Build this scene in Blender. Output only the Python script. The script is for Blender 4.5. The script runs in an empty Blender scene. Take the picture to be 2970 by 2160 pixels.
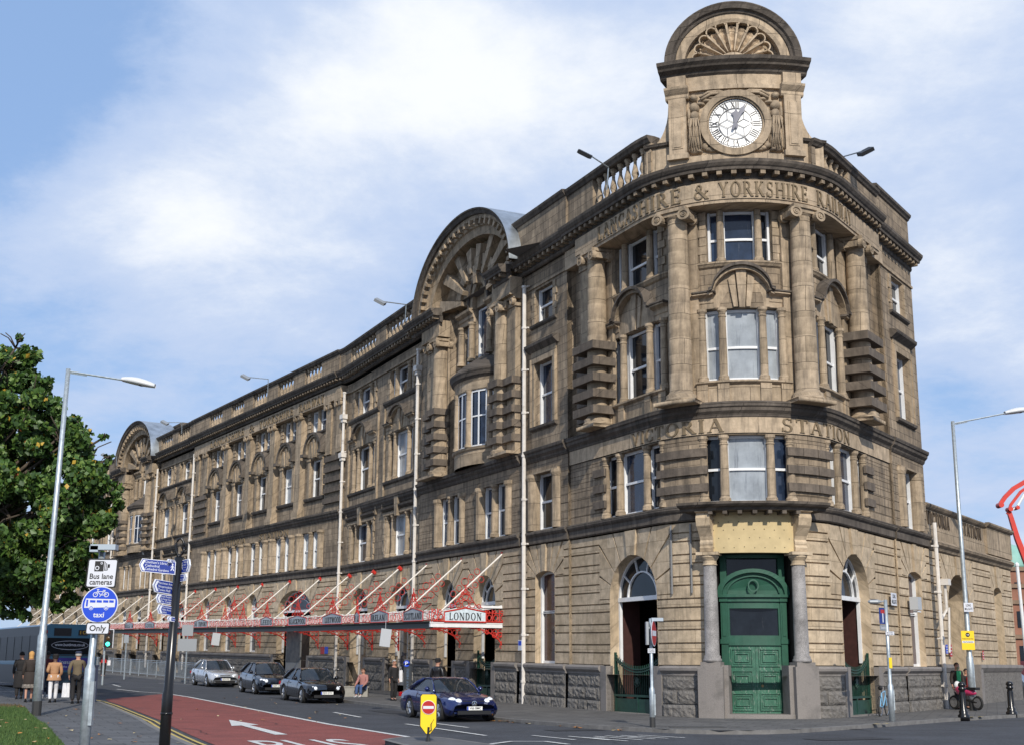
import bpy, bmesh, math, random
from mathutils import Vector, Matrix
random.seed(7)
sc=bpy.context.scene; COL=sc.collection
R_=math.radians; sin=math.sin; cos=math.cos; PI=math.pi
# ---------------------------------------------------------------- camera
PITCH=R_(12.69); ROLL=R_(0.25); EYE=1.65
fw=Vector((0,cos(PITCH),sin(PITCH))); u0=Vector((0,-sin(PITCH),cos(PITCH))); r0=Vector((1,0,0))
rt=r0*cos(ROLL)+u0*sin(ROLL); up=u0*cos(ROLL)-r0*sin(ROLL)
cam=bpy.data.objects.new('camera',bpy.data.cameras.new('camera')); COL.objects.link(cam); sc.camera=cam
cam.data.sensor_width=36; cam.data.lens=36*3756/2970; cam.data.clip_start=.1; cam.data.clip_end=3000
cam.matrix_world=Matrix(((rt.x,up.x,-fw.x,0),(rt.y,up.y,-fw.y,0),(rt.z,up.z,-fw.z,EYE),(0,0,0,1)))
# ---------------------------------------------------------------- light
SUN_AZ=9.0   # degrees to the right of straight behind the camera
SUN_EL=33.0
sd=Vector((sin(R_(SUN_AZ))*cos(R_(SUN_EL)),-cos(R_(SUN_AZ))*cos(R_(SUN_EL)),sin(R_(SUN_EL))))   # towards the sun
sl=bpy.data.lights.new('sun','SUN'); sl.energy=4.1; sl.angle=R_(0.6); sl.color=(1,.93,.82)
so=bpy.data.objects.new('sun',sl); COL.objects.link(so); so.rotation_euler=sd.to_track_quat('Z','Y').to_euler(); so.location=(0,-20,60)
sc.view_settings.view_transform='Standard'; sc.view_settings.look='None'; sc.view_settings.exposure=0.0; sc.view_settings.gamma=1
CUP=up.copy()
W=bpy.data.worlds.new('World'); sc.world=W; W.use_nodes=True
def world():
    nt=W.node_tree; N=nt.nodes; L=nt.links; N.clear()
    out=N.new('ShaderNodeOutputWorld'); bg=N.new('ShaderNodeBackground'); L.new(bg.outputs[0],out.inputs[0])
    sky=N.new('ShaderNodeTexSky'); sky.sky_type='NISHITA'; sky.sun_disc=False
    sky.sun_elevation=R_(SUN_EL); sky.sun_rotation=math.atan2(sd.x,sd.y); sky.altitude=50; sky.air_density=1.0; sky.dust_density=.6; sky.ozone_density=1.6
    bg.inputs[1].default_value=.12
    tc=N.new('ShaderNodeTexCoord')
    def math_(op,a,b=None,c=None,cl=False):
        m=N.new('ShaderNodeMath'); m.operation=op; m.use_clamp=cl
        for i,x in enumerate((a,b,c)):
            if x is None: continue
            if isinstance(x,(int,float)): m.inputs[i].default_value=x
            else: L.new(x,m.inputs[i])
        return m.outputs[0]
    sep=N.new('ShaderNodeSeparateXYZ'); L.new(tc.outputs['Generated'],sep.inputs[0])
    zz=math_('MAXIMUM',sep.outputs[2],.0); zz=math_('ADD',zz,.22)
    cx=math_('DIVIDE',sep.outputs[0],zz); cy=math_('DIVIDE',sep.outputs[1],zz)
    cmb=N.new('ShaderNodeCombineXYZ'); L.new(cx,cmb.inputs[0]); L.new(cy,cmb.inputs[1]); cmb.inputs[2].default_value=3.3
    def noise(scale,detail,rough,dist,vec=cmb.outputs[0]):
        n=N.new('ShaderNodeTexNoise'); n.inputs['Scale'].default_value=scale; n.inputs['Detail'].default_value=detail
        n.inputs['Roughness'].default_value=rough; n.inputs['Distortion'].default_value=dist; L.new(vec,n.inputs['Vector']); return n.outputs['Fac']
    n1=noise(1.25,11,.6,.25); n2=noise(3.6,9,.66,.15)
    def blob(px,py,r,amp):     # direction seen at a point of the picture, soft bump of cloud
        d=(fw*3756+rt*(px-1485)-up*(py-1080)).normalized()
        v=N.new('ShaderNodeVectorMath'); v.operation='DOT_PRODUCT'; L.new(tc.outputs['Generated'],v.inputs[0]); v.inputs[1].default_value=d
        a=math_('ARCCOSINE',v.outputs['Value']); a=math_('DIVIDE',a,R_(r)); a=math_('MULTIPLY',a,a); a=math_('MULTIPLY',a,-1); a=math_('EXPONENT',a)
        return math_('MULTIPLY',a,amp)
    s=math_('MULTIPLY',n1,1.0); s=math_('MULTIPLY_ADD',n2,.5,s)
    for b in ((560,560,6.5,.30),(1050,330,6,.16),(1450,200,5,.12),(330,700,5,.14),(2800,850,5,.2),(1400,80,7,.08),(900,800,6,.08),(2500,150,9,.12),
              (60,330,7,-.24),(420,60,8,-.15),(160,1000,4,-.1),(2750,1120,2.6,-.2),(330,880,2.2,-.13),(1180,560,3,-.07),(850,60,3,-.06),(150,150,6,-.1)):
        s=math_('ADD',s,blob(*b))
    cov=N.new('ShaderNodeMapRange'); cov.interpolation_type='SMOOTHSTEP'; L.new(s,cov.inputs[0]); cov.inputs[1].default_value=.56; cov.inputs[2].default_value=.82; cov.inputs[3].default_value=.30; cov.inputs[4].default_value=1
    brt=N.new('ShaderNodeMapRange'); L.new(s,brt.inputs[0]); brt.inputs[1].default_value=.78; brt.inputs[2].default_value=1.14
    brt.interpolation_type='SMOOTHSTEP'
    cr=N.new('ShaderNodeMixRGB'); L.new(brt.outputs[0],cr.inputs[0]); cr.inputs[1].default_value=(4.55,5.55,7.5,1); cr.inputs[2].default_value=(8.1,8.35,8.7,1)
    # the blue between the clouds: the sky texture, lifted a little by thin high haze
    bl=N.new('ShaderNodeMixRGB'); bl.inputs[0].default_value=.62; L.new(sky.outputs[0],bl.inputs[1]); bl.inputs[2].default_value=(1.55,3.5,7.2,1)
    mx=N.new('ShaderNodeMixRGB'); L.new(cov.outputs[0],mx.inputs[0]); L.new(bl.outputs[0],mx.inputs[1]); L.new(cr.outputs[0],mx.inputs[2])
    L.new(mx.outputs[0],bg.inputs[0])
world()
# ---------------------------------------------------------------- materials
MAT={}
def mat(name,col,rough=.8,metal=0,bump=0,bscale=8,var=0,vscale=3,spec=.5,emit=None,coat=0,streak=None,coords='Object',dirt=None,alpha=None,grain=0,gscale=90):
    if name in MAT: return MAT[name]
    m=bpy.data.materials.new(name); m.use_nodes=True; nt=m.node_tree; N=nt.nodes; L=nt.links
    b=N['Principled BSDF']; b.inputs['Roughness'].default_value=rough; b.inputs['Metallic'].default_value=metal
    b.inputs['Specular IOR Level'].default_value=spec; b.inputs['Coat Weight'].default_value=coat; b.inputs['Coat Roughness'].default_value=.04
    c=N.new('ShaderNodeRGB'); c.outputs[0].default_value=(*col,1); src=c.outputs[0]
    tc=N.new('ShaderNodeTexCoord')
    if var:
        n=N.new('ShaderNodeTexNoise'); n.inputs['Scale'].default_value=vscale; n.inputs['Detail'].default_value=6; n.inputs['Roughness'].default_value=.65
        L.new(tc.outputs[coords],n.inputs['Vector'])
        r=N.new('ShaderNodeMapRange'); L.new(n.outputs['Fac'],r.inputs[0]); r.inputs[1].default_value=.3; r.inputs[2].default_value=.7; r.inputs[3].default_value=1-var; r.inputs[4].default_value=1+var
        mm=N.new('ShaderNodeVectorMath'); mm.operation='SCALE'; L.new(src,mm.inputs[0]); L.new(r.outputs[0],mm.inputs['Scale']); src=mm.outputs[0]
    if grain:
        n=N.new('ShaderNodeTexNoise'); n.inputs['Scale'].default_value=gscale; n.inputs['Detail'].default_value=3; L.new(tc.outputs[coords],n.inputs['Vector'])
        r=N.new('ShaderNodeMapRange'); L.new(n.outputs['Fac'],r.inputs[0]); r.inputs[1].default_value=.35; r.inputs[2].default_value=.65; r.inputs[3].default_value=1-grain; r.inputs[4].default_value=1+grain
        mm=N.new('ShaderNodeVectorMath'); mm.operation='SCALE'; L.new(src,mm.inputs[0]); L.new(r.outputs[0],mm.inputs['Scale']); src=mm.outputs[0]
    if dirt:
        dc,amt,ds,stretch=dirt
        mp=N.new('ShaderNodeMapping'); mp.inputs['Scale'].default_value=stretch; L.new(tc.outputs[coords],mp.inputs[0])
        n=N.new('ShaderNodeTexNoise'); n.inputs['Scale'].default_value=ds; n.inputs['Detail'].default_value=8; n.inputs['Roughness'].default_value=.7; L.new(mp.outputs[0],n.inputs['Vector'])
        r=N.new('ShaderNodeMapRange'); L.new(n.outputs['Fac'],r.inputs[0]); r.inputs[1].default_value=.62-amt*.35; r.inputs[2].default_value=.75; r.inputs[4].default_value=.9; r.clamp=True
        mm=N.new('ShaderNodeMixRGB'); L.new(r.outputs[0],mm.inputs[0]); L.new(src,mm.inputs[1]); mm.inputs[2].default_value=(*dc,1); src=mm.outputs[0]
    L.new(src,b.inputs['Base Color'])
    if bump:
        n=N.new('ShaderNodeTexNoise'); n.inputs['Scale'].default_value=bscale; n.inputs['Detail'].default_value=8; n.inputs['Roughness'].default_value=.6; L.new(tc.outputs[coords],n.inputs['Vector'])
        bp=N.new('ShaderNodeBump'); bp.inputs['Strength'].default_value=1; bp.inputs['Distance'].default_value=bump; L.new(n.outputs['Fac'],bp.inputs['Height']); L.new(bp.outputs[0],b.inputs['Normal'])
    if emit: b.inputs['Emission Color'].default_value=(*emit[:3],1); b.inputs['Emission Strength'].default_value=emit[3]
    MAT[name]=m; return m
def stone(name,c1,c2,soot,amt,bw=.95,bh=.36,bump=.012,mortar=.35,vv=.3):
    f_=lambda c:(c[0]*.97,c[1]*.99,c[2]*1.14); c1,c2,soot=f_(c1),f_(c2),f_(soot)
    """dressed sandstone: every block its own tint, soot and rain streaks laid along the wall (UV = metres along and up the wall)"""
    m=bpy.data.materials.new(name); m.use_nodes=True; nt=m.node_tree; N=nt.nodes; L=nt.links
    b=N['Principled BSDF']; b.inputs['Roughness'].default_value=.9; b.inputs['Specular IOR Level'].default_value=.25
    uv=N.new('ShaderNodeUVMap'); uv.uv_map='UVMap'
    br=N.new('ShaderNodeTexBrick'); L.new(uv.outputs[0],br.inputs['Vector']); br.inputs['Scale'].default_value=1
    br.inputs['Brick Width'].default_value=bw; br.inputs['Row Height'].default_value=bh; br.inputs['Mortar Size'].default_value=.008; br.inputs['Mortar Smooth'].default_value=.3
    br.inputs['Color1'].default_value=(*c1,1); br.inputs['Color2'].default_value=(*c2,1); br.inputs['Mortar'].default_value=(*[x*mortar for x in c2],1); br.inputs['Bias'].default_value=-.1
    def noise(vec,sc_,det=7,ro=.65):
        n=N.new('ShaderNodeTexNoise'); n.inputs['Scale'].default_value=sc_; n.inputs['Detail'].default_value=det; n.inputs['Roughness'].default_value=ro; L.new(vec,n.inputs['Vector']); return n.outputs['Fac']
    def mr(x,a,b_,c,d):
        r=N.new('ShaderNodeMapRange'); L.new(x,r.inputs[0]); r.inputs[1].default_value=a; r.inputs[2].default_value=b_; r.inputs[3].default_value=c; r.inputs[4].default_value=d; return r.outputs[0]
    n1=noise(uv.outputs[0],3.0); v=N.new('ShaderNodeVectorMath'); v.operation='SCALE'; L.new(br.outputs[0],v.inputs[0]); L.new(mr(n1,.3,.7,1-vv,1+vv*.8),v.inputs['Scale'])
    mp=N.new('ShaderNodeMapping'); mp.inputs['Scale'].default_value=(2.6,.32,1); L.new(uv.outputs[0],mp.inputs[0]); st=noise(mp.outputs[0],1.3,9,.7)
    mx=N.new('ShaderNodeMixRGB'); L.new(mr(st,.62-amt*.34,.78-amt*.1,0,.85),mx.inputs[0]); L.new(v.outputs[0],mx.inputs[1]); mx.inputs[2].default_value=(*soot,1)
    n3=noise(uv.outputs[0],.35,4,.5); m2=N.new('ShaderNodeMixRGB'); L.new(mr(n3,.45,.75,0,.55*amt),m2.inputs[0]); L.new(mx.outputs[0],m2.inputs[1]); m2.inputs[2].default_value=(*soot,1)
    L.new(m2.outputs[0],b.inputs['Base Color'])
    nb=noise(uv.outputs[0],14,6,.6); ad=N.new('ShaderNodeMath'); ad.operation='MULTIPLY_ADD'; L.new(br.outputs['Fac'],ad.inputs[0]); ad.inputs[1].default_value=-1.0; L.new(nb,ad.inputs[2])
    bp=N.new('ShaderNodeBump'); bp.inputs['Distance'].default_value=bump; bp.inputs['Strength'].default_value=1; L.new(ad.outputs[0],bp.inputs['Height']); L.new(bp.outputs[0],b.inputs['Normal'])
    MAT[name]=m; return m
SOOT=(.045,.038,.028)
S_GF=stone('buff_stone',(.56,.44,.27),(.44,.335,.195),(.15,.12,.08),.3,bw=1.15,bh=.73,mortar=.8)
S_UP=stone('weathered_stone',(.40,.305,.185),(.27,.205,.125),(.062,.052,.038),.62)
S_TRIM=stone('dressed_stone',(.45,.345,.21),(.34,.26,.155),(.07,.058,.042),.5,bw=2.2,bh=.9)
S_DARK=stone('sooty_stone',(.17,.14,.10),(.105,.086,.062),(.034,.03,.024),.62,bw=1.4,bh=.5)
S_BLK=stone('blackened_block_stone',(.19,.152,.105),(.14,.112,.077),(.055,.046,.035),.5,bw=3,bh=3)
S_FRZ=stone('frieze_stone',(.50,.385,.235),(.40,.305,.185),(.11,.09,.062),.42,bw=1.9,bh=3)
GRAN=mat('grey_granite',(.215,.195,.18),.7,bump=.004,bscale=60,var=.28,vscale=40,coords='UV',dirt=((.08,.075,.068),.35,1.2,(1,1,1)))
GRANC=mat('polished_granite',(.24,.228,.222),.6,var=.35,vscale=2.5,grain=.4,gscale=60,spec=.3)
ROCK=mat('rock_faced_granite',(.17,.158,.145),.95,bump=.07,bscale=8,var=.35,vscale=9,coords='UV',dirt=((.06,.056,.05),.4,.9,(1,1,1)))
WHITE=mat('white_paint',(.72,.73,.74),.45,var=.08,vscale=4)
GLASS=mat('dark_glass',(.010,.013,.018),.08,spec=.38,var=.5,vscale=1.2,coords='UV',dirt=((.075,.078,.08),-.02,1.3,(2.6,.5,1)))
GLASSB=mat('blue_glass',(.018,.03,.058),.09,spec=.6,var=.6,vscale=.9,coords='UV',dirt=((.13,.14,.155),.03,1.2,(2.4,.5,1)))
CURT=mat('net_curtain_glass',(.30,.33,.36),.15,spec=.5,var=.25,vscale=1.2,coords='UV',dirt=((.045,.055,.075),.25,1.1,(3.2,.35,1)))
INK=mat('dark_void',(.008,.008,.009),.95)  # near-black colour stands in for the shade inside openings
RED=mat('red_ironwork',(.50,.028,.018),.5,var=.2,vscale=6)
GREEN=mat('green_door_paint',(.020,.088,.056),.5,var=.18,vscale=2.5,dirt=((.012,.04,.028),.05,2,(1,1,1)))
GREEND=mat('dark_green_paint',(.012,.05,.035),.45,var=.3,vscale=5)
ZINC=mat('zinc_sheet',(.36,.40,.44),.42,metal=.75,var=.3,vscale=1.5)
PIPE=mat('cream_pipe_paint',(.66,.62,.57),.5,var=.12,vscale=3,dirt=((.25,.2,.15),.15,1.6,(1,1,1)))
# ---------------------------------------------------------------- plan of the station front
# s = metres along the front, 0 at the door, + to the left; o = metres proud of the wall; z = up
C0=(8.25,46.6); RR=3.62; AL=R_(65); AR=R_(56.5); SL=RR*AL; SR=RR*AR; SKINK=38.4
def pt(s,o=0.):
    if -SR<=s<=SL:
        a=s/RR; d=(-sin(a),-cos(a)); return (C0[0]+d[0]*(RR+o),C0[1]+d[1]*(RR+o)),d
    if s>SL:
        d=(-sin(AL),-cos(AL)); p=(C0[0]+d[0]*RR,C0[1]+d[1]*RR); t=(-cos(AL),sin(AL)); e=s-SL; K=SKINK-SL
        if e<=K: return (p[0]+t[0]*e+d[0]*o,p[1]+t[1]*e+d[1]*o),d
        a=R_(31.6); t2=(-sin(a),cos(a)); d2=(-cos(a),-sin(a)); e-=K
        return (p[0]+t[0]*K+t2[0]*e+d2[0]*o,p[1]+t[1]*K+t2[1]*e+d2[1]*o),d2
    d=(sin(AR),-cos(AR)); p=(C0[0]+d[0]*RR,C0[1]+d[1]*RR); t=(cos(AR),sin(AR)); e=-s-SR
    return (p[0]+t[0]*e+d[0]*o,p[1]+t[1]*e+d[1]*o),d
def zw(s,z): return z+.012*max(0,s-8)*min(1.2,max(0,(18.5-z)/12))
WPT=pt(SL)[0]
def gz(x,y):
    """rise of the ground"""
    u=(x-WPT[0])*-.469+(y-WPT[1])*.883+SL
    return .011*min(110,max(0,u-4))+.012*min(40,max(0,-x-8))*(1 if y>10 else max(0,y/10))
def fmap(s,z,o):
    (x,y),d=pt(s,o); return (x,y,zw(s,z))
# tower map: gently bowed block facing out from the corner
TA=.33/RR; TD=(-sin(TA),-cos(TA)); TT=(cos(TA),-sin(TA)); TC=(C0[0]+TD[0]*3.5,C0[1]+TD[1]*3.5); TR=7.5
def tmap(s,z,o):
    a=s/TR; n=TR+o; dx=-n*sin(a); dn=n*cos(a)-TR
    return (TC[0]+TT[0]*dx+TD[0]*dn,TC[1]+TT[1]*dx+TD[1]*dn,z)
class MB:
    def __init__(s_,mp=fmap,step=.34): s_.v=[];s_.f=[];s_.uv=[];s_.mi=[];s_.mp=mp;s_.cur=0;s_.step=step
    def P(s_,s,z,o): 
        s_.v.append(s_.mp(s,z,o)); s_.uv.append((s*1.0+o,z+o*.8)); return len(s_.v)-1
    def F(s_,*i): s_.f.append(i); s_.mi.append(s_.cur)
    def quad(s_,a,b,c,d): s_.F(*[s_.P(*p) for p in (a,b,c,d)])
    def stations(s_,s0,s1,extra=()):
        if s0>s1: s0,s1=s1,s0
        L={s0,s1}
        for e in extra:
            if s0<e<s1: L.add(e)
        if s_.mp is fmap:
            for e in (SL,-SR,SKINK):
                if s0<e<s1: L.add(e)
            a=max(s0,-SR); b=min(s1,SL)
            if b>a:
                n=max(1,math.ceil((b-a)/s_.step))
                for i in range(n+1): L.add(a+(b-a)*i/n)
        elif s_.mp is tmap:
            n=max(1,math.ceil((s1-s0)/.6))
            for i in range(n+1): L.add(s0+(s1-s0)*i/n)
        L=sorted(L); out=[L[0]]
        for x in L[1:]:
            if x-out[-1]>1e-4: out.append(x)
        return out
    def sweep(s_,prof,s0,s1,closed=True,caps=True):
        st=s_.stations(s0,s1); rings=[[s_.P(s,z,o) for o,z in prof] for s in st]; n=len(prof)
        for a,b in zip(rings,rings[1:]):
            for i in range(n if closed else n-1): s_.F(a[i],a[(i+1)%n],b[(i+1)%n],b[i])
        if closed and caps: s_.F(*rings[0]); s_.F(*rings[-1][::-1])
    def box(s_,s0,s1,z0,z1,o0,o1): s_.sweep([(o0,z0),(o1,z0),(o1,z1),(o0,z1)],s0,s1)
    def mould(s_,prof,s0,s1,o0=0.,back=-.05):
        """prof: (out,z) from bottom up; returns at both ends are simple caps"""
        s_.sweep([(back+o0,prof[0][1])]+[(o+o0,z) for o,z in prof]+[(back+o0,prof[-1][1])],s0,s1)
    def prism(s_,poly,o0,o1,back=False):
        a=[s_.P(s,z,o0) for s,z in poly]; b=[s_.P(s,z,o1) for s,z in poly]; n=len(poly)
        s_.F(*b)
        if back: s_.F(*a[::-1])
        for i in range(n): s_.F(a[i],a[(i+1)%n],b[(i+1)%n],b[i])
    def lathe(s_,s,o,prof,n=12,half=False):
        c=s_.mp(s,0,o) if s_.mp is not fmap else (*pt(s,o)[0],0); R=[]
        for r,z in prof:
            zz=zw(s,z) if s_.mp is fmap else z
            ring=[]
            for k in range(n):
                a=2*PI*k/n; s_.v.append((c[0]+r*cos(a),c[1]+r*sin(a),zz)); s_.uv.append((s+a*r,z)); ring.append(len(s_.v)-1)
            R.append(ring)
        for a,b in zip(R,R[1:]):
            for k in range(n): s_.F(a[k],a[(k+1)%n],b[(k+1)%n],b[k])
        s_.F(*R[-1]); s_.F(*R[0][::-1])
    def disc(s_,s,z,o0,o1,r,n=16,rz=None):
        rz=rz or r; s_.prism([(s+r*cos(2*PI*k/n),z+rz*sin(2*PI*k/n)) for k in range(n)],o0,o1)
    def arcband(s_,sc_,zc,ri,ro,a0,a1,o0,o1,n=16,ei=1.,eo=1.):
        """ring sector, front and edges; ei/eo squash of the inner/outer curve"""
        pts=[(a0+(a1-a0)*i/n) for i in range(n+1)]
        I0=[s_.P(sc_+ri*cos(a),zc+ri*ei*sin(a),o0) for a in pts]; I1=[s_.P(sc_+ri*cos(a),zc+ri*ei*sin(a),o1) for a in pts]
        O0=[s_.P(sc_+ro*cos(a),zc+ro*eo*sin(a),o0) for a in pts]; O1=[s_.P(sc_+ro*cos(a),zc+ro*eo*sin(a),o1) for a in pts]
        for i in range(n):
            s_.F(I1[i],O1[i],O1[i+1],I1[i+1]); s_.F(O1[i],O0[i],O0[i+1],O1[i+1]); s_.F(I0[i],I1[i],I1[i+1],I0[i+1])
        s_.F(I0[0],O0[0],O1[0],I1[0]); s_.F(I0[-1],O0[-1],O1[-1],I1[-1])
    def tube(s_,pts,r,n=6):
        """world-space tube through (s,z,o) points"""
        W3=[Vector(s_.mp(*p)) for p in pts]; s_.wtube(W3,r,n)
    def wtube(s_,W3,r,n=6,cap=True):
        W3=[Vector(p) for p in W3]; R=[]
        for i,p in enumerate(W3):
            t=(W3[min(i+1,len(W3)-1)]-W3[max(i-1,0)]).normalized(); a=t.orthogonal() if abs(t.z)>.95 else t.cross(Vector((0,0,1))); a.normalize(); b=t.cross(a)
            rr=r[i] if isinstance(r,(list,tuple)) else r; ring=[]
            for k in range(n):
                q=p+(a*cos(2*PI*k/n)+b*sin(2*PI*k/n))*rr; s_.v.append(tuple(q)); s_.uv.append((k/n,i)); ring.append(len(s_.v)-1)
            R.append(ring)
        for a,b in zip(R,R[1:]):
            for k in range(n): s_.F(a[k],a[(k+1)%n],b[(k+1)%n],b[k])
        if cap: s_.F(*R[-1]); s_.F(*R[0][::-1])
    def wbox(s_,c,h,M=None):
        """world box: centre c, half sizes h, optional 3x3 axes"""
        M=M or Matrix.Identity(3); c=Vector(c); I=[]
        for dx,dy,dz in ((-1,-1,-1),(1,-1,-1),(1,1,-1),(-1,1,-1),(-1,-1,1),(1,-1,1),(1,1,1),(-1,1,1)):
            q=c+M@Vector((dx*h[0],dy*h[1],dz*h[2])); s_.v.append(tuple(q)); s_.uv.append((q.x+q.y,q.z)); I.append(len(s_.v)-1)
        for f in ((0,3,2,1),(4,5,6,7),(0,1,5,4),(1,2,6,5),(2,3,7,6),(3,0,4,7)): s_.F(*[I[k] for k in f])
    def wpoly(s_,pts):
        I=[]
        for q in pts: s_.v.append(tuple(q)); s_.uv.append((q[0],q[1])); I.append(len(s_.v)-1)
        s_.F(*I)
    def build(s_,name,m,parent=None,smooth=False):
        me=bpy.data.meshes.new(name); me.from_pydata(s_.v,[],s_.f)
        ul=me.uv_layers.new(name='UVMap'); vi=[0]*len(me.loops); me.loops.foreach_get('vertex_index',vi)
        buf=[]; 
        for i in vi: buf.extend(s_.uv[i])
        ul.data.foreach_set('uv',buf)
        ms=m if isinstance(m,(list,tuple)) else [m]
        for x in ms: me.materials.append(x)
        if len(ms)>1: me.polygons.foreach_set('material_index',s_.mi)
        if smooth: me.polygons.foreach_set('use_smooth',[True]*len(me.polygons))
        me.update(); o=bpy.data.objects.new(name,me); COL.objects.link(o)
        if parent: o.parent=parent; o.matrix_parent_inverse=Matrix.LocRotScale(parent.location,parent.rotation_euler,None).inverted()
        return o
def empty(name,loc,label,cat,group=None,rz=0):
    o=bpy.data.objects.new(name,None); o.location=loc; o.rotation_euler=(0,0,rz); o.empty_display_size=.3; COL.objects.link(o); o['label']=label; o['category']=cat
    if group: o['group']=group
    return o
def tag(o,label,cat,group=None):
    o['label']=label; o['category']=cat
    if group: o['group']=group
    return o
def textmesh(body,size,extrude=0,align='CENTER',bold=False):
    cu=bpy.data.curves.new('t','FONT'); cu.body=body; cu.size=size; cu.align_x=align; cu.align_y='CENTER'; cu.resolution_u=3
    if bold: cu.offset=size*.018
    ob=bpy.data.objects.new('t',cu); COL.objects.link(ob); dg=bpy.context.evaluated_depsgraph_get(); dg.update()
    me=ob.evaluated_get(dg).to_mesh(); V=[v.co.copy() for v in me.vertices]; F=[tuple(p.vertices) for p in me.polygons]
    bpy.data.objects.remove(ob); bpy.data.curves.remove(cu); return V,F
# serif capitals as polygons (height 1)
def glyph(ch):
    T,t,q=.17,.07,.045; P=[]
    def ln(x0,y0,x1,y1,w): 
        dx,dy=x1-x0,y1-y0; l=math.hypot(dx,dy); nx,ny=-dy/l*w/2,dx/l*w/2; 
        if abs(dy)>.3*l: nx,ny=(w/2*l/abs(dy)*(1 if ny or nx else 1),0); P.append([(x0-nx,y0),(x0+nx,y0),(x1+nx,y1),(x1-nx,y1)])
        else: P.append([(x0+nx,y0+ny),(x1+nx,y1+ny),(x1-nx,y1-ny),(x0-nx,y0-ny)])
    def sf(x,y,w=.3): P.append([(x-w/2,y),(x+w/2,y),(x+w/2,y+q),(x-w/2,y+q)])
    def stem(x,w=T): ln(x,0,x,1,w); sf(x,0); sf(x,1-q)
    def arc(cx,cy,rx,ry,a0,a1,wx=T,wy=t,n=9):
        for i in range(n):
            A=[R_(a0+(a1-a0)*k/n) for k in (i,i+1)]
            P.append([(cx+rx*cos(A[0]),cy+ry*sin(A[0])),(cx+rx*cos(A[1]),cy+ry*sin(A[1])),(cx+(rx-wx)*cos(A[1]),cy+(ry-wy)*sin(A[1])),(cx+(rx-wx)*cos(A[0]),cy+(ry-wy)*sin(A[0]))])
    w=.75
    if ch=='I': stem(.15); w=.3
    elif ch=='L': stem(.15); ln(.15,t/2,.62,t/2,t); ln(.6,0,.6,.25,t); w=.64
    elif ch=='E': stem(.15); ln(.15,t/2,.62,t/2,t); ln(.15,1-t/2,.6,1-t/2,t); ln(.15,.52,.5,.52,t); ln(.61,0,.61,.24,t); ln(.58,.78,.58,1,t); ln(.5,.42,.5,.62,t); w=.66
    elif ch=='H': stem(.15); stem(.75); ln(.15,.52,.75,.52,t); w=.9
    elif ch=='T': stem(.36); ln(.02,1-t/2,.7,1-t/2,t); ln(.03,.76,.03,1,t); ln(.69,.76,.69,1,t); w=.72
    elif ch=='A': ln(.1,0,.42,1,t); ln(.74,0,.42,1,T); ln(.22,.36,.62,.36,t); sf(.1,0,.24); sf(.74,0,.28); w=.84
    elif ch=='V': ln(.42,0,.1,1,T); ln(.42,0,.72,1,t); sf(.1,1-q,.28); sf(.72,1-q,.24); w=.82
    elif ch=='W': ln(.35,0,.1,1,T); ln(.35,0,.58,1,t); ln(.85,0,.6,1,T); ln(.85,0,1.08,1,t); sf(.1,1-q,.26); sf(.59,1-q,.24); sf(1.08,1-q,.22); w=1.18
    elif ch=='Y': ln(.4,0,.4,.48,T); ln(.4,.45,.1,1,T); ln(.4,.45,.7,1,t); sf(.4,0); sf(.1,1-q,.26); sf(.7,1-q,.24); w=.8
    elif ch=='K': stem(.15); ln(.2,.4,.64,1,t); ln(.72,0,.32,.56,T); sf(.64,1-q,.24); sf(.74,0,.26); w=.84
    elif ch=='N': ln(.14,0,.14,1,t); ln(.78,0,.14,1,T); ln(.78,0,.78,1,t); sf(.14,0,.24); sf(.12,1-q,.24); sf(.78,1-q,.24); w=.92
    elif ch=='R': stem(.15); arc(.3,.74,.33,.26,-90,90); ln(.15,1-t/2,.32,1-t/2,t); ln(.15,.52,.32,.52,t); ln(.76,0,.36,.52,T); sf(.78,0,.22); w=.82
    elif ch=='O': arc(.45,.5,.45,.52,0,360,n=20); w=.9
    elif ch=='C': arc(.45,.5,.45,.52,50,310,n=16); ln(.74,.66,.74,.95,t); ln(.74,.05,.74,.3,t); w=.8
    elif ch=='S': arc(.3,.745,.26,.27,40,270,.13); arc(.3,.26,.29,.28,-140,90,.13); ln(.52,.72,.52,.98,t); ln(.04,.02,.04,.3,t); w=.62
    elif ch=='D': stem(.15); arc(.3,.5,.5,.5,-90,90,n=12); w=.86
    elif ch=='G': arc(.45,.5,.45,.52,50,330,n=16); ln(.75,.05,.75,.45,T*.8); w=.86
    elif ch=='P': stem(.15); arc(.3,.72,.36,.28,-90,90); w=.72
    elif ch=='B': stem(.15); arc(.3,.74,.3,.26,-90,90); arc(.3,.26,.36,.28,-90,90); w=.74
    elif ch=='M': ln(.14,0,.14,1,t); ln(.5,.1,.16,1,T); ln(.5,.1,.84,1,t); ln(.86,0,.86,1,T); sf(.14,0,.24); sf(.86,0,.28); w=1.02
    elif ch=='&': arc(.34,.76,.2,.24,-30,300,.1); arc(.32,.28,.32,.29,60,330,.12); ln(.85,0,.2,.75,T); ln(.6,.2,.82,.5,t); sf(.84,.5,.2); w=.92
    elif ch==' ': w=.42
    return P,w
def inscription(mb,text,s_left,s_right,z0,h,o0,o1,zf=None):
    W_=0; gl=[]
    for ch in text: P,w=glyph(ch); gl.append((P,W_)); W_+=w+.2
    W_-=.2; k=(s_left-s_right)/W_; 
    for P,x0 in gl:
        for poly in P: mb.prism([(s_left-(x0+x)*k,z0+y*h) for x,y in poly],o0,o1)
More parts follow.
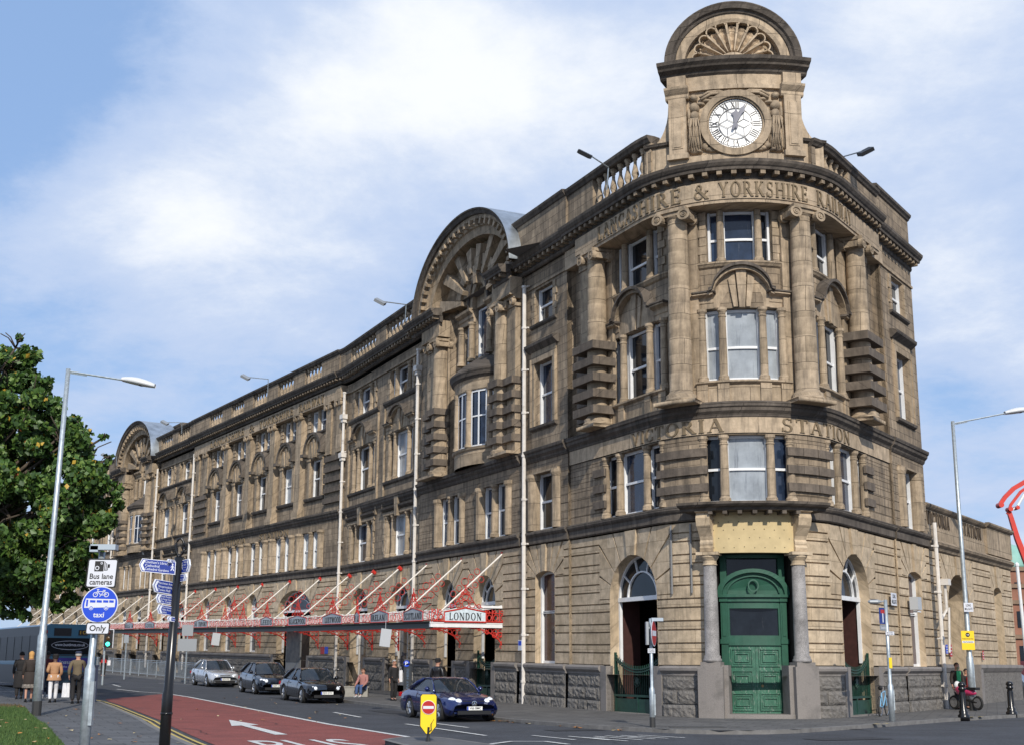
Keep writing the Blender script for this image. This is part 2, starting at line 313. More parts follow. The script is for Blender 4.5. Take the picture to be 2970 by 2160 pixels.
# holes and walls
class Hole:
    def __init__(h,c,w,zb,zt,arch=None):    # arch: rise of the round/segmental head above zt
        h.a=c-w/2; h.b=c+w/2; h.c=c; h.w=w; h.zb=zb; h.zt=zt; h.arch=arch
    def top(h,s):
        if not h.arch: return h.zt
        x=min(1,abs(s-h.c)/(h.w/2)); return h.zt+h.arch*math.sqrt(max(0,1-x*x))
    def cuts(h):
        L=[h.a,h.b]
        if h.arch: L+=[h.c-h.w/2*cos(PI*i/14) for i in range(1,14)]
        return L
def wall(mb,s0,s1,z0,z1,o,holes,lip=None):
    ex=[c for h in holes for c in h.cuts()]; st=mb.stations(s0,s1,ex)
    for a,b in zip(st,st[1:]):
        m=(a+b)/2; iv=[(z0,z0,z1,z1)]
        for h in holes:
            if h.a<m<h.b:
                ta,tb=h.top(a+1e-6),h.top(b-1e-6); new=[]
                for la,lb,ha,hb in iv:
                    if h.zb>la+1e-6: new.append((la,lb,min(ha,h.zb),min(hb,h.zb)))
                    xa,xb=max(la,min(ta,ha)),max(lb,min(tb,hb))
                    if max(ta,tb)<=la: xa,xb=la,lb
                    if h.zb>=ha: continue
                    if xa<ha-1e-6 or xb<hb-1e-6: new.append((xa,xb,ha,hb))
                iv=new
        for la,lb,ha,hb in iv:
            mb.quad((a,la,o),(b,lb,o),(b,hb,o),(a,ha,o))
            if lip is not None:
                mb.quad((a,la,o),(b,lb,o),(b,lb,lip),(a,la,lip)); mb.quad((a,ha,o),(b,hb,o),(b,hb,lip),(a,ha,lip))
def reveal(mb,h,o0,o1,sill=True):
    mb.quad((h.a,h.zb,o0),(h.a,h.zb,o1),(h.a,h.top(h.a),o1),(h.a,h.top(h.a),o0))
    mb.quad((h.b,h.zb,o0),(h.b,h.zb,o1),(h.b,h.top(h.b),o1),(h.b,h.top(h.b),o0))
    st=mb.stations(h.a,h.b,h.cuts())
    for a,b in zip(st,st[1:]):
        mb.quad((a,h.top(a),o0),(b,h.top(b),o0),(b,h.top(b),o1),(a,h.top(a),o1))
        if sill: mb.quad((a,h.zb,o0),(b,h.zb,o0),(b,h.zb,o1),(a,h.zb,o1))
# ================================================================ station building
B=empty('railway_station',(*pt(0,0)[0],0),'long soot-stained sandstone station building with a rounded clock corner','station building')
ZG,ZM,ZC=6.37,9.85,18.72
# ---- windows
def window(c,w,zb,zt,o,arch=None,glass=GLASS,rail=.5,mull=0,name='window',fr=.095,curtain=False,parent=B,frame=WHITE,railz=None):
    """sash window: frame with meeting rail, pane behind; arch = rise of head"""
    h=Hole(c,w,zb,zt,arch); mb=MB()
    mb.box(h.a,h.a+fr,zb,zt,o-.06,o+.09); mb.box(h.b-fr,h.b,zb,zt,o-.06,o+.09)
    mb.box(h.a+fr,h.b-fr,zb,zb+fr,o-.06,o+.025)
    if arch:
        mb.arcband(c,zt,w/2-fr,w/2,0,PI,o-.06,o+.03,n=14,ei=(arch-fr)/(w/2-fr),eo=arch/(w/2))
        zr=zt
    else:
        mb.box(h.a+fr,h.b-fr,zt-fr,zt,o-.06,o+.025); zr=zb+(zt-zb)*rail
    if rail: mb.box(h.a+fr,h.b-fr,zr-fr*.45,zr+fr*.45,o-.06,o+.04)
    for k in range(mull):
        x=h.a+w*(k+1)/(mull+1); mb.box(x-.018,x+.018,zb+fr,zt-fr if not arch else zt,o-.05,o+.02)
    f=mb.build(name,frame,parent)
    g=MB(); st=g.stations(h.a,h.b,h.cuts())
    for a,b in zip(st,st[1:]): g.quad((a,zb,o-.03),(b,zb,o-.03),(b,h.top(b),o-.03),(a,h.top(a),o-.03))
    p=g.build('pane',glass,f)
    return f
def sash_depth(w): return .12 if w<1.2 else .16
GG=[GLASS,GLASS,GLASSB,GLASS,CURT,GLASSB]
def gl(): return random.choice(GG)
# ---- the wall sheets of each stage, cut by their openings
GFH=[];F1H=[];F2H=[];F3H=[]
gf=MB(); up=MB(); trim=MB(); dark=MB(); blk=MB()
NCOL=[0]; colrest=MB()
def flush():
    global trim,dark,blk
    if trim.v: trim.build('window_surround',S_TRIM,B)
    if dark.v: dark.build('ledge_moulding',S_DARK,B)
    if blk.v: blk.build('blocked_band',S_BLK,B)
    trim=MB(); dark=MB(); blk=MB()
def col_small(c,z0,z1,o,r,mb=None):
    NCOL[0]+=1; one=c<66 and NCOL[0]<=98; mb=MB() if one else colrest; h=z1-z0
    mb.lathe(c,o,[(r*1.45,z0),(r*1.45,z0+.07),(r*1.35,z0+.09),(r*1.38,z0+.14),(r*1.12,z0+.18),(r*1.04,z0+.24),(r*1.05,z0+h*.35),(r*.9,z1-.34),(r*1.05,z1-.32),(r*1.05,z1-.28),(r*.9,z1-.26),(r*.9,z1-.18),(r*1.2,z1-.11),(r*1.3,z1-.1),(r*1.3,z1)],12)
    if one: mb.build('colonnette',S_TRIM,B)
def tri(c,wo,wi,zb,zt,o,rr,holes,wallo,cols=(1,1,1,1),glasses=None,recess=.3,mull=False,r=.13):
    """three-light window: outer half width wo, inner columns at +-wi"""
    holes.append(Hole(c,2*wo,zb,zt)); reveal(rr,holes[-1],wallo-recess-.12,wallo)
    g=glasses or [gl() for _ in range(3)]
    d=wallo-recess
    window(c+(wo+wi)/2,wo-wi-.05,zb,zt,d,glass=g[0]); window(c,2*wi-.1,zb,zt,d,glass=g[1],mull=1 if mull else 0); window(c-(wo+wi)/2,wo-wi-.05,zb,zt,d,glass=g[2])
    for x,on in zip((wo-r*.6,wi,-wi,-wo+r*.6),cols):
        if on: col_small(c+x,zb,zt,wallo-recess*.35,r)
    for x in (wi,-wi): trim.box(c+x-.07,c+x+.07,zb,zt,d-.1,d-.04)
def arched_head(c,w,zb,o,k=1.,pr=.22,keys=True,wing=None):
    """small broken entablature with segmental arch over a three-light window; zb = underside"""
    W_=wing or w/2
    prof=[(.04,zb),(.04,zb+.18),(.07,zb+.2),(.07,zb+.34),(.1,zb+.38),(pr,zb+.46),(pr,zb+.52)]
    wi=w*.3
    trim.mould(prof,c-W_,c-wi+.02,o); trim.mould(prof,c+wi-.02,c+W_,o)
    dark.mould([(pr-.02,zb+.5),(pr+.05,zb+.53),(pr+.05,zb+.58)],c-W_-.03,c-wi+.12,o,back=-.03); dark.mould([(pr-.02,zb+.5),(pr+.05,zb+.53),(pr+.05,zb+.58)],c+wi-.12,c+W_+.03,o,back=-.03)
    rise=.95*k; n=20
    # swept hood: ogee ends
    def hood(t): x=-1+2*t; return (c+x*(wi+.08), zb+.54+(rise*.88*math.sqrt(max(0,1-(x/.86)**2)) if abs(x)<.86 else 0)+(.06*(1-min(1,abs(abs(x)-.86)/.14))))
    P_=[hood(i/n) for i in range(n+1)]
    for (x0,z0),(x1,z1) in zip(P_,P_[1:]): 
        dark.prism([(x0,z0),(x1,z1),(x1,z1+.11),(x0,z0+.11)],o-.02,o+pr+.14); trim.prism([(x0,z0-.12),(x1,z1-.12),(x1,z1),(x0,z0)],o-.02,o+pr)
    trim.prism([(c-wi,zb+.02),(c+wi,zb+.02)]+[(x,z-.13) for x,z in P_[::-1][1:-1]],o-.03,o+.05)
    if keys:
        trim.prism([(c-.1,zb-.04),(c+.1,zb-.04),(c+.19,zb+rise+.3),(c-.19,zb+rise+.3)],o,o+.17)
        for sg in (1,-1): trim.prism([(c+sg*.14,zb),(c+sg*.3,zb),(c+sg*.48,zb+rise*.8+.22),(c+sg*.24,zb+rise+.2)],o,o+.11)
def voussoirs(c,w,zs,o,arch,ztop,n=9,out=.75,key=True,mb=None):
    mb=mb or gf; r=w/2; T=ztop; X=r+out; g=.026
    def onarch(a): return (c+r*cos(a),zs+arch*sin(a))
    def outer(a):
        dx,dz=cos(a),sin(a); s=1e9
        if abs(dx)>1e-6: s=min(s,X/abs(dx))
        if dz>1e-6: s=min(s,(T-zs)/dz)
        return (c+dx*s,zs+dz*s),s
    for i in range(n):
        a0=PI*i/n+g/r; a1=PI*(i+1)/n-g/r; p0,p1=onarch(a0),onarch(a1); q0,s0_=outer(a0); q1,s1_=outer(a1)
        mid=[]
        if abs(q0[1]-T)>1e-3 and abs(q1[1]-T)<1e-3: mid=[(c+X*(1 if cos(a0)>0 else -1),T)]
        elif abs(q1[1]-T)>1e-3 and abs(q0[1]-T)<1e-3: mid=[(c+X*(1 if cos(a1)>0 else -1),T)]
        am=(a0+a1)/2; pm=onarch(am)
        pr=o+(.0 if i!=n//2 or not key else .07)
        mb.prism([p0,q0]+mid+[q1,p1,pm],o-.08,pr)
def courses(mb,s0,s1,z0,z1,o,holes,hs=(.44,.29),g=.055,d=.09):
    z=z0; i=0
    while z<z1-.05:
        t=min(z1,z+hs[i%len(hs)]); wall(mb,s0,s1,z+g/2,t-g/2,o,holes,lip=o-d); z=t; i+=1
    wall(mb,s0,s1,z0,z1,o-d,holes)
def plinth(s0,s1,holes,o=.16,top=1.62):
    mb=MB(); wall(mb,s0,s1,-1.0,top-.3,o,holes)
    for h in holes:
        if s0<h.c<s1 and h.zb<1.3: reveal(mb,Hole(h.c,h.w,h.zb,top-.3),-.2,o,sill=False)
    a=mb.build('plinth',ROCK,B)
    mb=MB(); segs=[s0]; 
    for h in sorted(holes,key=lambda h:h.a):
        if h.zb<1.3 and s0<h.a and h.b<s1: segs+= [h.a-.42,h.b+.42]
    segs.append(s1)
    for x0,x1 in zip(segs[::2],segs[1::2]):
        if x1-x0>.1: mb.mould([(.02,top-.32),(.06,top-.3),(.06,top-.24),(.1,top-.2),(.16,top-.14),(.17,top-.06),(.13,top),(-.1,top+.02)],x0,x1,o-.04)
    for h in holes:      # dressed jambs and quoins at gate openings
        if h.zb<1.3 and s0<h.c<s1:
            for x0,x1 in ((h.a-.42,h.a),(h.b,h.b+.42)): mb.box(x0,x1,-1,top,-.1,o+.035)
    for x in range(int((s1-s0)/1.15)):      # block joints of the rock face
        pass
    mb.build('plinth_moulding',GRAN,B)
# ---- rock blocks of the plinth in relief
def rocks(s0,s1,holes,o=.16):
    segs=[s0]
    for h in sorted(holes,key=lambda h:h.a):
        if h.zb<1.2: segs+=[h.a-.42,h.b+.42]
    segs.append(s1)
    for x0,x1 in zip(segs[::2],segs[1::2]):
        if x1-x0<.35: continue
        mb=MB()
        for ri,(z0,z1,pr) in enumerate([(-.08,.38,.06),(.42,.82,.03),(.86,1.26,.0)]):
            n_=max(1,round((x1-x0)/1.0)); cut=[x0+.03]+sorted(x0+(x1-x0)*(k+random.uniform(.3,.7) if ri%2 else k+random.uniform(.85,1.15))/n_ for k in range(n_-(0 if ri%2 else 1)))+[x1-.03]
            for a,b in zip(cut,cut[1:]):
                if b-a<.12: continue
                n=max(2,int((b-a)/.11)); m=5; G=[]
                for i in range(n+1):
                    for j in range(m+1):
                        ed=i in(0,n) or j in (0,m); G.append(mb.P(a+.022+(b-a-.044)*i/n,z0+(z1-z0)*j/m,o+pr+(.0 if ed else random.uniform(.02,.062))))
                for i in range(n):
                    for j in range(m): mb.F(G[i*(m+1)+j],G[(i+1)*(m+1)+j],G[(i+1)*(m+1)+j+1],G[i*(m+1)+j+1])
                e=[(a+.022,z0),(b-.022,z0),(b-.022,z1),(a+.022,z1)]
                for (p,q),(r_,t_) in zip(e,e[1:]+e[:1]): mb.quad((p,q,o-.02),(r_,t_,o-.02),(r_,t_,o+pr),(p,q,o+pr))
        mb.build('rock_faced_blocks',ROCK,B)
# ============ corner =================================================
CE0,CE1=-9.6,10.35                     # extent of the rounded corner front
CB=[(.32,1.5,.74),(5.48,1.9,.95),(-4.33,1.9,.94)]; CB1=[(.33,1.62,.8),(5.62,2.12,.97),(-4.85,1.95,.9)]; CB3={.32:.32,5.48:5.45,-4.33:-4.1}
doorH=Hole(.25,2.9,-.2,5.27)
archL=Hole(5.68,3.3,-.15,3.98,1.5); archR=Hole(-4.95,2.95,-.15,3.98,1.5)
cornerH=[archL,archR,doorH]
# ============ single bay and pavilion and wings (left) ==============
sbH=Hole(12.45,1.75,1.64,5.05,.22)
pavH=[Hole(18.15,2.3,-.15,4.15,1.2),Hole(22.55,2.3,-.15,4.15,1.2)]
wgH=[Hole(29.6,2.9,-.15,4.25,1.2),Hole(36.1,2.9,-.15,4.25,1.2)]
cnH=[Hole(46.1,5.4,-.15,4.35,1.3)]+[Hole(x,1.9,1.75,4.65,1.0) for x in (53.5,58.4,63.1)]
fwH=[Hole(x,2.2,-.15,4.4,1.1) for x in (69.6,74.4)]
fpH=[Hole(x,2.3,-.15,4.35,1.1) for x in (80.5,85)]
farH=[Hole(x,2.2,-.15,4.3,1.1) for x in (92,97.5,103,108.5,114,119.5)]
SEND=124.
rbH=Hole(-11.85,1.75,1.64,5.05,.22)
allGF=cornerH+[sbH]+pavH+wgH+cnH+fwH+fpH+farH+[rbH]
# breaks: (s0,s1,offset of the wall face)
SEG=[(-14.0,CE0,.06),(CE0,CE1,0),(CE1,14.45,.10),(14.45,26.3,.22),(26.3,39.3,.0),(39.3,67.2,.1),(67.2,77.2,.0),(77.2,88.5,.2),(88.5,SEND,.0)]
for s0,s1,o in SEG:
    H=[h for h in allGF if s0<h.c<s1]
    # keep the courses clear of the voussoir panels
    pan=[]
    for h in H:
        if h.arch and h is not doorH:
            big=h.w<4.5; pan.append(Hole(h.c,h.w+(1.5 if h.w>1.6 else .9),h.zt,ZG-.02)); pan.append(h)
        else: pan.append(h)
    courses(gf,s0,s1,1.64,ZG,o,pan)
    for h in H:
        reveal(gf,h,o-.55,o)
        if h.arch and h is not doorH:
            voussoirs(h.c,h.w,h.zt,o,h.arch,ZG-.02,n=11 if h.w>4.5 else (9 if h.w>1.6 else 5),out=.75 if h.w>1.6 else .45)
            q=h.w/2+(.75 if h.w>1.6 else .45); wall(gf,h.c-q,h.c+q,h.zt,ZG,o-.08,[h])
    plinth(s0,s1,H,o+.16); rocks(s0,s1,H,o+.16)
    if s0>CE1-1 or s0<CE0: # break returns
        for x in (s0,s1): gf.quad((x,-1,-.1),(x,-1,o),(x,ZG,o),(x,ZG,-.1)); up.quad((x,ZG,-.1),(x,ZG,o),(x,17.5,o),(x,17.5,-.1))
    # band at the head of the ground floor (sooty weathered ledge)
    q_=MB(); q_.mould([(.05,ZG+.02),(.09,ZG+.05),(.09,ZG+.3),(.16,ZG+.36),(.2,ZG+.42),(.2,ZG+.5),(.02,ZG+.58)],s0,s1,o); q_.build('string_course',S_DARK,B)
# ---- ground floor joinery
def fan(c,w,z,rise,o,parent=B,stem_z=1.75,post=True):
    mb=MB(); r=w/2
    mb.arcband(c,z,r-.075,r,0,PI,o-.06,o+.05,n=18,ei=(rise-.075)/(r-.075),eo=rise/r)
    mb.arcband(c,z,r*.62-.03,r*.62+.03,0,PI,o-.05,o+.04,n=16,ei=(rise/r),eo=(rise/r))
    mb.box(c-r,c+r,z-.09,z+.06,o-.06,o+.07)
    for a in (36,72,108,144):
        A=R_(a); p=(c+r*.62*cos(A),z+rise*.62*sin(A)); q=(c+(r-.06)*cos(A),z+(rise-.06)*sin(A)); nx,nz=-sin(A)*.022,cos(A)*.022
        mb.prism([(p[0]-nx,p[1]-nz),(q[0]-nx,q[1]-nz),(q[0]+nx,q[1]+nz),(p[0]+nx,p[1]+nz)],o-.04,o+.03)
    if post:
        for x in (c-r,c+r-.09): mb.box(x,x+.09,stem_z,z-.09,o-.06,o+.05)
    f=mb.build('fanlight_window',WHITE,parent)
    g=MB(); h=Hole(c,w,z,z,rise); st=g.stations(h.a,h.b,h.cuts())
    for a,b in zip(st,st[1:]): g.quad((a,z,o-.03),(b,z,o-.03),(b,h.top(b),o-.03),(a,h.top(a),o-.03))
    g.build('pane',GLASS,f)
    return f
def iron_gate(c,w,o):
    """green railed gate across the foot of an arch"""
    mb=MB(); r=w/2
    mb.box(c-r+.03,c+r-.03,.02,.5,o-.03,o+.03); 
    for x in (c-r+.03,c-.03,c+r-.13): mb.box(x,x+.09,.0,.56,o-.045,o+.05)
    mb.box(c-r+.02,c+r-.02,.56,.64,o-.05,o+.06); mb.box(c-r+.02,c+r-.02,-.02,.06,o-.05,o+.06)
    n=int(w/.13)
    def topz(x): t=(x-c)/r; return 1.5+.5*abs(t)**2.2
    for i in range(1,n):
        x=c-r+.06+(w-.12)*i/n; mb.box(x-.011,x+.011,.64,topz(x)+.12,o-.012,o+.012)
    for k in range(12):
        x0=c-r+.05+(w-.1)*k/12; x1=c-r+.05+(w-.1)*(k+1)/12
        for dz in (0,-.09): mb.prism([(x0,topz(x0)+dz-.02),(x1,topz(x1)+dz-.02),(x1,topz(x1)+dz+.02),(x0,topz(x0)+dz+.02)],o-.02,o+.025)
    for x in (c-r+.04,c+r-.09): mb.box(x,x+.06,.6,2.1,o-.04,o+.04)
    g=mb.build('iron_gate',GREEND,B)
    m2=MB(); 
    for a in range(8):
        A=PI*a/4; m2.tube([(c+.16*cos(A)+.06*cos(A+t),1.12+.16*sin(A)+.06*sin(A+t),o+.05) for t in [k*.8 for k in range(8)]],.016,5)
    m2.disc(c,1.12,o,o+.06,.13); m2.build('emblem',GREEND,g)
for h in (archL,archR):
    d=-.42; fan(h.c,h.w,h.zt,h.arch,d); iron_gate(h.c,h.w,-.18)
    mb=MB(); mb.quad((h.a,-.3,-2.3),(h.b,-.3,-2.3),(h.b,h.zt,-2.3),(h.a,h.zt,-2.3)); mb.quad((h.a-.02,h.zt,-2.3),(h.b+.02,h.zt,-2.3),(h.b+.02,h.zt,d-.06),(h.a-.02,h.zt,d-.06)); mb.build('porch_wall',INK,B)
    mb=MB()
    for x in (h.a+.02,h.b-.02): mb.quad((x,-.3,-1.25),(x,-.3,d-.06),(x,h.zt,d-.06),(x,h.zt,-1.25))
    mb.build('porch_side_wall',mat('maroon_tiling',(.05,.02,.017),.5,var=.3,vscale=5),B)
    mb=MB(); mb.box(h.a,h.b,-.2,.03,-2.3,.2); mb.build('threshold',GRAN,B)
MAROONG=mat('maroon_blind_glass',(.06,.025,.022),.15,spec=.4,var=.4,vscale=1.5)
for h,o in ((sbH,.1),(rbH,.06)):
    window(h.c,h.w,h.zb,h.zt,o-.34,arch=h.arch,rail=0,glass=MAROONG)
    window(h.c,h.w-.16,3.6,3.7,o-.33,rail=0,fr=.03)
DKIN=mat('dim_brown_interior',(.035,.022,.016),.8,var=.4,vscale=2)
for h,o in [(h,.22) for h in pavH]+[(h,.0) for h in wgH]+[(cnH[0],.1)]+[(h,.0) for h in fwH+farH]+[(h,.2) for h in fpH]:
    fan(h.c,h.w,h.zt,h.arch,o-.42)
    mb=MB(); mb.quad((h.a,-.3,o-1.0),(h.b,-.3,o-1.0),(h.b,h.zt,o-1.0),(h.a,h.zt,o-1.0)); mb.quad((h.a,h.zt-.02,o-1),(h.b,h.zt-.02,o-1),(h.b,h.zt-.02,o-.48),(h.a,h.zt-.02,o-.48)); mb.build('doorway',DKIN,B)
    if h in (pavH[0],):
        iron_gate(h.c,h.w,o-.2)
for h in cnH[1:]:
    fan(h.c,h.w,h.zt,h.arch,-.3,post=False); window(h.c,h.w,1.75,h.zt-.09,-.32,rail=.45,glass=GLASSB)
# glazed doors and shop fronts under the canopy
for h,o in ((wgH[0],.0),(wgH[1],.0)):
    mb=MB()
    for x in (h.a+.02,h.c-.05,h.b-.12): mb.box(x,x+.1,.3 if h is wgH[0] else .25,3.5,o-.6,o-.5)
    mb.box(h.a,h.b,3.4,3.5,o-.6,o-.5); mb.box(h.a,h.b,.25,.9,o-.62,o-.55)
    f=mb.build('shop_front',PIPE,B); g=MB(); g.quad((h.a,.8,o-.58),(h.b,.8,o-.58),(h.b,3.45,o-.58),(h.a,3.45,o-.58)); g.build('pane',GLASSB,f)
# ---- door group of the corner
dc=.25
def doorset():
    o=-.58; mb=MB()
    # surround
    for sg in (1,-1):
        x=dc+sg*1.13; mb.box(x-.13,x+.13,.1,4.15,o,o+.14); mb.box(x-.16,x+.16,2.35,2.5,o,o+.18); mb.box(x-.16,x+.16,3.72,3.86,o,o+.2); mb.box(x-.16,x+.16,3.86,3.92,o,o+.25)
        mb.box(x-.07,x+.07,2.6,3.6,o+.14,o+.16); 
        mb.box(dc+sg*1.13-.12,dc+sg*1.13+.12,3.92,5.27,o-.02,o+.1)
    mb.box(dc-1.25,dc+1.25,3.72,3.86,o,o+.17); mb.box(dc-1.3,dc+1.3,3.86,3.95,o,o+.27)
    mb.box(dc-1.05,dc+1.05,2.3,2.5,o,o+.13); mb.box(dc-1.05,dc+1.05,2.5,2.62,o,o+.1); mb.box(dc-1.05,dc+1.05,3.5,3.72,o,o+.1)
    mb.box(dc-1.05,dc-.93,2.62,3.5,o,o+.1); mb.box(dc+.93,dc+1.05,2.62,3.5,o,o+.1)
    mb.box(dc-1.26,dc+1.26,5.15,5.27,o-.02,o+.1)
    mb.prism([(dc+1.2*cos(PI*i/16),3.95+.72*sin(PI*i/16)) for i in range(17)],o-.02,o+.1)
    mb.arcband(dc,3.95,1.16,1.36,0,PI,o,o+.24,n=20,ei=.62,eo=.62); mb.arcband(dc,3.95,.98,1.04,.1,PI-.1,o+.08,o+.13,n=18,ei=.6,eo=.6)
    f=mb.build('door_surround',GREEN,B)
    m2=MB(); m2.arcband(dc,4.24,.16,.21,0,2*PI,o+.1,o+.15,n=18); m2.build('roundel',GREEN,f)
    g=MB(); g.quad((dc-.95,2.6,o+.03),(dc+.95,2.6,o+.03),(dc+.95,3.52,o+.03),(dc-.95,3.52,o+.03)); g.quad((dc-1.3,4,o-.04),(dc+1.3,4,o-.04),(dc+1.3,5.2,o-.04),(dc-1.3,5.2,o-.04)); g.build('pane',GLASS,f)
    peel=mat('peeling_green_paint',(.028,.118,.074),.55,var=.3,vscale=2,dirt=((.36,.38,.35),.22,4.2,(3.4,.9,1)),coords='UV')
    for sg in (1,-1):
        mb=MB(); a,b=(dc,dc+1.04) if sg>0 else (dc-1.04,dc)
        mb.box(a+.005,b-.005,.13,2.3,o,o+.06); c=(a+b)/2
        for z0,z1 in ((.22,.78),(.92,1.5),(1.62,2.2)):
            for q,d in ((.40,.1),(.33,.06),(.26,.1)):
                for x0,x1,y0,y1 in ((c-q,c+q,z0+.4-q,z0+.44-q),(c-q,c+q,z1-.44+q,z1-.4+q),(c-q,c-q+.035,z0+.4-q,z1-.4+q),(c+q-.035,c+q,z0+.4-q,z1-.4+q)): mb.box(x0,x1,y0,y1,o+.055,o+.055+d*.5)
        d=mb.build('door',peel,B)
        if sg<0:
            k=MB(); k.disc(dc-.22,1.0,o+.06,o+.1,.05); k.build('handle',mat('dull_brass',(.2,.15,.07),.4,metal=.8),d)
    mb=MB(); mb.box(dc-1.3,dc+1.3,-.2,.13,-.9,.35); mb.build('door_step',GRAN,B)
    # reveals behind the columns
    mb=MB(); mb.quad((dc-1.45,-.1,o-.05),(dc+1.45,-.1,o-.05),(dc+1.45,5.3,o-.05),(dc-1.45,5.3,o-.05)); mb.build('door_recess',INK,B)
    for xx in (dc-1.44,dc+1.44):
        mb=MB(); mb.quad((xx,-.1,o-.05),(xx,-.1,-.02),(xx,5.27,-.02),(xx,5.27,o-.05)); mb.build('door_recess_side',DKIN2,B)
    # pedestals, granite columns, blind panel, consoles, hood
    for sg in (1,-1):
        x=dc+sg*1.40
        mb=MB(); mb.box(x-.37,x+.37,-.3,1.62,-.3,.52); mb.box(x-.30,x+.30,1.62,1.76,-.1,.46)
        if sg>0: mb.box(x-.5,x-.3,-.3,1.66,-.3,.3)
        else: mb.box(x+.3,x+.5,-.3,1.66,-.3,.3)
        mb.build('pedestal',GRAN,B)
        mb=MB(); r=.235; mb.lathe(x,.2,[(r*1.3,1.76),(r*1.32,1.84),(r*1.15,1.88),(r*1.18,1.94),(r*1.0,1.98),(r*1.0,3),(r*.9,4.86)],24)
        cc=mb.build('granite_column',GRANC,B,smooth=True)
        mb=MB(); mb.lathe(x,.2,[(r*.92,4.86),(r*1.05,4.88),(r*.95,4.93),(r*.95,5.02),(r*1.25,5.12),(r*1.3,5.14),(r*1.3,5.2)],20); mb.box(x-.33,x+.33,5.2,5.3,-.1,.53); mb.build('capital',S_GF,cc)
        # console bracket
        mb=MB(); x2=dc+sg*1.44
        prof=[(-.1,5.32),(.38,5.32),(.42,5.44),(.36,5.5),(.38,5.62),(.34,5.7),(.4,5.82),(.5,5.95),(.66,6.15),(.72,6.4),(.66,6.56),(.8,6.6),(.8,6.74),(-.1,6.74)]
        mb.sweep(prof,x2-.2,x2+.2)
        for xx in (x2-.22,x2+.2):
            mb.v=mb.v; 
        mb.sweep([(.18+.2*cos(PI*k/6)*1,6.36+.2*sin(PI*k/6)) for k in range(12)],x2-.23,x2+.23)
        mb.sweep([(.14+.13*cos(PI*k/5),5.66+.13*sin(PI*k/5)) for k in range(10)],x2-.22,x2+.22)
        mb.build('console_bracket',S_GF,B)
    mb=MB(); mb.box(dc-1.42,dc+1.42,5.27,6.62,-.5,.28); pn=mb.build('blind_panel',mat('pale_render',(.53,.42,.23),.85,var=.12,vscale=2,dirt=((.3,.22,.12),.05,1.2,(1,1,1))),B)
    mb=MB()
    for z in (5.42,5.72,6.0,6.25):
        for k in range(9): x=dc-1.25+.31*k+(.15 if z in (5.72,6.25) else 0); mb.disc(x,z+.04*random.random(),.28,.286,.016,6)
    mb.build('fixing_hole',SOOTM,pn)
SOOTM=mat('soot',SOOT,.95); DKIN2=mat('shaded_recess_stone',(.03,.026,.02),.9)  # recess sides coloured near black in place of shade behind the columns
doorset()
# hood over the door (deep sooty shelf)
hd=MB(); hd.mould([(.2,6.6),(.82,6.62),(.86,6.7),(1.0,6.74),(1.08,6.8),(1.1,6.88),(.0,6.98)],dc-2.05,dc+2.05,0)
for k in range(7): hd.box(dc-1.2+.4*k-.06,dc-1.2+.4*k+.06,6.5,6.62,.25,.8)
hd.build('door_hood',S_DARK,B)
# ---- first floor of the corner
flush(); f1c=[]
for c,wo,wi in CB: tri(c,wo if abs(c)>1 else 1.5,wi if abs(c)>1 else .76,6.96,9.2,0,None,f1c,0,glasses=[GLASS,CURT if abs(c)<1 else GLASS,GLASSB],recess=.34,r=.14) if 0 else None
def tri2(*a,**k): tri(*a,**k)
for c,wo,wi in CB1:
    tri(c,wo,wi,6.96,9.25,0,up,f1c,0,recess=.28,glasses=[GLASS,CURT,GLASSB] if abs(c)<1 else [GLASS,GLASSB,GLASS],r=.145)
courses(up,CE0,CE1,6.9,9.3,0,f1c,hs=(.33,.3),g=.02,d=.025); 
frz=MB(); wall(frz,CE0,CE1,9.3,ZM,.05,[]); frz.quad((CE0,9.3,0),(CE1,9.3,0),(CE1,9.3,.05),(CE0,9.3,.05))
# dark blocked bands beside the first-floor windows of the corner
for c,wo,wi in CB1:
    w=wo
    for z in (7.35,7.95,8.55):
        for sg in (1,-1):
            x0=c+sg*(w-.28); x1=c+sg*(w+(.62 if abs(c)>1 else .95)); blk.box(min(x0,x1),max(x0,x1),z,z+.28,0,.11)
for s0,s1,o in SEG:
    mpad=.0
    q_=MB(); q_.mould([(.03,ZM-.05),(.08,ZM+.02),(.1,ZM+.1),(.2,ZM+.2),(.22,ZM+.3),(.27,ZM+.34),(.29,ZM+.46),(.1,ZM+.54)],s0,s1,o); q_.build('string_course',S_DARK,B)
# letters VICTORIA STATION round the corner
LET=mat('letter_shade_stone',(.175,.132,.082),.9,var=.3,vscale=5)  # darker than the wall, standing in for the shaded edges of cut letters
mb=MB(); inscription(mb,'VICTORIA',5.45,1.1,9.35,.46,.04,.085); mb.build('inscription',LET,B); mb=MB(); inscription(mb,'STATION',-.86,-4.95,9.35,.46,.04,.085); mb.build('inscription',LET,B)
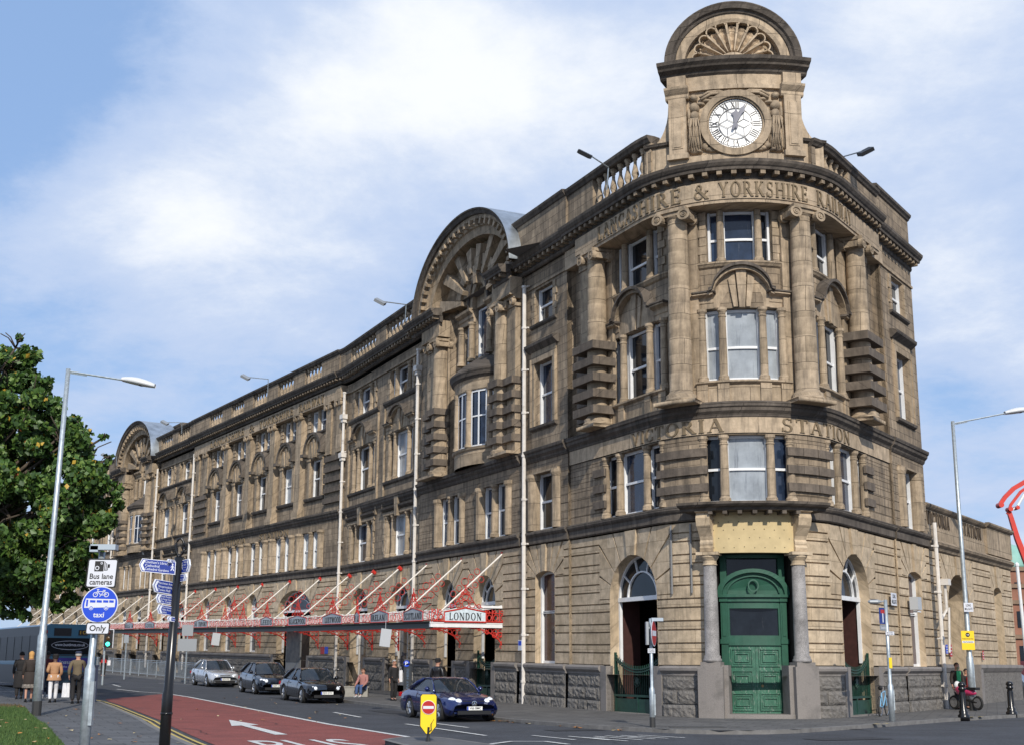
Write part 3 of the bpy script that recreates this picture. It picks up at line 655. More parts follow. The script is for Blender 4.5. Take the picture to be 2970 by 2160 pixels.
# ---- second and third floors of the corner: recessed wall, columns, entablature
CW=-.28; f2c=[]; f3c=[]
for c,wo,wi in CB:
    f2c.append(Hole(c,2*wo+.1,11.15,13.72)); reveal(up,f2c[-1],CW-.45,CW)
    g=[CURT,CURT,CURT] if abs(c)<1 else [GLASS,GLASS,GLASSB]
    for (x,w_,q) in ((c+(wo+wi)/2,wo-wi-.04,g[0]),(c,2*wi-.12,g[1]),(c-(wo+wi)/2,wo-wi-.04,g[2])): window(x,w_,11.2,13.7,CW-.22,glass=q,rail=.46)
    if abs(c)<1: 
        m_=MB(); m_.disc(c,12.1,CW-.295,CW-.29,.3,14); 
    for x in (wo,wi,-wi,-wo): col_small(c+x,11.15,13.72,CW+.06,.135)
    for x in (wi,-wi): trim.box(c+x-.08,c+x+.08,11.2,13.7,CW-.4,CW-.31)
    for x in (wo,wi,-wi,-wo): trim.box(c+x-.2,c+x+.2,10.35,11.15,CW-.05,CW+.22)
    trim.box(c-wo-.1,c+wo+.1,10.35,11.02,CW-.05,CW+.14)
    trim.mould([(.14,11.0),(.22,11.04),(.28,11.08),(.28,11.14)],c-wo-.22,c+wo+.22,CW)
    arched_head(c,2*wo+.5,13.74,CW,k=1.05 if abs(c)<1 else 1.1,pr=.3)
    w3=wo*.84; c=CB3[c]
    f3c.append(Hole(c,2*w3,15.4,17.3)); reveal(up,f3c[-1],CW-.4,CW)
    for (x,w_,q) in ((c+(w3+wi*.95)/2,w3-wi*.95-.02,gl()),(c,2*wi*.95-.1,GLASS if abs(c)>1 else GLASSB),(c-(w3+wi*.95)/2,w3-wi*.95-.02,gl())): window(x,w_,15.42,17.3,CW-.25,glass=q,rail=.45)
    for x in (wi*.97,-wi*.97): trim.lathe(c+x,CW-.02,[(.18,15.4),(.18,15.5),(.14,15.55),(.13,16.5),(.115,17.3)],12); trim.box(c+x-.08,c+x+.08,15.42,17.3,CW-.36,CW-.28)
    trim.mould([(.02,15.2),(.08,15.24),(.12,15.3),(.16,15.34),(.16,15.4)],c-wo-.35,c+wo+.35,CW)
    for sg in (1,-1):      # quoins
        for k in range(6):
            z=15.42+.31*k; w_=.42 if k%2 else .26; x0=c+sg*w3; x1=c+sg*(w3+w_); trim.box(min(x0,x1),max(x0,x1),z+.01,z+.3,CW,CW+.06)
    flush()
wall(up,CE0,CE1,10.3,17.4,CW,f2c+f3c)
COLS=[(7.62,1),(2.45,0),(-1.78,0),(-6.15,1)]
def ionic(x,o,z,r,parent,mb=None):
    """capital: necking, two rolled volutes front and back, abacus"""
    m=MB(); m.lathe(x,o,[(r*.86,z-.1),(r*.92,z-.06),(r*.86,z-.02),(r*.9,z+.1),(r*1.05,z+.16),(r*.9,z+.2)],20)
    m.box(x-r*1.25,x+r*1.25,z+.34,z+.46,o-r*1.15,o+r*1.15); m.box(x-r*1.1,x+r*1.1,z+.2,z+.36,o-r*.95,o+r*.98)
    for sg in (1,-1):
        vx=x+sg*r*1.12
        for oo,od in ((o+r*.82,.16),(o-r*1.0,.16)):
            m.disc(vx,z+.15,oo,oo+od,.19,16)
            m.arcband(vx,z+.15,.13,.2,0,2*PI,oo+od,oo+od+.035,n=16); m.arcband(vx,z+.15,.05,.085,0,2*PI,oo+od,oo+od+.035,n=10); m.disc(vx,z+.15,oo+od,oo+od+.05,.035,8)
        m.box(vx-.13,vx+.13,z+.04,z+.26,o-r*.9,o+r*.9)
    m.build('capital',S_DARK if mb is None else mb,parent)
for x,banded in COLS:
    r=.40; o=.25; mb=MB()
    pr=[(r*1.42,10.42),(r*1.45,10.5),(r*1.28,10.56),(r*1.32,10.66),(r*1.1,10.72),(r*1.02,10.8)]
    z=10.8
    while z<16.75:       # drums, a little joint between
        e=min(z+.62,16.8); t0=(z-10.8)/6; t1=(e-10.8)/6; pr+=[(r*(1.0-.14*t0**1.6),z+.01),(r*(1.0-.14*t1**1.6),e-.01),(r*(.99-.14*t1**1.6),e)]; z=e
    mb.lathe(x,o,pr,28); mb.box(x-.68,x+.68,10.3,10.43,-.3,.82); c_=mb.build('column',S_TRIM,B)
    for p in c_.data.polygons: p.use_smooth=abs(p.normal.z)<.5
    ionic(x,o,16.84,r,c_,S_TRIM)
    trim.box(x-.55,x+.55,10.4,17.3,-.3,-.12)
    if banded:
        s0,s1=(6.98,8.62) if x>0 else (-7.2,-5.42)
        m2=MB()
        for k in range(5): z=10.82+.615*k; m2.box(s0,s1,z,z+.31,-.2,.8)
        m2.build('banded_block',S_BLK,c_)
        # wall pilaster beside the banded column
        xx=(8.62+.1,9.5) if x>0 else (-8.3,-7.25)
        trim.box(min(xx),max(xx),10.4,17.0,CW,-.05); trim.box(min(xx)-.05,max(xx)+.05,17.0,17.3,CW,.0)
        for k in range(5): blk.box(min(xx)-.1,max(xx)+.05,10.82+.615*k,11.13+.615*k,-.3,.12)
E0,E1=-8.4,8.9
# entablature of the corner
frz.box(E0,E1,17.32,17.44,-.3,.46); frz.box(E0,E1,17.44,18.12,-.3,.5)
frz.box(E0-1.4,E0,17.32,18.12,-.3,.18); frz.box(E1,E1+1.5,17.32,18.12,-.3,.18)
trim.box(CE0,CE1,17.25,17.34,-.28,.2) if 0 else None
for t_,a_,b_ in (('LANCASHIRE',7.0,2.17),('&',1.72,1.28),('YORKSHIRE',.95,-1.93),('RAILWAY',-2.35,-5.1)):
    mb=MB(); inscription(mb,t_,a_,b_,17.5,.55,.49,.54); mb.build('inscription',LET,B)

# black backing behind every opening, in place of dim rooms, and side returns at the steps in the wall face
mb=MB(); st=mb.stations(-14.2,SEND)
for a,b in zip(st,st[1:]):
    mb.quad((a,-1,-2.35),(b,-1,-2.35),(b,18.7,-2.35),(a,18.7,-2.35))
mb.build('dark_backing',INK,B)
for x in (CE0,CE1): up.quad((x,ZG,-.8),(x,ZG,.12),(x,18.2,.12),(x,18.2,-.8)); gf.quad((x,-1,-.8),(x,-1,.1),(x,ZG,.1),(x,ZG,-.8))
# ---- main cornice
def cornice(s0,s1,o,dent=True,z=18.1):
    cor=MB(); dn=MB()
    cor.mould([(.04,z),(.1,z+.05),(.12,z+.14)],s0,s1,o)
    cor.mould([(.32,z+.32),(.46,z+.33),(.48,z+.42),(.53,z+.46),(.60,z+.56),(.62,z+.66),(.1,z+.72)],s0-.02,s1+.02,o,back=.0)
    cor.mould([(.1,z+.14),(.14,z+.33)],s0,s1,o)
    if dent:
        n=max(1,int((s1-s0)/.42)); 
        for k in range(n):
            x=s0+(s1-s0)*(k+.5)/n; dn.box(x-.075,x+.075,z+.18,z+.32,o,o+.42)
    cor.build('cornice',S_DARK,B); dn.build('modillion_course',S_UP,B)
CORN=[(-14.0,-8.2,.02,18.1),(-8.2,9.6,.3,18.1),(9.6,14.45,.2,18.1),(14.45,16.1,.75,17.95),(22.4,26.3,.75,17.95),(26.3,39.3,.2,18.2),(39.3,67.2,.3,18.22),(67.2,77.2,.22,18.2),(77.2,79.0,.7,18.1),(85.3,88.5,.7,18.1),(88.5,SEND,.2,18.15)]
for s0,s1,o,z_ in CORN: cornice(s0,s1,o,z=z_)

# ---- single bays either side of the corner
def single(c,o,H1,H2,H3,jamb=1):
    H1.append(Hole(c,1.75,6.96,9.28)); reveal(up,H1[-1],o-.5,o); window(c,1.75,6.96,9.28,o-.3,glass=GLASS)
    for sg in (1,-1): trim.lathe(c+sg*1.12,o-.1,[(.3,6.95),(.3,9.0),(.36,9.15),(.36,9.28)],14)
    trim.box(c-1.35,c+1.35,9.28,9.36,o,o+.12)
    H2.append(Hole(c,1.7,11.3,14.0)); reveal(up,H2[-1],o-.5,o); window(c,1.7,11.3,14.0,o-.3,glass=GLASSB)
    for sg in (1,-1):
        trim.box(c+sg*1.0-.15,c+sg*1.0+.15,11.3,14.2,o,o+.08); trim.box(c+sg*1.12-.05,c+sg*1.12+.05,11.3,14.2,o,o+.13)
    trim.box(c-1.15,c+1.15,14.0,14.25,o,o+.1); dark.mould([(.08,14.5),(.14,14.55),(.3,14.68),(.32,14.8),(.05,14.86)],c-1.35,c+1.35,o); trim.box(c-1.15,c+1.15,14.25,14.5,o,o+.06)
    dark.mould([(.05,11.12),(.14,11.18),(.16,11.28)],c-1.2,c+1.2,o)
    H3.append(Hole(c,1.7,15.7,17.25)); reveal(up,H3[-1],o-.45,o); window(c,1.7,15.7,17.25,o-.26,glass=GLASS)
    dark.mould([(.05,15.54),(.12,15.6),(.14,15.68)],c-1.2,c+1.2,o)
    for sg in (1,-1):
        for k in range(5):
            w_=.36 if k%2 else .24; x0=c+sg*.85; x1=c+sg*(.85+w_); trim.box(min(x0,x1),max(x0,x1),15.7+.31*k,15.99+.31*k,o,o+.05)
H1=[];H2=[];H3=[]
flush(); single(12.45,.1,H1,H2,H3); flush(); single(-11.85,.06,H1,H2,H3); flush()
for s0,s1,o in (SEG[2],SEG[0]):
    HH=[h for h in H1+H2+H3 if s0<h.c<s1]
    courses(up,s0,s1,6.9,9.4,o,HH,hs=(.33,.3),g=.02,d=.02); wall(up,s0,s1,9.4,18.1,o,HH)
trim.box(9.4,14.45,17.35,17.45,.1,.16); trim.box(-14.0,-9.3,17.35,17.45,.06,.12)
# end return of the right bay
up.quad((-14.0,-.5,.06),(-14.0,-.5,-6),(-14.0,18.7,-6),(-14.0,18.7,.06))
# ---- arched pavilions
def pavilion(c,s0,s1,o,k):
    w=s1-s0; f1=[]
    for x in (c-2.35,c+2.75):
        hh=Hole(x,2.7,6.96,9.3); f1.append(hh); reveal(up,hh,o-.5,o)
        for sg in (1,-1): window(x+sg*.72,1.2,6.96,9.3,o-.26,glass=gl())
        col_small(x,6.96,9.3,o-.05,.16)
    for sg,x in ((1,f1[0].b),(-1,f1[0].a),(1,f1[1].b),(-1,f1[1].a)):
        for q in range(1): trim.lathe(x+sg*.22,o-.08,[(.26,6.96),(.26,9.05),(.32,9.15),(.32,9.3)],12)
    courses(up,s0,s1,6.9,9.4,o,f1,hs=(.33,.3),g=.02,d=.02); wall(up,s0,s1,9.4,10.3,o,[])
    # giant order: banded pilaster + column each side
    cw=c-3.0; ce=c+3.0       # edges of the window recess
    zsp=17.3
    for sgn,xe in ((-1,cw-.2),(1,ce+.05)):
        for j,(xx,kind) in enumerate(((xe+sgn*.55,'col'),(xe+sgn*(1.5 if sgn<0 else 1.8),'pil'))):
            mb=MB(); oo=o+.25
            if kind=='col':
                mb.lathe(xx,oo,[(.52,10.4),(.54,10.55),(.44,10.62),(.42,12),(.40,14.5),(.36,16.75)],20)
                cc=mb.build('column',S_TRIM,B,smooth=False); ionic(xx,oo,16.74,.40,cc,S_TRIM)
                m2=MB()
                for q in range(5): m2.box(xx-.5,xx+.5,10.85+.63*q,11.16+.63*q,o-.1,oo+.52)
                m2.build('banded_block',S_BLK,cc)
            else:
                mb.box(xx-.42,xx+.42,10.4,16.8,o-.05,o+.3); pp=mb.build('pilaster',S_TRIM,B)
                m2=MB(); m2.box(xx-.5,xx+.5,16.8,16.95,o-.05,o+.36)
                for q in (-.34,.34): m2.disc(xx+q,17.0,o+.3,o+.46,.17,12); m2.arcband(xx+q,17.0,.09,.15,0,2*PI,o+.46,o+.49,n=12)
                m2.box(xx-.5,xx+.5,17.15,17.28,o-.05,o+.42); m2.build('capital',S_TRIM,pp)
                m2=MB()
                for q in range(5): m2.box(xx-.5,xx+.5,10.85+.63*q,11.16+.63*q,o-.05,o+.5)
                m2.build('banded_block',S_BLK,pp)
        x0,x1=sorted((xe+sgn*.0,xe+sgn*(2.0 if sgn<0 else 2.4))); trim.box(x0,x1,17.28,17.42,o,o+.62); trim.box(x0+.03,x1-.03,17.42,18.12,o,o+.58); trim.box(x0,x1,10.3,10.42,o,o+.75)
        trim.box(x0+.05,x1-.05,10.42,17.3,o-.05,o+.06)
    # recessed centre: bow window low, arched three-light above, shell arch head
    ro=o-.35
    hb=Hole(c-.15,4.3,15.62,18.0); ha=Hole(c-.1,1.5,15.62,18.1,1.2)
    f3=[Hole(c-.1,1.5,15.62,18.1,1.2),Hole(c+1.55,.8,15.62,17.55),Hole(c-1.75,.8,15.62,17.55)]
    wall(up,s0+.3,s1-.3,10.3,19.6,ro,f3); wall(up,s0,cw-.1,10.3,17.3,o-.02,[]); wall(up,ce+.1,s1,10.3,17.3,o-.02,[])
    for xx in (cw-.1,ce+.1): up.quad((xx,10.3,ro),(xx,10.3,o-.02),(xx,18.2,o-.02),(xx,18.2,ro))
    for h in f3: reveal(up,h,ro-.3,ro)
    window(c-.1,1.5,15.62,18.1,ro-.22,arch=1.2,glass=GLASSB); window(c+1.55,.8,15.62,17.55,ro-.22,glass=GLASS); window(c-1.75,.8,15.62,17.55,ro-.22,glass=GLASS)
    for xx in (c+.95,c+2.2,c-1.15,c-2.4): col_small(xx,15.62,17.55,ro+.1,.15)
    for x0,x1 in ((c+.72,c+2.45),(c-2.65,c-.92)):
        trim.mould([(.1,17.55),(.1,17.75),(.16,17.8),(.16,17.95),(.34,18.08),(.36,18.2),(.05,18.24)],x0,x1,ro)
    trim.arcband(c-.1,18.15,.76,1.08,0,PI,ro,ro+.22,n=16,ei=1.5,eo=1.35); dark.arcband(c-.1,18.15,1.08,1.2,0,PI,ro,ro+.3,n=16,ei=1.35,eo=1.3)
    trim.prism([(c-.25,19.2),(c+.05,19.2),(c+.14,20.1),(c-.34,20.1)],ro,ro+.45)
    # bow window: half-round bay
    BR=2.75; bo=ro-.9
    def bowmap(a,z,q):      # a angle from outward normal, q extra radius
        (x,y),d=pt(c-.2,bo); n=Vector((d[0],d[1])); t=Vector((-d[1],d[0])) 
        t=Vector((d[1],-d[0])) if False else Vector((-abs(d[1])*1,0))*0+Vector(((pt(c+.3,bo)[0][0]-pt(c-.7,bo)[0][0]),(pt(c+.3,bo)[0][1]-pt(c-.7,bo)[0][1])))
        v=Vector((x,y))+n*(BR+q)*.72*cos(a)+t*(BR+q)*sin(a); return (v.x,v.y,zw(c,z))
    bw=MB(mp=bowmap); A=[-1.35+2.7*i/20 for i in range(21)]
    def ring(prof,m):
        rr=[[m.P(a,z,q) for q,z in prof] for a in A]
        for a,b in zip(rr,rr[1:]):
            for i in range(len(prof)-1): m.F(a[i],a[i+1],b[i+1],b[i])
    ring([(.0,10.3),(.0,10.95),(.1,11.0),(.16,11.1),(-.05,11.14)],bw)
    ring([(-.04,13.75),(.0,13.8),(.0,14.15),(.1,14.3)],bw); bw.build('bow_window_wall',S_TRIM,B)
    bd=MB(mp=bowmap); ring([(.1,14.28),(.26,14.4),(.3,14.52),(.36,14.6),(.36,14.68),(-.2,15.05),(-1.3,15.62)],bd); bd.build('bow_window_roof',S_DARK,B)
    bx=[-1.35,-.78,-.26,.26,.78,1.35]
    for a0,a1 in zip(bx,bx[1:]):
        m=MB(mp=bowmap); n=4; aa=[a0+.06+(a1-a0-.12)*i/n for i in range(n+1)]
        for z0,z1 in ((11.12,11.2),(12.5,12.57),(13.66,13.75)):
            for p,q in zip(aa,aa[1:]): m.quad((p,z0,-.08),(q,z0,-.08),(q,z1,-.08),(p,z1,-.08))
        for p in (aa[0],aa[-1],(aa[0]+aa[-1])/2):
            wv=.02 if p not in (aa[0],aa[-1]) else .035
            m.quad((p-wv,11.15,-.075),(p+wv,11.15,-.075),(p+wv,13.72,-.075),(p-wv,13.72,-.075))
        f=m.build('window',WHITE,B); g=MB(mp=bowmap)
        for p,q in zip(aa,aa[1:]): g.quad((p,11.15,-.14),(q,11.15,-.14),(q,13.72,-.14),(p,13.72,-.14))
        g.build('pane',GLASSB,f)
    for a in bx:
        m=MB(); x,y,z=bowmap(a,11.14,-.06); m.wtube([(x,y,z),(x,y,z+1.2),(x,y,z+2.4)],[.15,.15,.125],10); m.wtube([(x,y,z+2.4),(x,y,z+2.62)],[.13,.2],10); m.wtube([(x,y,z-.02),(x,y,z+.12)],[.2,.19],10); m.build('colonnette',S_TRIM,B)
    # arch head: coffered ring standing proud, elliptical
    ex,ez=5.75,3.62; zc=18.66; cc_=c+.0; fo=o+.72
    ar=MB(); n=40
    def ell(a,q): return (cc_+(ex+q)*cos(a),zc+(ez+q)*sin(a))
    def ringo(prof,m):      # prof (q, off)
        rr=[[m.P(ell(PI*i/n,q)[0],ell(PI*i/n,q)[1],oo) for q,oo in prof] for i in range(n+1)]
        for a,b in zip(rr,rr[1:]):
            for i in range(len(prof)-1): m.F(a[i],a[i+1],b[i+1],b[i])
    ringo([(-1.0,ro),(-1.0,fo-.35),(-.62,fo-.3),(-.58,fo-.2),(-.3,fo-.2),(-.3,fo-.02),(-.12,fo+.02)],ar); ar.build('arch_ring',S_TRIM,B)
    a2=MB(); ringo([(-.12,fo+.0),(-.1,fo+.12),(.05,fo+.2),(.1,fo+.26),(.16,fo+.26)],a2); a2.build('arch_cornice',S_DARK,B)
    z_=MB(); ringo([(.16,fo+.27),(.17,fo-.1),(.15,fo-2.2)],z_); z_.build('zinc_roof',ZINC,B,smooth=True)
    m=MB(); N_=26
    for i in range(N_):
        a=PI*(i+.5)/N_; x,z=ell(a,-.42); tx,tz=-sin(a)*.09,cos(a)*.09; nx,nz=cos(a)*.14,sin(a)*.14
        m.prism([(x-tx-nx,z-tz-nz),(x+tx-nx,z+tz-nz),(x+tx+nx,z+tz+nz),(x-tx+nx,z-tz+nz)],fo-.22,fo+.06)
    m.build('arch_modillions',S_TRIM,B)
    ty=MB()      # tympanum and side walls
    pts=[ell(PI*i/24,-.9) for i in range(25)]; ty.prism([(cc_+ex-.9,18.2)]+pts+[(cc_-ex+.9,18.2)],ro-.2,ro-.0)
    # open arch hole is the window; radiating long and short voussoirs
    for i,a in enumerate([R_(x) for x in (12,34,56,79,101,124,146,168)]):
        L0=1.45 if i%2==0 else 1.35; wv=.12; w2=.34
        big= i%2==1
        for (q0,q1,th,dd) in ((1.5,4.3 if abs(cos(a))>.5 else 2.9,(.1,.30),.55),):
            dx,dz=cos(a),sin(a)*.86; L=math.hypot(dx,dz); dx/=L;dz/=L; px,pz=-dz,dx
            e=q1 if abs(cos(a))>.5 else 2.75
            X0,Z0=c-.1+dx*q0,18.3+dz*q0; X1,Z1=c-.1+dx*e,18.3+dz*e
            ty.prism([(X0-px*th[0],Z0-pz*th[0]),(X1-px*th[1],Z1-pz*th[1]),(X1+px*th[1],Z1+pz*th[1]),(X0+px*th[0],Z0+pz*th[0])],ro-.01,ro+.5)
    ty.arcband(c-.1,18.3,1.3,2.0,R_(8),R_(172),ro,ro+.22,n=18,ei=.95,eo=.9)
    for i in range(7):
        a=R_(22.5+22.5*i); ty.arcband(c-.1,18.3,2.0,2.55,a-.09,a+.09,ro,ro+.36,n=2,ei=.9,eo=.9)
    ty.build('tympanum',S_TRIM,B)
    # roof block behind, closing the arch from the sky
    m=MB(); m.prism([(cc_+ex-.4,18.2)]+[ell(PI*i/24,-.3) for i in range(25)]+[(cc_-ex+.4,18.2)],ro-1.6,ro-.25); m.build('attic_wall',S_UP,B)
pavilion(19.55,14.45,26.3,.22,0); flush(); pavilion(82.1,77.2,88.5,.2,1); flush()
# ---- two-bay wings
def wing(cs,s0,s1,o,wd,k=1.):
    f1=[];f2=[];f3=[]
    for c in cs:
        wo=wd/2; wi=wo*.52
        tri(c,wo,wi,6.96,9.22,o,up,f1,o,glasses=[gl(),gl(),gl()],recess=.28,r=.145)
        tri(c,wo*.98,wi,11.2,13.8,o,up,f2,o,recess=.28,r=.14,glasses=[gl(),gl(),gl()])
        tri(c,wo*.86,wi*.9,15.78,17.4,o,up,f3,o,recess=.26,r=.14,cols=(0,1,1,0),glasses=[gl(),gl(),gl()])
        arched_head(c,wd+.3,13.85,o,k=.9,pr=.25,wing=wo+.25)
        trim.prism([(c-.15,9.1),(c+.15,9.1),(c+.3,10.15),(c-.3,10.15)],o,o+.22); dark.mould([(.06,9.5),(.2,9.6),(.22,9.7)],c-wo-.5,c-.3,o); dark.mould([(.06,9.5),(.2,9.6),(.22,9.7)],c+.3,c+wo+.5,o)
        trim.mould([(.05,9.22),(.09,9.26),(.09,9.4)],c-wo-.3,c+wo+.3,o)
        dark.mould([(.05,15.5),(.1,15.56),(.15,15.64),(.15,15.74)],c-wo-.6,c+wo+.6,o); dark.mould([(.05,10.98),(.12,11.04),(.15,11.16)],c-wo-.4,c+wo+.4,o)
        for sg in (1,-1):
            for q in range(5):
                w_=.4 if q%2 else .26; x0=c+sg*wo*.86; x1=x0+sg*w_; trim.box(min(x0,x1),max(x0,x1),15.78+.33*q,16.09+.33*q,o,o+.07)
            for q in range(7): w_=.3 if q%2 else .2; x0=c+sg*wo; x1=x0+sg*w_; trim.box(min(x0,x1),max(x0,x1),6.98+.32*q,7.28+.32*q,o,o+.07)
            trim.box(min(c+sg*(wo+.42),c+sg*(wo+.58)),max(c+sg*(wo+.42),c+sg*(wo+.58)),9.5,15.4,o,o+.1)
        flush()
    wall(up,s0,s1,6.9,18.1,o,f1+f2+f3); trim.box(s0,s1,17.5,17.62,o,o+.1)
wing((29.9,36.1),26.3,39.3,0,4.1); wing((69.9,74.7),67.2,77.2,0,3.7)
# plain run beyond the far pavilion
wing((92.6,98.6,104.6,110.6,116.6,121.4),88.5,SEND,0,3.7)
# ---- central block
def central():
    s0,s1,o=39.3,67.2,.1; f1=[];f2=[];f3=[]
    cs=[43.65+4.62*k for k in range(5)]
    for i,c in enumerate(cs):
        h=Hole(c+.25,2.9,6.96,9.3); f1.append(h); reveal(up,h,o-.5,o)
        for sg in (1,-1): window(c+.25+sg*.77,1.3,6.96,9.3,o-.26,glass=gl())
        col_small(c+.25,6.96,9.3,o-.06,.17)
        for x in (h.a-.3,h.b+.3): trim.lathe(x,o-.1,[(.36,6.96),(.34,9.05),(.42,9.15),(.42,9.3)],12)
        h=Hole(c-.1,1.7,11.55,14.0); f2.append(h); reveal(up,h,o-.6,o-.15); window(h.c,1.7,11.55,14.0,o-.36,glass=gl(),mull=1)
        for sg in (1,-1): trim.box(min(h.c+sg*.85,h.c+sg*1.2),max(h.c+sg*.85,h.c+sg*1.2),11.5,13.95,o-.15,o+.02); trim.box(min(h.c+sg*.75,h.c+sg*1.22),max(h.c+sg*.75,h.c+sg*1.22),13.95,14.08,o-.15,o+.08)
        dark.mould([(.0,11.3),(.1,11.36),(.14,11.48),(.14,11.54)],c-1.55,c+1.55,o-.1)
        # arch hood on the pier
        n=16; W_=1.25; zb=14.1
        trim.box(c-1.5,c+1.5,14.08,14.2,o-.15,o+.02)
        for j in range(n):
            a0,a1=PI*j/n,PI*(j+1)/n
            P_=[(c-.1+W_*cos(a)*q,zb+.35+1.15*sin(a)*q) for a,q in ((a0,1),(a0,1.13),(a1,1.13),(a1,1))]
            dark.prism(P_,o-.15,o+.3); 
            P_=[(c-.1+W_*cos(a)*q,zb+.35+1.15*sin(a)*q) for a,q in ((a0,.88),(a0,1),(a1,1),(a1,.88))]; trim.prism(P_,o-.15,o+.2)
        trim.prism([(c-1.2,zb+.1),(c+1.0,zb+.1),(c+1.0,zb+.35)]+[(c-.1+1.08*cos(PI*t_/12),zb+.35+1.0*sin(PI*t_/12)) for t_ in range(13)]+[(c-1.2,zb+.35)],o-.15,o+.08)
        for sg in (1,-1): dark.box(min(c-.1+sg*1.1,c-.1+sg*1.55),max(c-.1+sg*1.1,c-.1+sg*1.55),zb+.15,zb+.36,o-.15,o+.4)
        for q,wv in ((0,.13),(.35,.1),(-.35,.1)): trim.prism([(c-.1+q*.7-wv*.7,zb+.02),(c-.1+q*.7+wv*.7,zb+.02),(c-.1+q*1.5+wv,zb+1.25-abs(q)*.5),(c-.1+q*1.5-wv,zb+1.25-abs(q)*.5)],o-.15,o+.16)
        h=Hole(c-.1,2.3,15.85,17.3); f3.append(h); reveal(up,h,o-.6,o-.15)
        for sg in (1,-1): window(h.c+sg*.6,1.05,15.85,17.3,o-.36,glass=gl())
        trim.lathe(h.c,o-.2,[(.17,15.85),(.14,16),(.12,17.3)],10)
        dark.mould([(.0,15.66),(.08,15.72),(.1,15.82)],c-1.55,c+1.55,o-.12)
        for q in range(5): trim.box(h.b+.1,h.b+.5,15.95+.27*q,16.15+.27*q,o-.15,o-.07)
        flush()
    wall(up,42.0,64.0,10.3,17.35,o-.15,f2+f3); wall(up,s0,s1,6.9,9.35,o,f1); courses(up,s0,s1,6.9,9.35,o,[Hole(h.c,h.w,h.zb,h.zt) for h in f1],hs=(.33,.31),g=.02,d=.0) if 0 else None
    wall(up,s0,s1,9.35,10.3,o,[])
    wall(up,s0,42.0,10.3,17.35,o,[]); wall(up,64.0,s1,10.3,17.35,o,[])
    for x in (42.0,64.0): up.quad((x,10.3,o-.15),(x,10.3,o),(x,17.3,o),(x,17.3,o-.15))
    for i,x in enumerate([45.95,50.55,55.15,59.8]):
        mb=MB(); mb.box(x-.5,x+.5,10.3,10.75,o-.15,o+.32); mb.box(x-.43,x+.43,10.75,16.95,o-.15,o+.22); mb.box(x-.5,x+.5,10.75,10.88,o-.15,o+.28); pp=mb.build('pilaster',S_TRIM,B)
        m2=MB(); m2.box(x-.5,x+.5,16.95,17.08,o-.15,o+.28)
        for q in (-.38,.38): m2.disc(x+q,17.05,o+.2,o+.4,.2,12); m2.arcband(x+q,17.05,.1,.17,0,2*PI,o+.4,o+.43,n=12)
        m2.box(x-.55,x+.55,17.22,17.34,o-.15,o+.4); m2.build('capital',S_TRIM,pp)
    for a,b in ((39.45,41.9),(64.1,66.9)):
        for q in range(5): blk.box(a,b,10.88+.66*q,11.21+.66*q,o,o+.16)
        for x in (a+.45,b-.45):
            mb=MB(); mb.box(x-.36,x+.36,14.0,16.95,o,o+.12); pp=mb.build('pilaster',S_TRIM,B); m2=MB()
            for q in (-.3,.3): m2.disc(x+q,17.05,o+.1,o+.28,.17,12)
            m2.box(x-.45,x+.45,17.2,17.32,o,o+.28); m2.build('capital',S_TRIM,pp)
    frz.box(s0+.1,s1-.1,17.34,18.12,o-.2,o+.26)
    mb=MB(); inscription(mb,'LANCASHIRE',63.2,56.0,17.45,.55,o+.25,o+.31); inscription(mb,'&',54.9,54.0,17.45,.55,o+.25,o+.31); inscription(mb,'YORKSHIRE',53.0,46.9,17.45,.55,o+.25,o+.31); inscription(mb,'RAILWAY',45.9,41.9,17.45,.55,o+.25,o+.31); mb.build('inscription',LET,B)
    mb=MB(); inscription(mb,'VICTORIA',60.3,55.4,9.38,.42,o-.01,o+.05); inscription(mb,'STATION',52.7,47.5,9.38,.42,o-.01,o+.05); mb.build('inscription',LET,B)
central(); flush()
# ---- parapets: solid runs and balustrade panels
def solid(s0,s1,o,z1=20.15,z0=18.75): par=MB(); par.box(s0,s1,z0,z1,o-.35,o); par.build('parapet',S_UP,B)
def coping(s0,s1,o,z=20.15): cop=MB(); cop.mould([(.0,z),(.06,z+.03),(.1,z+.1),(.16,z+.16),(.18,z+.26),(-.2,z+.3)],s0,s1,o,back=-.48); cop.build('coping',S_DARK,B)
def balus(s0,s1,o,z0=19.05,z1=20.15):
    mb=MB(); n=max(2,round((s1-s0)/.55)); r=.125; h=z1-z0
    for k in range(n):
        x=s0+(s1-s0)*(k+.5)/n
        mb.lathe(x,o-.17,[(r*1.1,z0),(r*1.1,z0+.08*h),(r*.6,z0+.12*h),(r*1.15,z0+.28*h),(r*1.0,z0+.38*h),(r*.5,z0+.62*h),(r*.5,z0+.78*h),(r*.8,z0+.8*h),(r*.6,z0+.84*h),(r*1.0,z0+.92*h),(r*1.0,z1)],8)
    mb.build('balustrade',S_TRIM,B,smooth=True); solid(s0,s1,o,z0)
def run(s0,s1,o,opens,zc=20.15):
    x=s0
    for a,b in opens: 
        if a>x: solid(x,a,o,zc)
        balus(a,b,o,z1=zc); x=b
    if s1>x: solid(x,s1,o,zc)
    coping(s0,s1,o,zc)
run(3.3,9.7,.5,[(3.6,7.4)]); run(-8.6,-2.3,.42,[(-5.3,-2.5)],19.75)
solid(9.5,14.6,.6,20.2); coping(9.5,14.6,.6,20.2); solid(-13.2,-8.6,.3,20.1); coping(-13.2,-8.6,.3,20.1)
run(25.7,39.3,.5,[(26.8,31.3),(33,37.5)],19.95); 
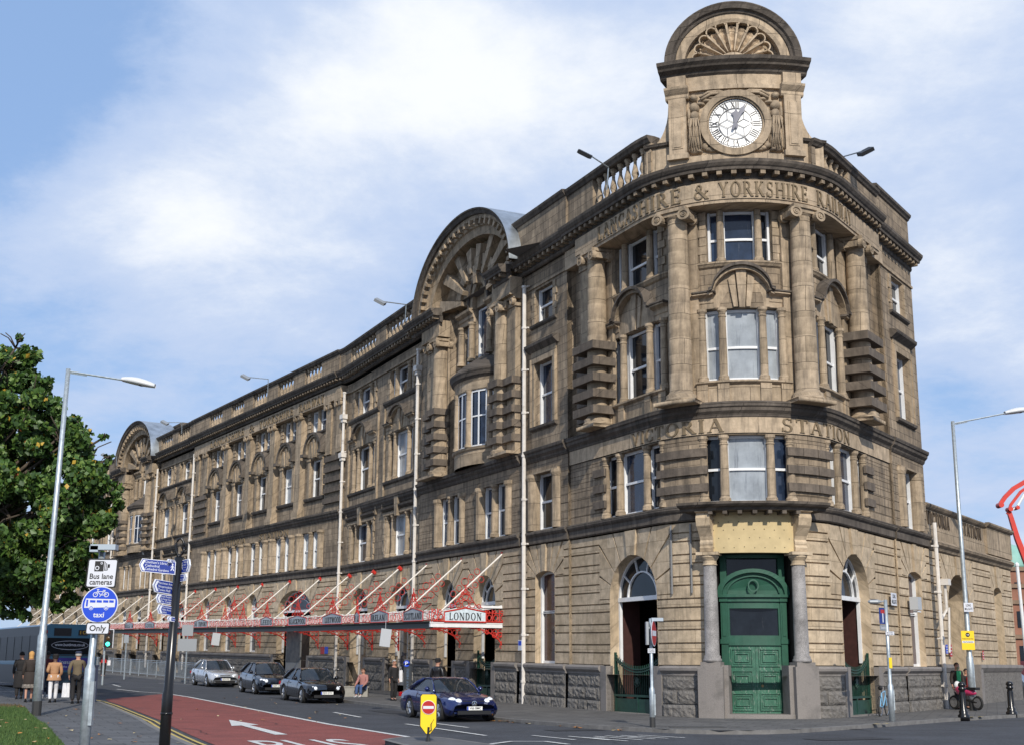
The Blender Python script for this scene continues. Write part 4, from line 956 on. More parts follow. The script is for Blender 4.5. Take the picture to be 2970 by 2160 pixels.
run(39.3,67.2,.55,[(42,44.7),(46.6,49.3),(51.3,54),(55.8,58.4),(60.4,63.2)],20.0); run(67.2,77.8,.5,[(68,71),(72.6,75.6)],20.0); run(87.4,SEND,.5,[(92,96),(98,102),(104,108),(110,114)],19.95)
for c in (13.4,76.9):
    mb=MB(); 
    p=MB(); p.box(c-.0,c+2.2,18.7,21.5,-3.2,-1.5); a=p.build('chimney_stack',S_TRIM,B); p=MB(); p.mould([(.0,21.5),(.16,21.6),(.2,21.75),(.0,21.85)],c-.15,c+2.35,-1.5,back=-1.9); p.build('coping',S_DARK,a)
# flat roof behind the parapets
mb=MB(); st=mb.stations(-14.2,SEND)
for a,b in zip(st,st[1:]): mb.quad((a,18.74,-.2),(b,18.74,-.2),(b,18.74,-4 if -SR<a<SL or -SR<b<SL else -14),(a,18.74,-4 if -SR<a<SL or -SR<b<SL else -14)) if not(-6<a<9) else mb.quad((a,18.74,.3),(b,18.74,.3),(b,18.74,-3.3),(a,18.74,-3.3))
mb.build('roof',mat('roof_lead',(.12,.12,.13),.7),B)
# ---- clock tower over the corner
tw=MB(mp=tmap); td=MB(mp=tmap); HW=2.33
tw.box(-HW-.05,HW+.05,18.7,19.3,-2.2,.12)
tw.box(-HW,HW,19.3,22.0,-2.0,-.02)
for sg in (1,-1):
    a,b=sorted((sg*HW,sg*(HW-.62))); tw.box(a,b,19.25,21.55,-.1,.22); tw.box(a-.06,b+.06,19.2,19.4,-.1,.3); tw.box(a+.12,b-.12,19.6,21.3,.2,.245); tw.box(a+.18,b-.18,19.66,21.24,.22,.27)
    tw.mould([(.2,21.5),(.24,21.56),(.24,21.66),(.3,21.72),(.4,21.84),(.42,21.92),(.1,21.96)],a-.1,b+.1,0); tw.box(a-.02,b+.02,21.95,22.38,-.1,.26)
    # concave buttress scroll at the side
    P_=[(sg*HW,18.7),(sg*(HW+1.0),18.7),(sg*(HW+1.0),19.9)]+[(sg*(HW+1.0-.9*sin(PI/2*k/8)*1.0),19.9+1.5*(1-cos(PI/2*k/8))) for k in range(1,9)]+[(sg*HW,21.5)]
    tw.prism(P_,-.9,-.12,back=True)
    td.mould([(.0,19.88),(.1,19.93),(.14,20.02)],min(sg*HW,sg*(HW+1.05)),max(sg*HW,sg*(HW+1.05)),-.1,back=-.7)
tw.box(-HW,HW,21.95,22.4,-2.0,.08)
tw.box(-HW+.6,HW-.6,21.8,21.96,-.05,.12)
tower=tw.build('clock_tower_wall',S_FRZ,B)
td.mould([(.1,22.36),(.16,22.42),(.2,22.5),(.38,22.6),(.42,22.68),(.52,22.76),(.56,22.88),(.1,22.95)],-HW-.3,HW+.3,0,back=-2.4)
# cornice side cheeks
td.build('tower_cornice',S_DARK,B)
# segmental gable with scallop shell
g=MB(mp=tmap); EA,EB=2.38,2.12; zc=22.94; n=32
def el(a,q,zz=zc): return ((EA+q)*cos(a),zz+(EB+q)*sin(a))
def ring2(m,prof):
    rr=[[m.P(*el(PI*i/n,q),oo) for q,oo in prof] for i in range(n+1)]
    for a,b in zip(rr,rr[1:]):
        for i in range(len(prof)-1): m.F(a[i],a[i+1],b[i+1],b[i])
ring2(g,[(-.3,-.35),(-.3,.1),(-.22,.14),(-.18,.24),(-.06,.3),(0,.34),(.03,.34),(.04,-1.6)]); g.build('gable_cornice',S_DARK,B)
g=MB(mp=tmap); ring2(g,[(-.62,-.25),(-.62,-.02),(-.5,.04),(-.3,.04)])
g.prism([(EA-.3,zc)]+[el(PI*i/20,-.25) for i in range(21)]+[(-EA+.3,zc)],-1.5,-.3,back=True); g.build('gable_wall',S_FRZ,B)
sh=MB(mp=tmap); NL=11
for i in range(NL):
    a=R_(9+162*i/(NL-1)); da=R_(7.4); L=1.62 if 0 else 1.0
    R1=1.52*(1-.14*abs(cos(a))) ; sq=.95
    # each lobe: a concave tapering flute of ridged shell
    prev=None; K=7; rows=[]
    for k in range(K+1):
        t=.28+.72*k/K; row=[]
        for j in range(5):
            u=-1+2*j/4; aa=a+da*u; rr=R1*t*(1.0 if k<K else 1.0-.09*abs(u)**2*2); dep=-.26+.2*abs(u)**2+(.05 if k%2 else 0)
            row.append(sh.P(rr*cos(aa),zc+.02+rr*sq*sin(aa),dep))
        rows.append(row)
    for r0_,r1_ in zip(rows,rows[1:]):
        for j in range(4): sh.F(r0_[j],r0_[j+1],r1_[j+1],r1_[j])
    ca=(R1*cos(a),zc+.02+R1*sq*sin(a)); sh.arcband(ca[0],ca[1],R1*da*.86,R1*da*1.12,a-1.45,a+1.45,-.28,-.02,n=8)
    for sg in (1,-1):
        ab=a+sg*da; sh.prism([(.4*cos(ab)-.012,zc+.4*sq*sin(ab)),(.4*cos(ab)+.012,zc+.4*sq*sin(ab)),(R1*cos(ab)+.025,zc+.02+R1*sq*sin(ab)),(R1*cos(ab)-.025,zc+.02+R1*sq*sin(ab))],-.28,-.0)
sh.arcband(0,zc-.02,.0,.5,0,PI,-.25,.06,n=10,ei=.8,eo=.6); sh.build('scallop_shell',S_FRZ,B)
# clock
ck=MB(mp=tmap); CZ=20.46
ck.arcband(0,CZ,1.0,1.24,0,2*PI,-.05,.2,n=48); ck.arcband(0,CZ,.94,1.02,0,2*PI,-.05,.12,n=48); clock=ck.build('clock_surround',S_TRIM,B)
d=MB(mp=tmap); d.disc(0,CZ,.02,.05,.95,48); dial=d.build('clock_dial',mat('opal_dial',(.86,.86,.85),.3),clock)
BLK=mat('black_paint',(.012,.012,.014),.4)
m=MB(mp=tmap)
def cart(r,A,w=0): return (-r*sin(A)*1.0,CZ+r*cos(A))     # A clockwise from 12
def seg(m,p,q,w,o0=.05,o1=.062):
    dx,dz=q[0]-p[0],q[1]-p[1]; l=math.hypot(dx,dz); nx,nz=-dz/l*w/2,dx/l*w/2; m.prism([(p[0]-nx,p[1]-nz),(q[0]-nx,q[1]-nz),(q[0]+nx,q[1]+nz),(p[0]+nx,p[1]+nz)],o0,o1)
m.arcband(0,CZ,.925,.95,0,2*PI,.05,.065,n=48); m.arcband(0,CZ,.862,.875,0,2*PI,.05,.062,n=48); m.arcband(0,CZ,.575,.6,0,2*PI,.05,.062,n=40)
for k in range(60): seg(m,cart(.87,2*PI*k/60),cart(.93,2*PI*k/60),.014)
RN=['XII','I','II','III','IIII','V','VI','VII','VIII','IX','X','XI']
for k,t in enumerate(RN):
    A=2*PI*k/12; ws=[{'I':.075,'V':.15,'X':.16}[c_] for c_ in t]; x=-sum(ws)/2
    for c_,w_ in zip(t,ws):
        xm=x+w_/2; x+=w_
        def pp(u,r): return (-(r*sin(A)+u*cos(A)),CZ+r*cos(A)-u*sin(A))
        if c_=='I': seg(m,pp(xm,.62),pp(xm,.85),.034)
        elif c_=='V': seg(m,pp(xm-.05,.85),pp(xm,.62),.034); seg(m,pp(xm+.05,.85),pp(xm,.62),.018)
        else: seg(m,pp(xm-.06,.85),pp(xm+.06,.62),.034); seg(m,pp(xm+.06,.85),pp(xm-.06,.62),.018)
for k in range(6):       # star glazing bars
    A=2*PI*k/6; B_=2*PI*(k+.5)/6; seg(m,(0,CZ),cart(.33,A),.014); seg(m,cart(.33,A),cart(.58,B_),.014); seg(m,cart(.33,A),cart(.58,B_-2*PI/6),.014)
m.build('numerals_and_bars',BLK,dial)
hm=mat('slate_blue_hand',(.05,.06,.11),.4)
def hand(A,L,w,o,name):
    m=MB(mp=tmap)
    def pp(u,r): return (-(r*sin(A)+u*cos(A)),CZ+r*cos(A)-u*sin(A))
    m.prism([pp(-w*.35,-L*.3),pp(w*.35,-L*.3),pp(w*.6,-L*.12),pp(w*.3,0),pp(w*.5,L*.45),pp(w,L*.62),pp(w*.3,L*.75),pp(0,L),pp(-w*.3,L*.75),pp(-w,L*.62),pp(-w*.5,L*.45),pp(-w*.3,0),pp(-w*.6,-L*.12)],o,o+.02); m.build(name,hm,dial)
hand(R_(3),.60,.17,.075,'hour_hand'); hand(R_(26),.90,.10,.11,'minute_hand')
# carved relief either side: draped figures
def figure(sg):
    m=MB(mp=tmap); x=sg*1.43; z=19.42
    def blobs(L,o=.03,dep=.2):
        for (cx_,cz_,rx,rz,dp) in L:
            n=10; K=3; rows=[]
            for k in range(K+1):
                t=k/K; q=cos(t*PI/2*.98); rows.append([m.P(cx_+rx*q*cos(2*PI*j/n),cz_+rz*q*sin(2*PI*j/n),-.03+dp*sin(t*PI/2)) for j in range(n)])
            for a,b in zip(rows,rows[1:]):
                for j in range(n): m.F(a[j],a[(j+1)%n],b[(j+1)%n],b[j])
            m.F(*rows[-1])
    blobs([(x,z+2.08,.12,.15,.3),(x+.03*sg,z+2.14,.16,.14,.22),(x,z+1.75,.2,.22,.26),(x,z+1.42,.18,.24,.24),(x,z+1.15,.22,.24,.24),(x-.03*sg,z+.8,.22,.42,.24),(x-.02*sg,z+.4,.25,.42,.22),(x+.02*sg,z+.12,.26,.16,.2),
           (x+.2*sg,z+1.5,.08,.32,.2),(x+.2*sg,z+1.15,.07,.25,.22),(x-.2*sg,z+1.86,.2,.08,.2),(x-.42*sg,z+1.98,.22,.08,.16),(x-.62*sg,z+2.08,.2,.07,.14),(x-.14*sg,z+.05,.12,.08,.24),
           (x-.35*sg,z+.22,.16,.16,.2),(x-.5*sg,z+.12,.2,.11,.16),(x-.62*sg,z+.05,.16,.06,.14)])
    # drapery folds
    for k in range(6):
        u=-.2+.08*k; m.tube([(x+u*.6,z+1.3,.2),(x+u*.9+.03*sin(k*2),z+.9,.23),(x+u+.05*sin(k),z+.5,.22),(x+u*1.15,z+.08,.18)],.025,5)
    m.tube([(x-.25*sg,z+2.0,.14),(x-.6*sg,z+2.2,.12),(x-.95*sg,z+2.22,.1),(x-1.25*sg,z+2.27,.08),(x-1.38*sg,z+2.2,.08)],[.05,.06,.05,.06,.03],6)
    m.tube([(x-.2*sg,z+2.1,.1),(x-.5*sg,z+2.28,.1),(x-.9*sg,z+2.3,.08),(x-1.2*sg,z+2.2,.08)],[.04,.05,.05,.03],6)
    o_=m.build('carved_figure_relief',S_TRIM,B,smooth=True)
figure(1); figure(-1)
# ---- collect the wall meshes
gf.build('ground_floor_wall',S_GF,B); up.build('upper_wall',S_UP,B); flush(); frz.build('frieze',S_FRZ,B)
if colrest.v: colrest.build('colonnette',S_TRIM,B)['kind']='stuff'
# ---- downpipes
def pipe(s,o,z0,z1,box=None,z00=None):
    mb=MB(); mb.tube([(s,z0,o),(s,z1,o)],.085,8); z=z0+.9
    while z<z1: mb.tube([(s,z-.05,o),(s,z+.05,o)],.115,8); mb.box(s-.19,s+.19,z-.03,z+.03,o-.14,o-.06); z+=1.85
    if box: 
        for zb in box: mb.box(s-.22,s+.22,zb,zb+.28,o-.15,o+.18); mb.box(s-.15,s+.15,zb-.2,zb,o-.12,o+.12)
    mb.build('downpipe',PIPE,B)
pipe(13.95,.32,0,17.6); pipe(26.75,.3,0,17.6,(16.4,)); pipe(39.0,.3,0,17.6,(15.9,13.5)); pipe(67.2,.3,.3,17.6); pipe(76.9,.3,.3,17.6); pipe(79.1,.4,10,17.6); pipe(90.0,.3,.3,17.6); pipe(-14.05,.35,0,7.4)
mb=MB(); mb.tube([(-14.8,4.0,.5),(-14.8,2.2,.4)],.05,6); mb.box(-15.0,-14.6,4.9,5.15,.2,.6); mb.tube([(-14.8,4.9,.4),(-14.8,3.9,.4),(-14.3,3.5,.3)],.06,6); mb.build('downpipe',PIPE,B)
for x in (2.35,3.15): 
    mb=MB(); mb.tube([(x,4.0,.06),(x,6.3,.06)],.035,6); mb.build('conduit',mat('grey_conduit',(.2,.2,.2),.5),B)
# ---- low arched wing on the right
mb=None
LW=empty('low_arched_wing',(*pt(-21,0)[0],0),'single-storey pale stone wing with a tall open arch and carved name on its parapet','station wing')
lg=MB(); ld=MB(); lt=MB(); a1=Hole(-18.6,3.5,-.2,4.2,1.35); a2=Hole(-25.6,1.5,1.75,5.1,.25)
pan=[Hole(-18.6,5.0,4.2,6.35),a1,Hole(-25.6,2.4,5.1,6.35),a2]
courses(lg,-28.5,-14.0,1.64,6.35,-.05,pan)
for h,n_,ou in ((a1,9,.75),(a2,5,.45)):
    reveal(lg,h,-1.3,-.05); voussoirs(h.c,h.w,h.zt,-.05,h.arch,6.33,n=n_,out=ou,mb=lg); wall(lg,h.c-h.w/2-ou,h.c+h.w/2+ou,h.zt,6.35,-.1,[h])
lg.quad((-28.5,-.5,-.05),(-28.5,-.5,-9),(-28.5,8.1,-9),(-28.5,8.1,-.05)); lg.build('wall',S_GF,LW)
ld.mould([(.02,6.35),(.08,6.4),(.1,6.5),(.22,6.6),(.24,6.7),(.05,6.85)],-28.5,-14.0,-.05); lt.box(-28.5,-14.0,6.8,7.35,-.4,-.02); ld.mould([(.02,8.05),(.08,8.1),(.14,8.18),(.14,8.26)],-28.5,-14.0,-.03); ld.mould([(.02,8.1),(.08,8.15),(.14,8.23),(.14,8.31)],-28.6,-23.6,.12)
lt.box(-28.5,-14.0,7.35,8.05,-.4,-.05); lt.box(-28.5,-23.7,6.85,8.1,-.4,.1); lt.build('parapet',S_TRIM,LW); ld.build('cornice',S_UP,LW)
mb=MB(); inscription(mb,'VICTORIA',-14.35,-17.7,7.42,.56,-.06,0); inscription(mb,'STATION',-19.6,-23.1,7.42,.56,-.06,0); mb.build('inscription',mat('letter_shade_dark',(.07,.052,.036),.9),LW)  # raised letters, their dark colour stands in for shade in carved ones
mb=MB(); wall(mb,-28.5,-14.0,-1,1.4,.1,[a1]); mb.build('plinth',ROCK,LW)
mb=MB()
for x0,x1 in ((-28.5,-20.4),(-16.8,-14.25)): mb.mould([(.0,1.4),(.05,1.42),(.1,1.5),(.16,1.6),(.14,1.72),(-.1,1.74)],x0,x1,.08)
for x0,x1 in ((-20.8,-20.35),(-16.85,-16.4)): mb.box(x0,x1,-1,1.74,-.1,.2)
mb.build('plinth_moulding',GRAN,LW)
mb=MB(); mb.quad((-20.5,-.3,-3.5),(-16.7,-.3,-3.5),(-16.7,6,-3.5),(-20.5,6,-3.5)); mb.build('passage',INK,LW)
mb=MB(); mb.quad((-20.36,-.3,-3.5),(-20.36,-.3,-1.3),(-20.36,5.6,-1.3),(-20.36,5.6,-3.5)); mb.build('passage_wall',S_UP,LW)
window(-25.6,1.5,1.75,5.1,-.6,arch=.25,rail=0,parent=LW)
mb=MB(); mb.quad((-28.5,8.05,-.3),(-14.0,8.05,-.3),(-14.0,8.05,-9),(-28.5,8.05,-9)); mb.build('roof',MAT['roof_lead'],LW)
# ================================================================ ground
def lerp(a,b,t): return a+(b-a)*t
def resample(P,n):
    L=[0]
    for a,b in zip(P,P[1:]): L.append(L[-1]+math.dist(a,b))
    out=[]
    for i in range(n+1):
        t=L[-1]*i/n; k=0
        while k<len(L)-2 and L[k+1]<t: k+=1
        f=(t-L[k])/(L[k+1]-L[k]); out.append((lerp(P[k][0],P[k+1][0],f),lerp(P[k][1],P[k+1][1],f)))
    return out
def gstrip(mb,A,B_,n,m,z):
    A=resample(A,n); B_=resample(B_,n); I=[]
    for a,b in zip(A,B_):
        row=[]
        for j in range(m+1):
            x,y=lerp(a[0],b[0],j/m),lerp(a[1],b[1],j/m); mb.v.append((x,y,z+gz(x,y))); mb.uv.append((x,y)); row.append(len(mb.v)-1)
        I.append(row)
    for r,s in zip(I,I[1:]):
        for j in range(m): mb.F(r[j],r[j+1],s[j+1],s[j])
def gline(mb,P,w,z,n=None):
    L=sum(math.dist(a,b) for a,b in zip(P,P[1:])); n=n or max(1,int(L)); R=resample(P,n); A=[];B_=[]
    for i,p in enumerate(R):
        q=R[min(i+1,n)]; o=R[max(i-1,0)]; d=Vector((q[0]-o[0],q[1]-o[1])).normalized(); A.append((p[0]-d.y*w/2,p[1]+d.x*w/2)); B_.append((p[0]+d.y*w/2,p[1]-d.x*w/2))
    gstrip2(mb,A,B_,z)
def gstrip2(mb,A,B_,z):
    I=[]
    for a,b in zip(A,B_):
        row=[]
        for x,y in (a,b): mb.v.append((x,y,z+gz(x,y))); mb.uv.append((x,y)); row.append(len(mb.v)-1)
        I.append(row)
    for r,s in zip(I,I[1:]): mb.F(r[0],r[1],s[1],s[0])
def structure(o): o['kind']='structure'; return o
ROADZ=-.1
ASPH=mat('asphalt',(.042,.045,.053),.88,bump=.008,bscale=70,var=.32,vscale=.55,dirt=((.082,.082,.085),.12,.35,(1,.5,1)),grain=.45,gscale=34)
REDL=mat('red_bus_lane_surface',(.205,.052,.042),.9,bump=.008,bscale=70,var=.2,vscale=1.2,dirt=((.10,.04,.034),.2,.4,(1,.35,1)),grain=.35,gscale=34)
PAINT=mat('road_paint',(.58,.58,.56),.7,var=.18,vscale=7,dirt=((.11,.10,.10),.2,6,(1,1,1)),grain=.25)
YEL=mat('yellow_road_paint',(.48,.36,.10),.75,var=.2,vscale=6,dirt=((.1,.09,.07),.1,5,(1,1,1)))
def paving(name,c1,c2,bw,bh,rot,mort=.4):
    m=bpy.data.materials.new(name); m.use_nodes=True; nt=m.node_tree; N=nt.nodes; L=nt.links; b=N['Principled BSDF']; b.inputs['Roughness'].default_value=.85
    uv=N.new('ShaderNodeUVMap'); mp=N.new('ShaderNodeMapping'); mp.inputs['Rotation'].default_value=(0,0,R_(rot)); L.new(uv.outputs[0],mp.inputs[0])
    br=N.new('ShaderNodeTexBrick'); L.new(mp.outputs[0],br.inputs['Vector']); br.inputs['Scale'].default_value=1; br.inputs['Brick Width'].default_value=bw; br.inputs['Row Height'].default_value=bh; br.inputs['Mortar Size'].default_value=.013
    br.inputs['Color1'].default_value=(*c1,1); br.inputs['Color2'].default_value=(*c2,1); br.inputs['Mortar'].default_value=(*[x*mort for x in c2],1)
    n=N.new('ShaderNodeTexNoise'); n.inputs['Scale'].default_value=.9; n.inputs['Detail'].default_value=9; n.inputs['Roughness'].default_value=.7; L.new(uv.outputs[0],n.inputs['Vector'])
    r=N.new('ShaderNodeMapRange'); L.new(n.outputs['Fac'],r.inputs[0]); r.inputs[1].default_value=.3; r.inputs[2].default_value=.7; r.inputs[3].default_value=.62; r.inputs[4].default_value=1.25
    v=N.new('ShaderNodeVectorMath'); v.operation='SCALE'; L.new(br.outputs[0],v.inputs[0]); L.new(r.outputs[0],v.inputs['Scale']); L.new(v.outputs[0],b.inputs['Base Color'])
    bp=N.new('ShaderNodeBump'); bp.inputs['Distance'].default_value=.01; bp.invert=True; L.new(br.outputs['Fac'],bp.inputs['Height']); L.new(bp.outputs[0],b.inputs['Normal']); MAT[name]=m; return m
FLAG=paving('concrete_flags',(.105,.107,.112),(.085,.087,.092),.9,.62,-24)
FLAG2=paving('worn_flags',(.115,.11,.104),(.088,.085,.082),.75,.6,20)
KERB=mat('kerb_stone',(.16,.155,.15),.85,var=.3,vscale=4,dirt=((.06,.055,.05),.2,2,(1,1,1)))
def frange(a,b,s):
    L=[]; 
    while a<b: L.append(a); a+=s
    return L
xs=[-500,-350,-250,-170,-120]+frange(-80,60,1.0)+[60,75,95,120,170,250,400,600]; ys=[-80,-50,-25,-8]+frange(0,125,1.0)+[125,135,150,175,220,300,450,700]
mb=MB(); I=[]
for y in ys:
    row=[]
    for x in xs: mb.v.append((x,y,ROADZ-.004+gz(x,y))); mb.uv.append((x,y)); row.append(len(mb.v)-1)
    I.append(row)
for r,s in zip(I,I[1:]):
    for j in range(len(xs)-1): mb.F(r[j],r[j+1],s[j+1],s[j])
structure(mb.build('road',ASPH))
KB=[pt(123.9,6.4)[0],pt(100,6.3)[0],pt(70,6.2)[0],pt(39.3,6.2)[0],pt(24,6.2)[0],(-.5,42.75),(1.2,39.6),(2.14,37.95),(3.2,36.6),(4.3,35.5),(5.4,35.0),(6.5,35.1),(7.6,35.8),(8.79,37.1),(11.23,39.98),(14.3,43.7),(18.33,47.8),(26,55),(50,77)]
KLf=[(1.2,4),(-1.2,12),(-3.9,20),(-6.56,27.7),(-7.57,30.3),(-11,39.56),(-15.0,49.0),(-16.4,52),(-18.5,55.5),(-21.5,59.5),(-26,66),(-31,74),(-50,106),(-75,150)]
# pavement in front of the station
mb=MB(); Bp=[pt(s,.05)[0] for s in (124,100,70,39.3,24,14,10)]+[pt(s,.05)[0] for s in (8,6,4.1,3,2,1,0,-1,-2,-3.57,-5,-8,-12,-20,-28.5,-60)]
# match by hand: the two lines are split at the corner
i1=KB.index((5.4,35.0)); 
gstrip(mb,KB[:i1+1],[pt(s,.05)[0] for s in (124,100,70,39.3,24,14,10,6,4.1,2,.6)],170,7,0); gstrip(mb,KB[i1:],[pt(s,.05)[0] for s in (.6,-1,-2.5,-3.57,-6,-10,-20,-28.5,-62)],70,9,0)
structure(mb.build('station_pavement',FLAG2))
mb=MB(); gline(mb,KB,.16,.004,n=260); e=mb.build('kerb',KERB); structure(e)
def kerbface(P,side,name):
    m=MB(); R=resample(P,240); A=[];o=.08*side
    for i,p in enumerate(R):
        q=R[min(i+1,240)]; w=R[max(i-1,0)]; d=Vector((q[0]-w[0],q[1]-w[1])).normalized(); x,y=p[0]-d.y*o,p[1]+d.x*o; A.append((x,y))
    for a,b in zip(A,A[1:]):
        k=[]
        for (x,y),z in ((a,-.12),(b,-.12),(b,.004),(a,.004)): m.v.append((x,y,z+gz(x,y))); m.uv.append((x,y)); k.append(len(m.v)-1)
        m.F(*k)
    structure(m.build(name,KERB))
kerbface(KB,-1,'kerb_face'); kerbface(KLf,-1,'kerb_face')
mb=MB(); gline(mb,KLf,.16,.004,n=240); structure(mb.build('kerb',KERB))
# left pavement and grass
KLo=[(-9,2),(-9,12),(-8.2,20),(-8.55,26.0),(-9.6,28.6),(-11.77,34.1),(-14.1,39.35),(-15.4,42.6),(-16.2,44.2),(-20,44.6),(-26,46),(-34,60),(-50,80),(-90,130)]
mb=MB(); gstrip(mb,KLf,KLo,150,6,0); structure(mb.build('pavement',FLAG))
mb=MB(); gstrip(mb,[(-60,0),(-60,30),(-60,60),(-95,130)],[KLo[0],KLo[4],KLo[9],KLo[13]],3,2,-.05); 
A=KLo[:10]; B2=[(-50,y) for x,y in A]; gstrip(mb,A,B2,40,12,.05); 
GRASS=mat('lawn_soil',(.05,.085,.022),.95,bump=.03,bscale=20,var=.4,vscale=2)
structure(mb.build('lawn_ground',GRASS))
random.seed(3); mb=MB()
def inside_lawn(x,y):
    for a,b in zip(KLo,KLo[1:9]):
        if min(a[1],b[1])<=y<max(a[1],b[1]): return x<lerp(a[0],b[0],(y-a[1])/(b[1]-a[1]))-.05
    return False
n=0
while n<26000:
    y=random.uniform(25,44.2); x=random.uniform(-19.5,-8.6)
    if not inside_lawn(x,y) or x<-.42*y-1: continue
    z=.05+gz(x,y); h=random.uniform(.05,.11); a=random.uniform(0,PI); w=.012; dx,dy=cos(a)*w,sin(a)*w; lx,ly=random.uniform(-.04,.04),random.uniform(-.04,.04)
    mb.cur=random.choice((0,0,1,2)) if y<43.2-random.random() else 3
    k=len(mb.v); mb.v+=[(x-dx,y-dy,z),(x+dx,y+dy,z),(x+lx,y+ly,z+h)]; mb.uv+=[(0,0)]*3; mb.F(k,k+1,k+2); n+=1
go=mb.build('grass',[mat('grass_a',(.048,.10,.02),.8),mat('grass_b',(.035,.075,.016),.8),mat('grass_c',(.08,.13,.03),.8),mat('dry_grass',(.12,.09,.05),.9)]); tag(go,'short green lawn at the left edge of the pavement','grass'); go['kind']='stuff'
# fallen leaves
random.seed(11); mb=MB(); cnt=0
lit=[(-.3,42.4),(-.1,42.0),(.1,41.6),(.6,40.8),(1.6,38.9),(2.0,38.2),(3.0,36.9),(-3.6,49.3),(-3.2,48.6)]
for i in range(150):
    if i<75: c=random.choice(lit); x,y=c[0]+random.gauss(-.08,.12),c[1]+random.gauss(0,.35); z=ROADZ
    elif i<125: y=random.uniform(26,44); x=-.42*y+random.uniform(1.0,5); z=.1 if inside_lawn(x,y) else .005
    else: y=random.uniform(40,60); x=-y*.2+random.uniform(-2,4); z=ROADZ
    z+=gz(x,y)+.012; a=random.uniform(0,6.3); r=random.uniform(.04,.09); mb.cur=random.randrange(3); k=len(mb.v)
    for q in range(5): mb.v.append((x+r*cos(a+q*1.257)*(1 if q%2 else .7),y+r*sin(a+q*1.257),z+random.uniform(0,.03))); mb.uv.append((0,0))
    mb.F(k,k+1,k+2,k+3,k+4)
lv=mb.build('fallen_leaves',[mat('brown_leaf',(.30,.13,.04),.8),mat('orange_leaf',(.45,.19,.04),.8),mat('pale_leaf',(.45,.36,.2),.8)]); tag(lv,'brown and orange fallen leaves scattered along kerbs and grass','fallen leaves'); lv['kind']='stuff'
# bus lane and markings
WL=[(-1.75,31.25),(-2.44,32.76),(-4.65,37.94),(-8.53,46.67),(-13.98,58.1),(-15.9,61.6)]
def offs(P,d):
    R=[]
    for i,p in enumerate(P):
        q=P[min(i+1,len(P)-1)]; o=P[max(i-1,0)]; v=Vector((q[0]-o[0],q[1]-o[1])).normalized(); R.append((p[0]+v.y*d,p[1]-v.x*d))
    return R
KN=[(-2.0,14.5),(-3.9,20),(-6.56,27.7),(-7.57,30.3),(-11,39.56),(-15.0,49.0),(-16.4,52),(-18.0,54.6)]
mb=MB(); gstrip(mb,[(2.5,15),(-.6,22),(-2.6,27.6),(-2.9,29.6),(-1.75,31.25)]+WL[1:],offs(KN,.72)[:-1]+[(-16.5,54.4)],70,6,ROADZ+.006); structure(mb.build('bus_lane',REDL))
mb=MB(); gline(mb,WL,.17,ROADZ+.014,n=60)
gline(mb,[(-15.9,61.6),(-17.6,63.2),(-19.5,66)],.14,ROADZ+.014); 
for a,b in (((-3.12,40.0),(-.62,33.7)),((-2.5,41.0),(-1.2,37.9)),((-6.2,47),(-4.9,43.8)),((-20.5,70),(-21.8,73)),((-17.5,76),(-20.5,77.5)),((-20,84),(-22,88))): gline(mb,[a,b],.13,ROADZ+.012,n=8)
gline(mb,[(-1.3,30.6),(-.3,29.0),(.4,27.4)],.11,ROADZ+.013); gline(mb,[(-.45,30.17),(.05,31.3),(.5,31.7),(.95,31.1),(1.3,30.2)],.14,ROADZ+.013)
# lettering strokes on the road by the junction
for (x0,y0),(x1,y1) in (((1.75,33.2),(2.75,31.6)),((1.45,33.6),(2.35,32.0)),((2.1,33.6),(3.15,32.1)),((2.4,33.9),(3.5,32.5)),((2.8,34.1),(3.85,32.8)),((3.25,34.3),(4.3,33.1)),((.55,33.9),(1.55,32.0))): gline(mb,[(x0,y0),(x1,y1)],.10,ROADZ+.012,n=6)
gline(mb,[(2.0,32.8),(2.4,33.2)],.08,ROADZ+.013,n=2); gline(mb,[(2.9,33.3),(3.2,33.6)],.08,ROADZ+.013,n=2)
def gpoly(mb,P,z):
    I=[]
    for x,y in P: mb.v.append((x,y,z+gz(x,y))); mb.uv.append((x,y)); I.append(len(mb.v)-1)
    mb.F(*I)
t0=Vector((-5.75,33.7)); t1=Vector((-8.67,41.25)); d=(t1-t0).normalized(); n_=Vector((-d.y,d.x))
for P in ([t0-n_*.16,t0+n_*.16,t0+d*5.4+n_*.13,t0+d*5.4-n_*.13],[t0+d*5.0+n_*.42,t1,t0+d*5.4-n_*.42]): gpoly(mb,[(p.x,p.y) for p in P],ROADZ+.0145)
structure(mb.build('road_marking',PAINT))
V,F_=textmesh('BUS',1.0); vx=[v.x for v in V]; vy=[v.y for v in V]; mb=MB(); ax=Vector((.93,.37)); ay=Vector((-.37,.93)); org=Vector((-5.05,31.45))
for v in V:
    u=(v.x-(min(vx)+max(vx))/2)/(max(vx)-min(vx))*2.25; w=(v.y-max(vy))/(max(vy)-min(vy))*4.0; p=org+ax*u+ay*w; mb.v.append((p.x,p.y,ROADZ+.0145+gz(p.x,p.y))); mb.uv.append((p.x,p.y))
for f in F_: mb.F(*f)
structure(mb.build('road_lettering',PAINT))
mb=MB(); gline(mb,offs(KLf[1:9],.3),.085,ROADZ+.012,n=90); gline(mb,offs(KLf[1:9],.5),.085,ROADZ+.012,n=90); structure(mb.build('yellow_lines',YEL))
mb=MB()
for x,y in ((10.6,39.0),(11.0,39.4),(15.3,44.6),(15.75,45.0)): gline(mb,[(x,y),(x+.16,y+.16)],.14,.012,n=1)
structure(mb.build('kerb_marking',YEL))
mb=MB()
